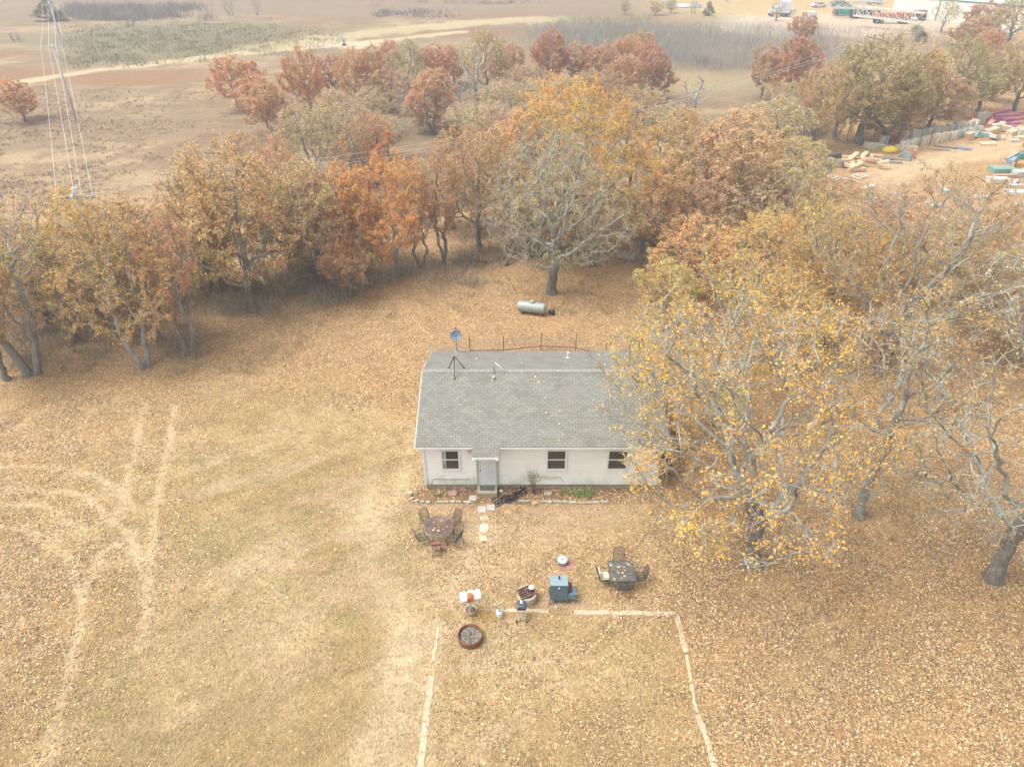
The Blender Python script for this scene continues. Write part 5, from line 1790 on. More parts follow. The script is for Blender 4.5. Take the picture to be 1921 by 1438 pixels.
# charcoal grill
g = at(978, 1163)
cg = empty('charcoal_grill', (g.x, g.y + .1, 0), 0, 'small square black charcoal grill with thin silver legs and wheels', 'grill')
MB().box((0, .05, .73), (.40, .38, .16), None, .05).build('fire_box', M_BLACK, cg)
ld = MB().box((0, .05, .85), (.41, .39, .13), None, .055).build('lid', mat('lid_paint', (.075, .095, .115), (.05, .065, .08), 5, .35), cg)
hh = MB()
hh.path([(-.06, .03, .91), (-.06, .03, .96), (.06, .03, .96), (.06, .03, .91)], .014)
hh.build('handle', M_WHITE, ld)
MB().lathe([(.05, 0), (.055, .015), (0, .02)], (0, .14, .915), 14).build('vent', M_WHITE, ld)
M_ALU = mat('bright_legs', (.60, .60, .58), (.45, .45, .44), 8, .35, metal=.3)
for x in (-.16, .16):
    for y, yb in ((-.1, -.2), (.2, .26)):
        MB().bar((x, y, .66), (x * 1.15, yb, .06), .022, .022).build('leg', M_ALU, cg)
rk_ = MB()
for z_, y_ in ((.2, -.18),): rk_.bar((-.2, y_, z_), (.2, y_, z_), .016, .016).bar((-.2, .24, z_), (.2, .24, z_), .016, .016)
for i in range(7):
    x = -.15 + i * .05
    rk_.bar((x, -.18, .2), (x, .24, .2), .008, .008)
rk_.build('wire_shelf', M_ALU, cg)
for x in (-.205, .205):
    MB().lathe([(0, -.018), (.07, -.018), (.075, 0), (.07, .018), (0, .018)], (x, -.2, .075), 18, rotm('Y', 90)).build('wheel', M_BLACK, cg)

# concrete ring with rusty grate
g = at(988, 1124)
ring = empty('concrete_ring', (g.x, g.y, 0), 0, 'round concrete cistern ring behind the charcoal grill', 'concrete ring')
MB().lathe([(.42, 0), (.425, .45), (.41, .47), (.35, .47), (.34, .44), (.33, .05), (0, .05)], n=36).build('ring_wall', mat('ring_concrete', (.50, .46, .37), (.36, .33, .25), 5, .95, bump=.4), ring)
MB().lathe([(.34, .3), (.2, .31), (0, .32)], n=20).build('fill', mat('dark_fill', (.12, .12, .11), (.05, .05, .05), 8, .8), ring)
gr_ = MB()
G_ = Matrix.Translation((-.02, 0, .50)) @ rotm('Z', 28)
for y in (-.26, 0, .26): gr_.bar(G_ @ Vector((-.36, y, 0)), G_ @ Vector((.36, y, 0)), .03, .07)
for x in (-.36, .02, .36): gr_.bar(G_ @ Vector((x, -.26, 0)), G_ @ Vector((x, .26, 0)), .03, .07)
for i in range(16):
    x = -.33 + i * .044
    gr_.bar(G_ @ Vector((x, -.26, -.015)), G_ @ Vector((x, .26, -.015)), .009, .009)
tag(gr_.build('rusty_grate', mat('grate_rust', (.25, .105, .065), (.14, .06, .04), 9, .8), None, (g.x, g.y, 0)), 'rusty iron grate frame laid across the concrete ring', 'grate')
MB2 = MB().lathe([(.06, .54), (.10, .56), (.135, .62), (.128, .625), (.09, .575), (0, .56)], (.19, .17, -.01), 22)
tag(MB2.build('glass_dish', mat('pale_glass', (.55, .57, .53), (.40, .42, .39), 8, .25), None, (g.x, g.y, 0)), 'small pale glass dish sitting on the rusty grate', 'dish')

# blue cabinet smoker
g = at(1048, 1131)
sm = empty('cabinet_smoker', (g.x, g.y + .22, 0), 0, 'blue grey steel cabinet smoker with side firebox and rusty lid', 'smoker')
M_SMK = mat('smoker_blue', (.105, .165, .215), (.075, .12, .16), 6, .5, spot=(.13, .19, .24), bump=.1)
cab = MB()
cab.add([(-.39, -.24, .22), (.39 - .02, -.24, .22), (.37, .30, .22), (-.39, .30, .22), (-.37, -.20, 1.12), (.35, -.20, 1.12), (.35, .27, 1.16), (-.37, .27, 1.16)],
        [(3, 2, 1, 0), (4, 5, 6, 7), (0, 1, 5, 4), (1, 2, 6, 5), (2, 3, 7, 6), (3, 0, 4, 7)])
cab.build('cabinet', M_SMK, sm)
MB().box((-.01, .035, 1.165), (.76, .54, .03), rotm('X', 4.5), .008).build('cabinet_roof', mat('smoker_top', (.24, .32, .35), (.19, .26, .29), 6, .4), sm)
MB().lathe([(.05, 0), (.05, .01), (0, .012)], (-.01, -.222, .98), 16, rotm('X', 90)).build('thermometer', M_WHITE, sm)
MB().tube((0, .12, 1.17), (0, .12, 1.34), .035, n=12).build('chimney', M_BLACK, sm)
fb = MB().box((.55, .02, .42), (.36, .46, .34), None, .02).build('firebox', mat('smoker_blue_light', (.14, .24, .31), (.10, .17, .22), 6, .5, spot=(.3, .12, .07), spot_t=(.6, .68)), sm)
MB().box((.47, .10, .72), (.24, .46, .03), rotm('Y', 38)).build('firebox_lid', M_RUST, fb)
MB().path([(.72, -.1, .6), (.76, -.1, .66), (.76, .12, .66), (.72, .12, .6)], .012).build('handle', M_BLACK, fb)
for x, y in ((-.38, -.25), (.36, -.25), (.7, -.2), (-.38, .3), (.36, .3), (.7, .24)):
    MB().bar((x, y, .3), (x * 1.06, y * 1.12, 0), .04, .04).build('leg', M_SMK, sm)
hg = MB()
for z_ in (.55, .95): hg.box((-.41, -.18, z_), (.05, .05, .07))
hg.build('hinge', M_BLACK, sm)
g = at(1043, 1139)
tag(stone_mesh(.14, .12, .07, None, 66).build('pale_rock', mat('pale_rock', (.5, .47, .42), None, 6, .9), None, (g.x, g.y, 0)), 'small pale stone in front of the blue smoker', 'rock')

# well cap
g = at(1055, 1056)
wl = empty('water_well', (g.x, g.y, 0), 0, 'round pale blue grey metal well cap with a hole in the lid', 'well cap')
MB().lathe([(.215, 0), (.215, .20), (.21, .21), (0, .21)], n=28).build('casing', mat('casing_grey', (.42, .45, .45), (.30, .32, .32), 6, .5, metal=.3), wl)
MB().lathe([(.235, .19), (.24, .25), (.225, .275), (.03, .285), (.028, .24), (0, .24)], n=28).build('lid', mat('lid_grey', (.52, .57, .57), (.44, .48, .48), 6, .4), wl)
MB().lathe([(.028, .284), (.022, .287), (0, .287)], n=12).build('hole', M_BLACK, wl)
g = at(1062, 1059)
pd = stone_mesh(.76, .78, .025, None, 41)
tag(pd.build('well_pad', mat('pad_red', (.36, .17, .14), (.27, .13, .11), 5, .9, spot=(.42, .24, .18)), None, (g.x + .02, g.y, 0)), 'round reddish concrete pad under the well cap', 'pad')

# patio furniture: wrought-iron mesh
M_IRON = mat('iron_brown', (.075, .06, .055), (.04, .035, .035), 10, .6, spot=(.16, .08, .06))
M_IRONG = mat('iron_grey', (.075, .085, .095), (.045, .05, .058), 10, .55)


def grid(mb, fn, nu, nv, r):
    """wire grid over a patch fn(u,v)"""
    for i in range(nu + 1):
        mb.path([fn(i / nu, v) for v in np.linspace(0, 1, 5)], r, 4)
    for j in range(nv + 1):
        mb.path([fn(u, j / nv) for u in np.linspace(0, 1, 5)], r, 4)


def make_chair(x, y, rz, label, m, group):
    """front of the chair faces +y of its own frame"""
    root = empty('patio_chair', (x, y, 0), rz, label, 'chair', group)
    s = MB()
    grid(s, lambda u, v: Vector((-.24 + .48 * u, -.22 + .46 * v, .42 - .03 * math.sin(math.pi * v))), 13, 12, .0052)
    s.path([(-.24, -.22, .42), (.24, -.22, .42), (.24, .24, .42), (-.24, .24, .42)], .013, 6, True)
    s.build('seat', m, root)
    b = MB()
    grid(b, lambda u, v: Vector((-.24 + .48 * u, -.22 - .14 * v - .02 * math.sin(math.pi * u), .45 + .52 * v)), 13, 12, .0052)
    b.path([(-.25, -.22, .43), (-.255, -.29, .72), (-.235, -.36, .95), (-.1, -.385, 1.0), (.1, -.385, 1.0), (.235, -.36, .95), (.255, -.29, .72), (.25, -.22, .43)], .015, 6)
    b.build('backrest', m, root)
    for sx in (-1, 1):
        MB().path([(sx * .25, -.27, .66), (sx * .29, -.1, .67), (sx * .29, .14, .65), (sx * .27, .22, .6), (sx * .26, .22, .42)], .013, 6).build('armrest', m, root)
        for sy, dy in ((.22, .06), (-.22, -.12)):
            MB().path([(sx * .24, sy, .42), (sx * .26, sy + dy * .4, .2), (sx * .28, sy + dy, 0)], .014, 6).build('leg', m, root)
    return root


def face(x, y, tx, ty):
    return math.atan2(ty - y, tx - x) - math.pi / 2


# round table
rt = at(823.5, 986, .72)
rt = Vector((rt.x, rt.y, 0))
tb = empty('round_table', rt, 0, 'round brown wrought iron mesh table left of the path', 'table')
M_TOPB = mat('table_iron', (.16, .10, .095), (.10, .065, .065), 6, .7, spot=(.30, .17, .12), spot_sc=4)
M_TBF = mat('table_frame', (.17, .19, .19), (.11, .12, .125), 6, .5)
tt = MB()
Rt = .69
for i in range(-14, 15):
    d = i * Rt / 14.5
    h_ = math.sqrt(max(Rt * Rt - d * d, 0))
    tt.bar((d, -h_, .715), (d, h_, .715), .016, .005)
    tt.bar((-h_, d, .719), (h_, d, .719), .016, .005)
tt.build('tabletop', M_TOPB, tb)
MB().path([(Rt * math.cos(t), Rt * math.sin(t), .715) for t in np.linspace(0, 6.2832, 40, False)], .019, 6, True).path([(.3 * math.cos(t), .3 * math.sin(t), .705) for t in np.linspace(0, 6.2832, 24, False)], .01, 6, True).build('rim', M_TBF, tb)
for i in range(4):
    a = math.pi / 4 + i * math.pi / 2
    c_, s_ = math.cos(a), math.sin(a)
    MB().path([(c_ * .6, s_ * .6, .70), (c_ * .34, s_ * .34, .4), (c_ * .3, s_ * .3, .2), (c_ * .5, s_ * .5, 0)], .016, 6).build('leg', M_IRON, tb)
for dx, dy, m_, lab in ((-.62, .62, M_IRON, 'mesh chair at the far left of the round table'), (.66, .60, M_IRON, 'mesh chair at the far right of the round table'), (-.82, -.42, M_IRONG, 'grey mesh chair at the near left of the round table'), (.78, -.48, M_IRONG, 'grey mesh chair at the near right of the round table')):
    x, y = rt.x + dx * .98, rt.y + dy * .98
    make_chair(x, y, face(x, y, rt.x, rt.y), lab, m_, 'chairs around the round table')
# red slatted folding chair in front
x, y = rt.x - .05, rt.y - .98
fc = empty('folding_chair', (x, y, 0), .12, 'dark red folding chair in front of the round table', 'chair')
M_RED = mat('dark_red_seat', (.27, .115, .10), (.19, .08, .07), 7, .6)
MB().box((0, .06, .44), (.42, .36, .03), None, .01).build('seat', M_RED, fc)
MB().box((0, -.17, .66), (.42, .03, .16), rotm('X', 14), .01).build('backrest', M_RED, fc)
for sx in (-1, 1):
    MB().bar((sx * .21, -.20, .76), (sx * .21, .24, 0), .022, .022).build('leg', M_IRON, fc)
    MB().bar((sx * .19, .2, .43), (sx * .21, -.34, 0), .022, .022).build('leg', M_IRON, fc)
MB().bar((-.21, -.28, .1), (.21, -.28, .1), .02, .02).build('stretcher', M_IRON, fc)
# some leaves lie on both tables
def table_leaves(c, rx, ry, z, n_, seed, lab):
    rs = np.random.RandomState(seed)
    P = np.stack([c[0] + rs.uniform(-rx, rx, n_), c[1] + rs.uniform(-ry, ry, n_), np.full(n_, z)], 1)
    V, F = leaf_quads(P, .12, 4, rs)
    V[:, 2] = np.maximum(V[:, 2], z - .01)
    tag(link('table_leaves', np_mesh('table_leaves', V, F, bpy.data.materials['fallen_leaf'], {'v': ('FACE', 'FLOAT', .6 + .4 * rs.rand(n_))})), lab, 'leaf litter', kind='stuff')


table_leaves(rt, .45, .45, .735, 9, 5, 'curled tan leaves lying on the round table')

# rectangular table
c0, c1 = at(1140, 1052, .72), at(1187.5, 1052, .72)
c2 = at(1166, 1090, .72)
rw = (c1.x - c0.x) * .99
rd = c0.y - c2.y
rc_ = Vector(((c0.x + c1.x) / 2, (c0.y + c2.y) / 2, 0))
tb = empty('square_table', rc_, 0, 'dark rectangular mesh table littered with leaves near the big oak', 'table')
tt = MB()
for i in range(33):
    x = -rw / 2 + rw * i / 32
    tt.bar((x, -rd / 2, .715), (x, rd / 2, .715), .017, .005)
for i in range(27):
    y = -rd / 2 + rd * i / 26
    tt.bar((-rw / 2, y, .719), (rw / 2, y, .719), .017, .005)
tt.build('tabletop', mat('table_slate', (.13, .14, .135), (.085, .092, .09), 6, .6, spot=(.22, .18, .14)), tb)
MB().path([(-rw / 2, -rd / 2, .715), (rw / 2, -rd / 2, .715), (rw / 2, rd / 2, .715), (-rw / 2, rd / 2, .715)], .022, 6, True).bar((-rw / 2, 0, .70), (rw / 2, 0, .70), .03, .02).bar((-.22, -rd / 2, .70), (-.22, rd / 2, .70), .02, .02).bar((.22, -rd / 2, .70), (.22, rd / 2, .70), .02, .02).build('rim', M_IRONG, tb)
for sx in (-1, 1):
    for sy in (-1, 1):
        MB().path([(sx * rw * .42, sy * rd * .42, .7), (sx * rw * .36, sy * rd * .36, .35), (sx * rw * .46, sy * rd * .46, 0)], .018, 6).build('leg', M_IRONG, tb)
table_leaves(rc_, rw * .45, rd * .45, .735, 16, 6, 'curled tan leaves lying on the rectangular table')
for dx, dy, lab in ((0, rd / 2 + .22, 'mesh chair at the far side of the rectangular table'), (0, -rd / 2 - .02, 'mesh chair tucked under the near side of the rectangular table'), (rw / 2 + .22, -.02, 'mesh chair at the right end of the rectangular table')):
    x, y = rc_.x + dx, rc_.y + dy
    make_chair(x, y, face(x, y, rc_.x, rc_.y), lab, M_IRONG if dx == 0 else M_IRON, 'chairs around the rectangular table')
x, y = rc_.x - rw / 2 - .22, rc_.y - .06
make_chair(x, y, face(x, y, rc_.x, rc_.y), 'mesh chair holding a cream cushion at the left end of the table', M_IRONG, 'chairs around the rectangular table')
cu = MB()
cu.box((0, .02, .49), (.44, .42, .09), None, .04)
cu.box((0, -.19, .70), (.42, .09, .42), rotm('X', 15), .04)
cu = cu.build('seat_cushion', mat('cream_cloth', (.70, .68, .48), (.58, .56, .38), 8, .9), None, (x, y, 0))
cu.rotation_euler = (0, 0, face(x, y, rc_.x, rc_.y))
tag(cu, 'cream cushion propped on the left chair of the rectangular table', 'cushion')

# straw clump by the gas bottle
gg = at(915, 1155)
rs_ = np.random.RandomState(31)
P = rs_.randn(420, 3) * (.28, .13, 0) + (gg.x, gg.y, 0)
V, F = blades(P, .16, .008, rs_, 1.3)
m_, nt, b = nodes('straw_gold'); b.inputs['Base Color'].default_value = (.62, .42, .15, 1)
tag(link('straw_heap', np_mesh('straw_heap', V, F, m_)), 'golden loose straw heaped left of the gas bottle', 'straw', kind='stuff')
# ------------------------------------------------------------------ wood debris, junk rows, equipment yard, power line
M_SLATE = mat('slate_sheet', (.20, .21, .22), (.13, .14, .15), 4, .8, spot=(.3, .3, .28))
sh = empty('collapsed_shed', (0, 0, 0), 0, 'collapsed grey shed panels among leaves under the oaks', 'shed')
g = at(1172, 470)
M1 = Matrix.Translation((g.x - .3, g.y + .6, .9)) @ rotm('Z', -20) @ rotm('X', 62)
MB().box((0, 0, 0), (1.0, 1.5, .05), M1).build('wall_panel', M_SLATE, sh)
g = at(1207, 478)
MB().box((0, 0, 0), (.7, 1.2, .05), Matrix.Translation((g.x, g.y + .2, .7)) @ rotm('Z', 8) @ rotm('X', 70)).build('wall_panel', M_SLATE, sh)
g = at(1175, 487)
MB().box((0, 0, 0), (1.5, .8, .06), Matrix.Translation((g.x, g.y, .35)) @ rotm('Z', -25) @ rotm('X', 25)).build('roof_panel', mat('pale_sheet', (.42, .40, .34), (.32, .30, .25), 5, .9), sh)
g = at(1218, 494)
MB().box((0, 0, 0), (1.1, .5, .06), Matrix.Translation((g.x, g.y, .45)) @ rotm('Z', 38) @ rotm('X', 50)).box((-.6, -.2, 0), (.1, .1, 1.0), Matrix.Translation((g.x, g.y, .3))).build('frame', M_SLATE, sh)
g = at(1180, 447)
MB().box((0, 0, 0), (1.9, .9, .05), Matrix.Translation((g.x, g.y, .7)) @ rotm('Z', -28) @ rotm('X', 20)).build('roof_panel', mat('tan_sheet', (.46, .37, .27), (.34, .27, .19), 5, .9), sh)
lg_a, lg_b = at(1277, 462, .3), at(1318, 446, .5)
fl_ = empty('fallen_log', (0, 0, 0), 0, 'dark fallen log lying under the orange gold oaks', 'log')
MB().tube(Vector((*lg_a[:2], .3)), Vector((*lg_b[:2], .6)), .26, .2, 12).build('log_body', mat('log_bark', (.13, .12, .10), (.07, .06, .05), 8, .95, bump=.5), fl_)
MB().tube(Vector((lg_b.x - .8, lg_b.y - .2, .5)), Vector((lg_b.x + .6, lg_b.y - .8, .1)), .1, .06, 8).build('limb', mat('log_bark', (.13, .12, .10)), fl_)
br = MB()
for (x0, y0, x1, y1, r, lab) in ((868, 513, 895, 498, .07, 'dark fallen branch left of the grey oak'), (948, 500, 980, 484, .1, 'arched broken limb left of the grey oak trunk'), (745, 258, 782, 232, .06, 'bleached fallen branch in the hollow behind the orange pair'), (1392, 246, 1440, 232, .09, 'pale fallen limb below the dark red oaks')):
    a, b = at(x0, y0), at(x1, y1)
    md = (a + b) / 2
    mb = MB().path([Vector((a.x, a.y, .06)), Vector((md.x, md.y + .3, .7)), Vector((b.x, b.y, .5)), Vector((b.x + .9, b.y + .2, .15))], r, 7)
    mb.path([Vector((md.x, md.y + .3, .7)), Vector((md.x + .2, md.y + 1.0, .9)), Vector((md.x + .6, md.y + 1.3, .7))], r * .5, 5)
    tag(mb.build('fallen_branch', mat('branch_pale' if y0 < 300 else 'branch_dark', (.42, .40, .36) if y0 < 300 else (.14, .12, .10), None, 6, .9)), lab, 'branch')

# leaning slabs in two rows
COLS = [((.56, .47, .33), 'cream'), ((.36, .41, .35), 'grey green'), ((.50, .41, .28), 'tan'), ((.28, .38, .39), 'teal'), ((.55, .52, .44), 'off white'), ((.38, .27, .20), 'brown'), ((.42, .47, .42), 'pale green'), ((.60, .50, .38), 'buff')]
SLM = [mat('slab_' + n_.replace(' ', '_'), tuple(k * 1.25 for k in c), tuple(k * 1.0 for k in c), 3, .75, spot=(.38, .30, .21), spot_t=(.58, .7)) for c, n_ in COLS]
rs_ = np.random.RandomState(12)
for row, (p0, p1, n_, h_) in enumerate((((1690, 281), (1834, 252), 30, 1.15), ((1690, 263), (1828, 240), 24, 1.1))):
    a, b = at(*p0), at(*p1)
    rname = ('front', 'back')[row]
    for i in range(n_):
        p = a.lerp(b, (i + rs_.uniform(-.15, .15)) / (n_ - 1))
        ci = rs_.choice(8, p=(.25, .12, .18, .06, .14, .08, .05, .12))
        L_ = (b - a).length / n_
        w = L_ * rs_.uniform(.42, .80)
        hh_ = h_ * rs_.uniform(.82, 1.08)
        mb = MB().box((0, 0, hh_ / 2), (w, .6, hh_), Matrix.Shear('XZ', 4, (-.12, rs_.uniform(-.05, .05))) if False else rotm('Y', rs_.uniform(2, 17)) @ rotm('X', rs_.uniform(-8, -2)), .02)
        mb.tube((w * .2, -.1, hh_), (w * .2, -.1, hh_ + .07), .03, n=5)
        o = mb.build('stacked_slab', SLM[ci], None, (p.x, p.y, 0))
        o.rotation_euler = (0, 0, math.atan2((b - a).y, (b - a).x) * .6)
        tag(o, '%s slab leaning upright in the %s row of the junk yard' % (COLS[ci][1], rname), 'slab', 'upright slabs in the %s row, %s' % (rname, COLS[ci][1]))


def beam(px, py, L_, w, h_, rz, ry, c, lab, z=.0, name='scrap_beam', group=None, cat='beam'):
    g = at(px, py, z)
    M_ = Matrix.Translation((g.x, g.y, z + h_ / 2 + .02)) @ rotm('Z', rz) @ rotm('Y', ry)
    mb = MB().box((0, 0, 0), (L_, w, h_), M_, .015)
    mb.box((0, 0, h_ / 2 + .01), (L_ * .94, w * .25, .02), M_)
    o = mb.build(name, mat('beam_%d_%d_%d' % tuple(int(k * 100) for k in c), tuple(k * 1.15 for k in c), tuple(k * .9 for k in c), 3, .75, spot=tuple(min(1, k * 1.25) for k in c)))
    return tag(o, lab, cat, group)


MG = (.40, .13, .18)
for i, (px, py, L_, rz, ry, z, lab) in enumerate(((1869, 214, 5.2, 24, -3, .7, 'longest magenta beam on top of the pile'), (1888, 219, 4.2, 15, 0, .5, 'magenta beam second from the top'), (1875, 226, 4.6, 18, 2, .25, 'magenta beam at the left of the pile'), (1905, 226, 4.2, 12, -2, .4, 'magenta beam at the right of the pile'),
                                              (1893, 235, 3.8, 20, 0, .1, 'magenta beam at the foot of the pile'), (1912, 215, 3.6, 10, 0, .6, 'magenta beam touching the right edge'), (1862, 232, 2.4, 25, 0, 0, 'short magenta beam lowest on the left'), (1910, 240, 2.2, -35, 0, .1, 'short red beam slanting across the pile foot'))):
    beam(px, py, L_, .42, .34, rz, ry, (MG[0] * (1, .85, 1.1, .95)[i % 4], MG[1] * (1, 1.25, .9)[i % 3], MG[2] * (1, 1.3, .8)[i % 3]), lab, z, group='magenta beams')
CR = [(.55, .44, .30), (.50, .38, .25), (.58, .33, .22), (.46, .44, .36)]
crates = [(1826, 236, .9, .6, .9, 15, 'narrow cream crate behind the right end of the rows'), (1834, 246, 1.1, .8, .6, -25, 'tan crate wedged between the rows and the tall crate'), (1856, 238, 1.2, .6, .7, 45, 'orange tan crate under the left magenta beams'), (1866, 247, .9, .8, 1.0, -8, 'upright tan crate in the heap centre'), (1895, 255, 1.1, .9, .7, 28, 'buff crate above the thin cream panel'), (1912, 262, 1.3, .8, .4, -14, 'low buff crate by the right edge'), (1822, 221, 1.3, 1.0, .8, 10, 'orange ended crate left of the magenta beams'), (1838, 232, 1.0, .7, 1.5, -10, 'tall tan crate standing on end'), (1848, 226, 1.0, .8, 1.2, 30, 'tan crate tilted behind the tall one'), (1858, 250, 1.6, 1.0, .6, 5, 'flat cream crate in the middle of the heap'), (1845, 256, 1.6, 1.0, .5, -12, 'teal topped crate at the end of the rows'),
          (1868, 262, 1.7, 1.0, .5, 18, 'salmon ended crate by the dirt road'), (1886, 246, 1.5, 1.1, .7, -20, 'cream crate leaning at the pile centre'), (1876, 243, .9, .8, .9, 40, 'small yellow tan crate in the heap'), (1905, 250, 1.8, 1.0, .6, 12, 'cream crate near the right edge'), (1918, 256, 1.5, 1.0, .9, -8, 'tan crate cut by the right edge'),
          (1852, 273, 1.8, 1.1, .35, -14, 'cream flat box at the road edge'), (1880, 262, 1.2, .5, .4, 55, 'narrow salmon box slanting to the road'), (1892, 263, 1.2, .5, .4, 50, 'second narrow salmon box slanting to the road'), (1901, 266, 1.5, .9, .3, 4, 'thin cream panel flat by the road'), (1830, 258, 1.2, .9, .8, 25, 'pale green crate leaning on the rows'), (1816, 262, .9, .8, .9, 20, 'tan block at the right of the front row')]
for i, (px, py, L_, w, h_, rz, lab) in enumerate(crates):
    beam(px, py, L_, w, h_, rz, rnd.uniform(-22, 22), CR[i % 4] if 'teal' not in lab and 'green' not in lab else (.33, .43, .38), lab, 0.0, 'scrap_crate', 'crates heaped beside the dirt road', 'crate')
# heap at the left of the rows
for i, (px, py, L_, w, h_, rz, ry, c, lab) in enumerate(((1640, 280, 2.4, 1.4, .7, 12, 6, (.44, .42, .30), 'moss grey flat heap at the left end of the rows'), (1652, 272, .5, .6, 1.1, 8, 5, (.50, .48, .38), 'grey cream slab at the left end of the back row'), (1660, 270, .4, .6, 1.0, 8, 5, (.46, .45, .44), 'grey slab left of the blue tub'),
        (1698, 281, 2.6, .8, .5, -12, 0, (.52, .46, .32), 'long cream box in front of the rows'), (1700, 275, 1.6, .5, .9, -6, 0, (.30, .38, .30), 'green board behind the long cream box'), (1690, 293, 2.4, .3, .25, 35, -14, (.20, .20, .19), 'dark beam rising from the heap'), (1682, 300, 2.4, .35, .25, -20, 4, (.33, .27, .21), 'brown beam in the heap'),
        (1670, 306, 2.6, .35, .22, -8, 0, (.26, .28, .27), 'grey beam flat below the yellow bag'), (1650, 298, 2.6, .3, .2, -22, 0, (.22, .23, .24), 'slate beam left of the grey one'), (1700, 300, .3, 1.2, .9, 20, 0, (.24, .27, .26), 'upright dark plate right of the heap'), (1708, 296, .25, 1.2, .9, 20, 6, (.42, .17, .12), 'red plate right of the dark plate'),
        (1685, 266, .4, .5, 1.2, 10, 10, (.55, .22, .15), 'orange red post beside the yellow bag'), (1772, 278, 2.6, .4, .2, -30, 0, (.14, .14, .15), 'dark beam lying in the grass before the rows'), (1765, 283, 2.2, .3, .15, -12, 0, (.19, .19, .19), 'thin dark beam below the first one in the grass'), (1806, 281, 1.8, .7, .3, -30, 0, (.22, .26, .30), 'blue grey box with orange end in the grass'))):
    beam(px, py, L_, w, h_, rz, ry, c, lab, 0.0)
gy_ = at(1668, 286)
yb = MB().lathe([(.8, 0), (.95, .25), (.8, .6), (.4, .85), (0, .9)], n=12, M=Matrix.Diagonal((1.1, .8, .9, 1)) @ rotm('Z', 20))
tag(yb.build('yellow_bag', mat('yellow_bag', (.66, .48, .06), (.52, .36, .04), 3, .6, bump=.5), None, (gy_.x, gy_.y, 0)), 'slumped yellow bulk bag at the left of the slab rows', 'bag')
pl_ = [(1582, 301, 2.0, 25, 'palest plank at the left of the plank heap'), (1588, 298, 1.6, -35, 'plank crossing the back of the heap'), (1612, 309, 1.7, 70, 'plank pointing down the heap front'), (1645, 296, 1.8, 20, 'plank behind the salmon ended one'), (1598, 310, 1.5, 85, 'plank pointing straight at the frames'), (1626, 303, 1.6, -28, 'plank across the salmon ended one'), (1592, 305, 1.9, 10, 'plank second from the left of the heap'), (1600, 297, 1.8, 40, 'plank slanting up at the heap top'), (1610, 302, 1.8, -10, 'plank across the middle of the heap'), (1618, 296, 1.7, 55, 'steep plank near the top right'), (1623, 292, 2.0, 60, 'pink ended plank standing steepest'),
       (1637, 303, 2.0, -6, 'wide plank with salmon end'), (1629, 312, 2.4, -4, 'long plank lying right below the heap'), (1604, 315, 1.4, 20, 'short plank at the heap foot'), (1590, 313, 1.2, -60, 'short plank on end at the left foot'), (1656, 308, 1.2, -10, 'short cream plank at the right'), (1606, 321, 2.0, 4, 'salmon plank lowest in the heap')]
for i, (px, py, L_, rz, lab) in enumerate(pl_):
    beam(px, py, L_ * 1.0, .5, .34, rz, rnd.uniform(-18, 18), ((.60, .46, .28), (.56, .40, .24), (.62, .38, .26))[i % 3], lab, (0, .35, .15, .55)[i % 4], 'scrap_plank', 'cream planks heaped left of the bag', 'plank')
for i in range(7):
    px = 1528 + i * 5
    c = (.30, .42, .38) if i not in (1, 2) else (.56, .46, .32)
    beam(px, 318 - abs(3 - i) * 1.5, .28, .5, 1.3 - .1 * abs(i - 3), 6, (i - 3) * 5, c, ('green grey' if i not in (1, 2) else 'cream') + ' slat standing in the fan of slats by the tan oak', 0, 'standing_slat', 'fan of slats, ' + ('green grey' if i not in (1, 2) else 'cream'), 'slat')
beam(1562, 305, 2.2, .2, 1.0, 25, 0, (.11, .10, .11), 'black board leaning behind the fan of slats', 0)
beam(1570, 312, 1.2, .8, .7, -20, 10, (.16, .14, .17), 'dark purple box right of the fan of slats', 0)
beam(1512, 321, 1.0, .6, .4, 20, 0, (.60, .50, .44), 'pale salmon box at the far left of the junk', 0)

# ladders / frames lying in the scrap field seen through the trees
M_PALE = mat('pale_frame', (.70, .72, .68), (.52, .55, .50), 4, .6)


def frame_ladder(px, py, L_, w, rz, lab, m=M_PALE):
    g = at(px, py)
    mb = MB()
    for s in (-1, 1): mb.bar((-L_ / 2, s * w / 2, .1), (L_ / 2, s * w / 2, .1), .09, .09)
    for i in range(max(2, int(L_ / .7)) + 1):
        x = -L_ / 2 + L_ * i / max(2, int(L_ / .7))
        mb.bar((x, -w / 2, .1), (x, w / 2, .1), .08, .08)
    o = mb.build('scrap_ladder', m, None, (g.x, g.y, .03)); o.rotation_euler = (0, 0, math.radians(rz))
    tag(o, lab, 'frame', 'metal frames in the scrap field')


for a in ((1580, 338, 3.2, .9, -48, 'white ladder like frame just below the slats'), (1612, 332, 1.6, 1.0, 35, 'square cream frame right of the ladder like one'), (1510, 350, 2.0, .3, -30, 'thin pale frame farthest left'), (1600, 372, 1.8, .4, 12, 'short frame in the scrap field centre'), (1606, 388, 2.4, 1.2, -8, 'square greenish frame below the short one'),
          (1645, 374, 2.4, .5, -20, 'pinkish frame under the brown oak'), (1620, 402, 1.6, .4, 15, 'small white frame below the square greenish one'), (1614, 418, 1.8, .5, 8, 'lowest frame at the left of the field'), (1690, 405, 1.5, .6, -30, 'pale frame behind the dark trunk'), (1688, 430, 1.8, .5, 20, 'pale frame left of the dark trunk'),
          (1790, 425, 3.0, .4, 25, 'long white frame right of the dark trunk'), (1745, 385, 1.5, .9, 15, 'white tangled frame in the brown crown'), (1775, 447, 2.0, .9, -10, 'bright white frame at the field bottom'), (1880, 408, 1.6, .5, 4, 'white frame by the right edge'), (1848, 460, 1.7, .5, 12, 'white frame lowest at the right')):
    frame_ladder(*a)
rsx = np.random.RandomState(61)
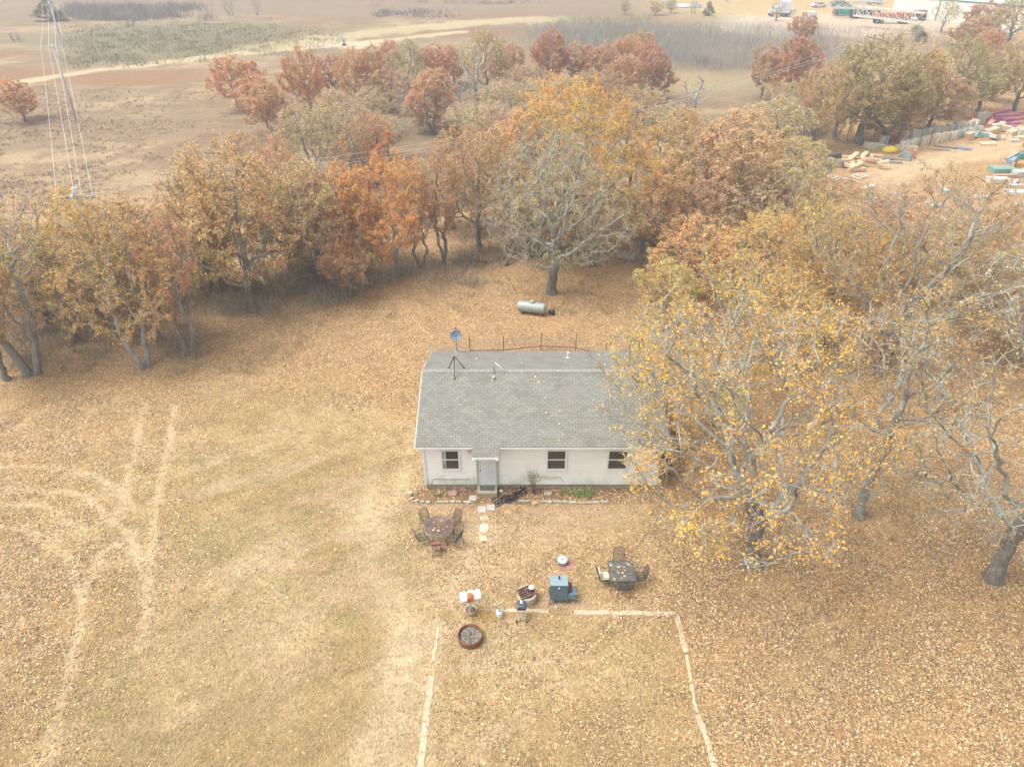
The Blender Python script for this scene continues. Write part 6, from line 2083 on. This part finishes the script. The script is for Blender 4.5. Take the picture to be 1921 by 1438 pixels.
for i in range(34):
    px, py = rsx.uniform(1500, 1915), rsx.uniform(350, 480)
    c = ((.62, .62, .58), (.30, .34, .34), (.45, .36, .26), (.55, .28, .2), (.35, .45, .42))[i % 5]
    beam(px, py, rsx.uniform(.5, 1.6), rsx.uniform(.2, .6), rsx.uniform(.1, .4), rsx.uniform(0, 180), rsx.uniform(-10, 10), c, '%s scrap piece lying in the field under the brown oaks' % ('white', 'dark grey', 'tan', 'rust red', 'grey green')[i % 5], 0, 'scrap_piece', 'scrap in the field, %s' % ('white', 'dark grey', 'tan', 'rust red', 'grey green')[i % 5], 'scrap')

# pile by the right edge
for a in ((1878, 322, 2.6, 1.4, .5, 0, 0, (.20, .32, .27), 'dark green box with yellow corner atop the right pile'), (1885, 333, 2.8, .5, .35, 4, 0, (.42, .30, .20), 'brown beam under the dark green box'), (1870, 342, 2.2, 1.0, .5, -5, 0, (.56, .52, .42), 'cream box at the left of the right pile'),
          (1895, 345, 2.0, .35, .3, 55, 0, (.30, .22, .20), 'brown beam slanting down the right pile'), (1903, 345, 2.2, .35, .3, 50, 0, (.36, .38, .42), 'grey beam slanting down the right pile'), (1910, 350, 2.4, .3, .25, 0, 0, (.68, .66, .62), 'white beam at the foot of the right pile'), (1912, 330, 1.6, 1.0, .6, 10, 0, (.42, .46, .42), 'grey green box in the right pile'),
          (1895, 305, 2.0, .8, .5, 50, 0, (.22, .32, .44), 'blue tarp covered box behind the right pile'), (1912, 312, 1.6, .5, .4, 5, 0, (.62, .36, .12), 'orange beam behind the right pile'), (1915, 298, 1.2, .8, .7, 10, 0, (.08, .30, .24), 'deep green box at the right edge'), (1905, 365, 2.4, 1.0, .4, -8, 0, (.58, .56, .48), 'pale sheet lowest at the right edge')):
    beam(a[0], a[1], a[2], a[3], a[4], a[5], a[6], a[7], a[8], 0.0)
g = at(1880, 318)
bm = empty('steel_boom', (0, 0, 0), 0, 'long grey steel boom standing over the right pile', 'boom')
MB().tube((g.x, g.y, 1.2), (g.x + 6.5, g.y + 3.2, 3.0), .14, n=8).build('boom_tube', M_STEEL, bm)
MB().tube((g.x + 1.9, g.y + .8, 0), (g.x + 1.9, g.y + .8, 1.8), .1, n=8).build('prop', M_STEEL, bm)
g = at(1782, 217)
sg = empty('yellow_sign', (g.x, g.y, 0), 0, 'small yellow sign on a post at the woods edge', 'sign')
MB().bar((0, 0, 0), (0, 0, .9), .05, .05).build('post', M_BLACK, sg)
MB().box((0, -.04, .95), (.5, .03, .34)).build('plate', mat('sign_yellow', (.72, .60, .08), None, 3, .5), sg)

# equipment yard at the top right ------------------------------------------------
def wheel_at(parent, x, y, r, m=None, axis_y=True):
    w = MB().lathe([(0, -.13), (r * .95, -.13), (r, -.09), (r, .09), (r * .95, .13), (0, .13)], (x, y, r), 16, rotm('X', 90)).build('wheel', M_BLACK, parent)
    MB().lathe([(0, -.14), (r * .55, -.14), (r * .5, 0), (r * .55, .14), (0, .14)], (x, y, r), 12, rotm('X', 90)).build('rim', M_STEEL, w)


def car(px, py, rz, col, label, name='parked_car', s=1.0):
    g = at(px, py)
    r = empty(name, (g.x, g.y, 0), math.radians(rz), label, 'car')
    r.scale = (s, s, s)
    side = [(-2.15, .35), (-2.2, .75), (-1.95, .98), (-1.35, 1.05), (-.75, 1.45), (.65, 1.48), (1.35, 1.08), (2.05, .98), (2.2, .7), (2.15, .35)]
    MB().prism(side, -.86, .86, rotm('X', 90)).build('body', mat('car_' + name + str(int(col[0] * 99)), col, None, 2, .3), r)
    gl = MB()
    for s_ in (-1, 1):
        gl.prism([(-.95, 1.05), (-.68, 1.38), (.6, 1.40), (1.12, 1.08)], s_ * .865, s_ * .885, rotm('X', 90))
    gl.add([(-1.30, -.72, 1.09), (-1.30, .72, 1.09), (-.80, .68, 1.44), (-.80, -.68, 1.44)], [(0, 1, 2, 3)])
    gl.add([(1.31, -.72, 1.12), (1.31, .72, 1.12), (.70, .68, 1.475), (.70, -.68, 1.475)], [(3, 2, 1, 0)])
    gl.build('window', M_GLASS, r)
    for x in (-1.35, 1.35):
        for y in (-.8, .8): wheel_at(r, x, y, .33)


car(1535, 14, 8, (.72, .72, .72), 'white sedan parked on the grass at the top of the yard')
car(1573, 12, 185, (.05, .08, .07), 'dark green pickup behind the near lattice mast', 'dark_car', 1.15)
car(1640, 8, 178, (.06, .07, .09), 'black car behind the lattice masts', 'black_car', 1.1)


def truck(px, py, rz, label, name='white_truck', box=(2.6, 2.5, 2.7), cab=(.72, .73, .74), white=(.70, .71, .72)):
    g = at(px, py)
    r = empty(name, (g.x, g.y, 0), math.radians(rz), label, 'truck')
    MB().box((0, 0, .75), (5.6, .9, .25)).build('chassis', M_BLACK, r)
    MB().box((-1.2, 0, .9 + box[2] / 2), box, None, .08).build('sleeper_box', mat(name + '_box', white, None, 2, .4), r)
    MB().box((1.0, 0, 1.75), (1.6, 2.2, 1.6), None, .15).box((2.3, 0, 1.25), (1.3, 1.9, .9), None, .15).build('cab', mat(name + '_cab', cab, None, 2, .35), r)
    MB().box((1.82, 0, 2.05), (.05, 1.8, .6)).box((1.0, -1.11, 2.0), (.9, .03, .5)).build('window', M_GLASS, r)
    for x in (-2.1, -1.0, 2.3):
        for y in (-1.0, 1.0): wheel_at(r, x, y, .5)


truck(1461, 31, 175, 'white semi truck tractor behind the leafless tree at the top', 'white_truck', (2.6, 2.5, 3.0))
g = at(1515, 44)
tr_ = empty('white_trailer', (g.x, g.y, 0), math.radians(-6), 'white box trailer with a round vent in the thicket edge', 'trailer')
MB().box((0, 0, 1.65), (3.0, 2.2, 2.3), None, .06).build('body', mat('trailer_white', (.68, .72, .74), None, 2, .4), tr_)
MB().lathe([(.2, 0), (.2, .03), (0, .03)], (.3, -1.1, 1.9), 14, rotm('X', 90)).build('vent', M_BLACK, tr_)
MB().box((-1.52, 0, 1.6), (.03, 1.8, 2.0)).build('door', mat('trailer_dark', (.16, .20, .20), None, 2, .4), tr_)
for y in (-1.0, 1.0): wheel_at(tr_, 0, y, .4)
g = at(1478, 26)
tb_ = empty('utility_trailer', (g.x, g.y, 0), .1, 'low pale utility trailer right of the white semi truck', 'trailer')
MB().box((0, 0, .9), (3.4, 1.9, .9), None, .05).build('body', mat('utility_grey', (.58, .61, .63), None, 2, .5), tb_)
for y in (-.9, .9): wheel_at(tb_, 0, y, .38)
g = at(1290, 14)
pp = empty('pipe_heap', (g.x, g.y, 0), -.12, 'heap of pale pipes at the top edge', 'pipes')
for i in range(7):
    MB().tube((-4, -1 + i * .3, .2 + .25 * (i % 3)), (4, -1 + i * .3 + rnd.uniform(-.3, .3), .2 + .25 * (i % 3)), .17, n=8).build('pipe', mat('pipe_pale', (.62, .64, .63), None, 2, .5), pp)
gg = at(1248, 8)
tag(MB().box((0, 0, .9), (1.8, 1.2, 1.7), None, .1).box((0, 0, 1.8), (1.2, .9, .15), None, .05).build('white_tank', mat('tank_w', (.7, .72, .74), None, 2, .4), None, (gg.x, gg.y, 0)), 'white square tank at the left end of the pipe heap', 'tank')


def lattice(p0, p1, w, label, m):
    p0, p1 = Vector(p0), Vector(p1)
    r = empty('lattice_mast', (0, 0, 0), 0, label, 'derrick mast')
    u, v, d = frame(p1 - p0)
    L_ = (p1 - p0).length
    n_ = int(L_ / w)
    ch, la = MB(), MB()
    for a, b in ((-1, -1), (1, -1), (1, 1), (-1, 1)):
        o_ = u * a * w / 2 + v * b * w / 2
        ch.bar(p0 + o_, p1 + o_, .26, .26)
    C4 = ((-1, -1), (1, -1), (1, 1), (-1, 1))
    for i in range(n_):
        q0, q1 = p0 + d * L_ * i / n_, p0 + d * L_ * (i + 1) / n_
        for k in range(4):
            a, b = C4[k], C4[(k + 1) % 4]
            oa, ob = u * a[0] * w / 2 + v * a[1] * w / 2, u * b[0] * w / 2 + v * b[1] * w / 2
            la.bar(q0 + oa, q1 + ob, .13, .13)
            la.bar(q0 + oa, q0 + ob, .13, .13)
    ch.build('chord', m, r); la.build('lattice', m, r)


M_MAST = mat('mast_cream', (.70, .68, .60), (.54, .50, .42), 1.2, .6, spot=(.40, .28, .2), spot_t=(.58, .68), spot_sc=1)
a, b = at(1558, 8, 3.4), at(1660, 13, 3.0)
lattice((a.x, a.y, 3.6), (b.x, b.y, 3.2), 1.9, 'cream lattice derrick mast lying behind the other one', M_MAST)
a, b = at(1605, 22, 3.4), at(1732, 34, 3.2)
lattice((a.x, a.y, 3.6), (b.x, b.y, 3.2), 2.1, 'cream lattice derrick mast lying in front over the orange rig', M_MAST)


def rig_truck(px, py, rz, L_, label, col, name):
    g = at(px, py)
    r = empty(name, (g.x, g.y, 0), math.radians(rz), label, 'rig')
    MB().box((0, 0, 1.05), (L_, 2.0, .35)).build('chassis', mat('chassis_dark', (.06, .07, .08), None, 2, .6), r)
    bd = MB()
    k = int(L_ / 1.6)
    rs = np.random.RandomState(int(px))
    for i in range(k):
        bd.box((-L_ / 2 + (i + .5) * L_ / k, rs.uniform(-.2, .2), 1.25 + .6), (L_ / k * .82, rs.uniform(1.2, 2.0), rs.uniform(.7, 1.5)), None, .08)
    bd.build('machinery', mat(name + '_paint', col, tuple(c * .7 for c in col), 1, .55), r)
    for x in (-L_ * .38, -L_ * .26, L_ * .3, L_ * .4):
        for y in (-1.0, 1.0): wheel_at(r, x, y, .5)


rig_truck(1620, 34, -4, 8, 'dark green drilling truck under the front lattice mast', (.05, .11, .11), 'green_rig')
rig_truck(1668, 44, -6, 9, 'orange drilling rig at the edge of the thicket', (.52, .15, .07), 'orange_rig')
rig_truck(1712, 38, -6, 6, 'rusty brown rig deck right of the orange one', (.24, .13, .09), 'brown_rig')
g = at(1583, 30)
gt = empty('green_tarp_rig', (g.x, g.y, 0), 0, 'green tarp draped over a rig at the left of the masts', 'tarp')
tv = []
for j in range(5):
    for i in range(7):
        x = -2.2 + i * .75
        tv.append((x, -1.1 + j * .5, .5 + 2.6 * (1 - abs(j - 2.2) / 4) * (.8 + .2 * math.sin(i * 1.9)) - (.9 if i in (0, 6) else 0) * .6))
tf = [(j * 7 + i, j * 7 + i + 1, j * 7 + i + 8, j * 7 + i + 7) for j in range(4) for i in range(6)]
tz_ = MB().add(tv, tf, True)
for i in range(6):
    tz_.add([tv[i], tv[i + 1], (tv[i + 1][0] + .1, -1.35, .4), (tv[i][0] + .1, -1.35, .4)], [(3, 2, 1, 0)])
tz_.build('tarp_sheet', mat('tarp_green', (.03, .24, .17), (.02, .16, .12), 1.5, .6), gt)
MB().box((-2.4, 0, 1.0), (1.4, 2.0, 1.4), None, .1).box((0, .1, .9), (4.0, 1.8, .6)).build('rig_body', mat('rig_dark', (.16, .17, .18), None, 2, .6), gt)
MB().bar((1.8, -1.0, 1.5), (4.5, -1.2, 1.45), .2, .25).build('yellow_rail', mat('rail_yellow', (.62, .42, .08), None, 2, .5), gt)

# metal building
bA, bB = at(1671, 30.5), at(1921, 55.5)
mbd = empty('metal_building', (0, 0, 0), 0, 'long pale metal shed building with green trimmed roof behind the trees', 'building')
dA = (bB - bA).normalized()
nB = Vector((dA.y, -dA.x, 0))
if nB.y > 0: nB = -nB
HB = None
hb = 4.0
# height so that the eave meets the top edge of the picture near x=1800
ks = [bA.lerp(bB, t / 40) for t in range(41)]
q = min(ks, key=lambda p: abs(pr(p.x, p.y, 5)[0] - 1807))
while pr(q.x, q.y, hb)[1] > 3.0 and hb < 12: hb += .1
bB2 = bB + dA * 30
LB = (bB2 - bA).length
wl_ = MB()
nr = int(LB / .45)
for i in range(nr):
    p0 = bA + dA * LB * i / nr; p1 = bA + dA * LB * (i + .72) / nr; p2 = bA + dA * LB * (i + .8) / nr; p3 = bA + dA * LB * (i + .92) / nr
    p4 = bA + dA * LB * (i + 1) / nr
    for (s, e, os, oe) in ((p0, p1, 0, 0), (p1, p2, 0, .05), (p2, p3, .05, .05), (p3, p4, .05, 0)):
        a_, b_2 = s + nB * os, e + nB * oe
        wl_.add([a_, b_2, b_2 + Vector((0, 0, hb)), a_ + Vector((0, 0, hb))], [(0, 1, 2, 3)])
dn = -nB * 22
for e in (bA, bB2):
    wl_.add([e, e + dn, e + dn + Vector((0, 0, hb)), e + dn * .5 + Vector((0, 0, hb + 2)), e + Vector((0, 0, hb))], [(0, 1, 2, 3, 4)])
wl_.add([bA + dn, bB2 + dn, bB2 + dn + Vector((0, 0, hb)), bA + dn + Vector((0, 0, hb))], [(3, 2, 1, 0)])
wl_.build('wall', mat('ribbed_cream', (.80, .80, .70), (.74, .74, .65), .3, .55), mbd)
rf_ = MB()
for s, e in ((0, .5), (1, .5)):
    V = []
    for t, zz in ((s, hb + .05), (e, hb + 2.05)):
        for p in (bA - dA * .3, bB2 + dA * .3): V.append(p + dn * (t if s == 0 else t) + Vector((0, 0, zz)))
    V += [Vector(v) - Vector((0, 0, .12)) for v in V]
    rf_.add(V, [(0, 1, 3, 2), (6, 7, 5, 4), (0, 4, 5, 1), (1, 5, 7, 3), (3, 7, 6, 2), (2, 6, 4, 0)])
rf_.build('roof', mat('roof_mint', (.42, .55, .48), (.36, .48, .42), .3, .5), mbd)
MB().bar(bA + nB * .12 + Vector((0, 0, hb - .02)), bB2 + nB * .12 + Vector((0, 0, hb - .02)), .15, .3).build('eave_trim', mat('trim_green', (.12, .22, .17), None, 1, .5), mbd)
dsx = bA + dA * LB * .19
MB().bar(dsx + nB * .12, dsx + nB * .12 + Vector((0, 0, hb)), .2, .14).build('downpipe', mat('trim_green', (.12, .22, .17)), mbd)
# white rubble behind the far oaks
rub = at(1885, 62)
for i in range(7):
    px, py = 1868 + i * 6, 60 + (i % 3) * 5
    beam(px, py, 2.2, 1.0, .7, rnd.uniform(0, 90), rnd.uniform(-20, 20), (.62, .62, .64), 'pale rubble block behind the far right oaks', 0, 'rubble_block', 'pale rubble behind the far right oaks', 'rubble')
# small pump with a dish, pasture road
g = at(646, 86)
pm = empty('well_pump', (g.x, g.y, 0), 0, 'tiny pale pump unit standing beside the field road', 'pump')
MB().tube((0, 0, 0), (0, 0, 1.2), .12, n=8).box((0, 0, .2), (.9, .6, .4), None, .05).build('base', M_BLACK, pm)
MB().box((-.2, 0, 1.5), (1.3, .2, .7), rotm('Y', 20), .05).build('head', mat('pump_pale', (.50, .60, .60), None, 3, .5), pm)
for px, py, lab in ((385, 112, 'thin leaning marker post beside the field road'), (292, 98, 'pale yellow marker post left of the field road')):
    g = at(px, py)
    o = MB().tube((0, 0, 0), (.15, 0, 1.6), .06, n=6).lathe([(.08, 0), (.08, .1), (0, .12)], (.15, 0, 1.58), 8).build('marker_post', mat('post_%d' % px, (.16, .12, .10) if px > 300 else (.6, .5, .25), None, 3, .7), None, (g.x, g.y, 0))
    tag(o, lab, 'post')

# power line -----------------------------------------------------------------
M_POLE = mat('pole_grey', (.52, .52, .49), (.42, .42, .39), 3, .8, stretch=(6, 6, .6))
M_WIRE = mat('wire_pale', (.66, .66, .64), None, 3, .5)


def pole(x, y, h_, arms, label, dx=0.0):
    r = empty('power_pole', (x, y, 0), 0, label, 'power pole')
    MB().tube((0, 0, 0), (dx, 0, h_), .17, .12, 12).build('pole_shaft', M_POLE, r)
    tips = []
    for (z_, rz, L_, xs) in arms:
        c, s = math.cos(rz), math.sin(rz)
        e = Vector((dx, -.13, z_))
        am = MB().bar(e - Vector((c, s, 0)) * L_ / 2, e + Vector((c, s, 0)) * L_ / 2, .10, .12).build('crossarm', M_POLE, r)
        tt_ = []
        for t in xs:
            q_ = e + Vector((c, s, 0)) * t
            MB().lathe([(.02, 0), (.055, .06), (.035, .09), (.055, .13), (.02, .17), (0, .17)], (q_.x, q_.y, q_.z + .05), 8).build('insulator', M_WHITE, am)
            tt_.append(Vector((x, y, 0)) + q_ + Vector((0, 0, .2)))
        tips.append(tt_)
    return tips


def wire(a, b, sag, r, lab, grp):
    pts = [a.lerp(b, t) - Vector((0, 0, sag * 4 * t * (1 - t))) for t in np.linspace(0, 1, 17)]
    tag(MB().path(pts, r, 5).build('overhead_wire', M_WIRE), lab, 'wire', grp)


n0 = at(143, 368, 9.0)
t1 = pole(n0.x, n0.y, 9.6, [(9.0, .08, 2.5, (-1.15, 0.0, .45, 1.15)), (9.25, 1.9, 2.4, (-1.1, -.3, 1.1))], 'near power pole with crossed arms rising out of the left oaks')
p2 = at(146, 231)
t2 = pole(p2.x, p2.y, 10.2, [(9.75, .05, 3.0, (-1.4, -.4, .55, 1.4))], 'middle grey power pole in the pasture')
p3 = at(119, 88)
t3 = pole(p3.x, p3.y, 9.2, [(8.1, .03, 3.0, (-1.4, -.5, .5, 1.4))], 'far power pole before the dark green cedar')
t4 = pole(p3.x - 14, p3.y + 62, 9.2, [(8.1, .03, 3.0, (-1.4, -.5, .5, 1.4))], 'farthest power pole beyond the top edge')
nm = ('leftmost', 'second', 'third', 'rightmost')
for i in range(4):
    wire(t1[0][i], t2[0][i], .25, .015, '%s pale wire from the near power pole to the middle one' % nm[i], 'wires near span')
    wire(t2[0][i], t3[0][i], .5, .02, '%s pale wire from the middle power pole to the far one' % nm[i], 'wires middle span')
    wire(t3[0][i], t4[0][i], .5, .03, '%s pale wire running over the top edge' % nm[i], 'wires far span')
p5 = at(1195, 205, 9.3)
M_POLE = mat('pole_brown', (.17, .14, .11), (.11, .09, .07), 3, .9)
t5 = pole(p5.x, p5.y, 9.4, [(9.3, 1.9, 2.4, (-1.1, -.3, 1.1))], 'power pole hidden among the oaks left of the dead stub')
p6 = at(1640, 72, 9.3)
t6 = pole(p6.x, p6.y, 9.8, [(9.3, 1.9, 2.4, (-1.1, -.3, 1.1))], 'power pole near the derrick masts')
for i in range(3):
    wire(t1[1][i], t5[0][i], .7, .013, '%s thin wire crossing above the orange oaks' % ('lowest', 'middle', 'highest')[i], 'wires over the orange oaks')
    wire(t5[0][i], t6[0][i], .5, .018, '%s thin wire crossing the dark red oaks to the yard' % ('lowest', 'middle', 'highest')[i], 'wires over the dark red oaks')
# ------------------------------------------------------------------ air
HAZE = 0.00105
m = bpy.data.materials.new('haze')
m.use_nodes = True
nt = m.node_tree
nt.nodes.clear()
o_ = nt.nodes.new('ShaderNodeOutputMaterial')
v_ = nt.nodes.new('ShaderNodeVolumePrincipled')
v_.inputs['Color'].default_value = (.88, .94, 1.0, 1)
v_.inputs['Density'].default_value = HAZE
v_.inputs['Anisotropy'].default_value = .1
nt.links.new(v_.outputs[0], o_.inputs['Volume'])
hz = MB().box((0, 420, 14.5), (1440, 1000, 33.0)).build('haze', m)
tag(hz, 'thin pale autumn haze lying over the whole landscape', 'haze', kind='stuff')
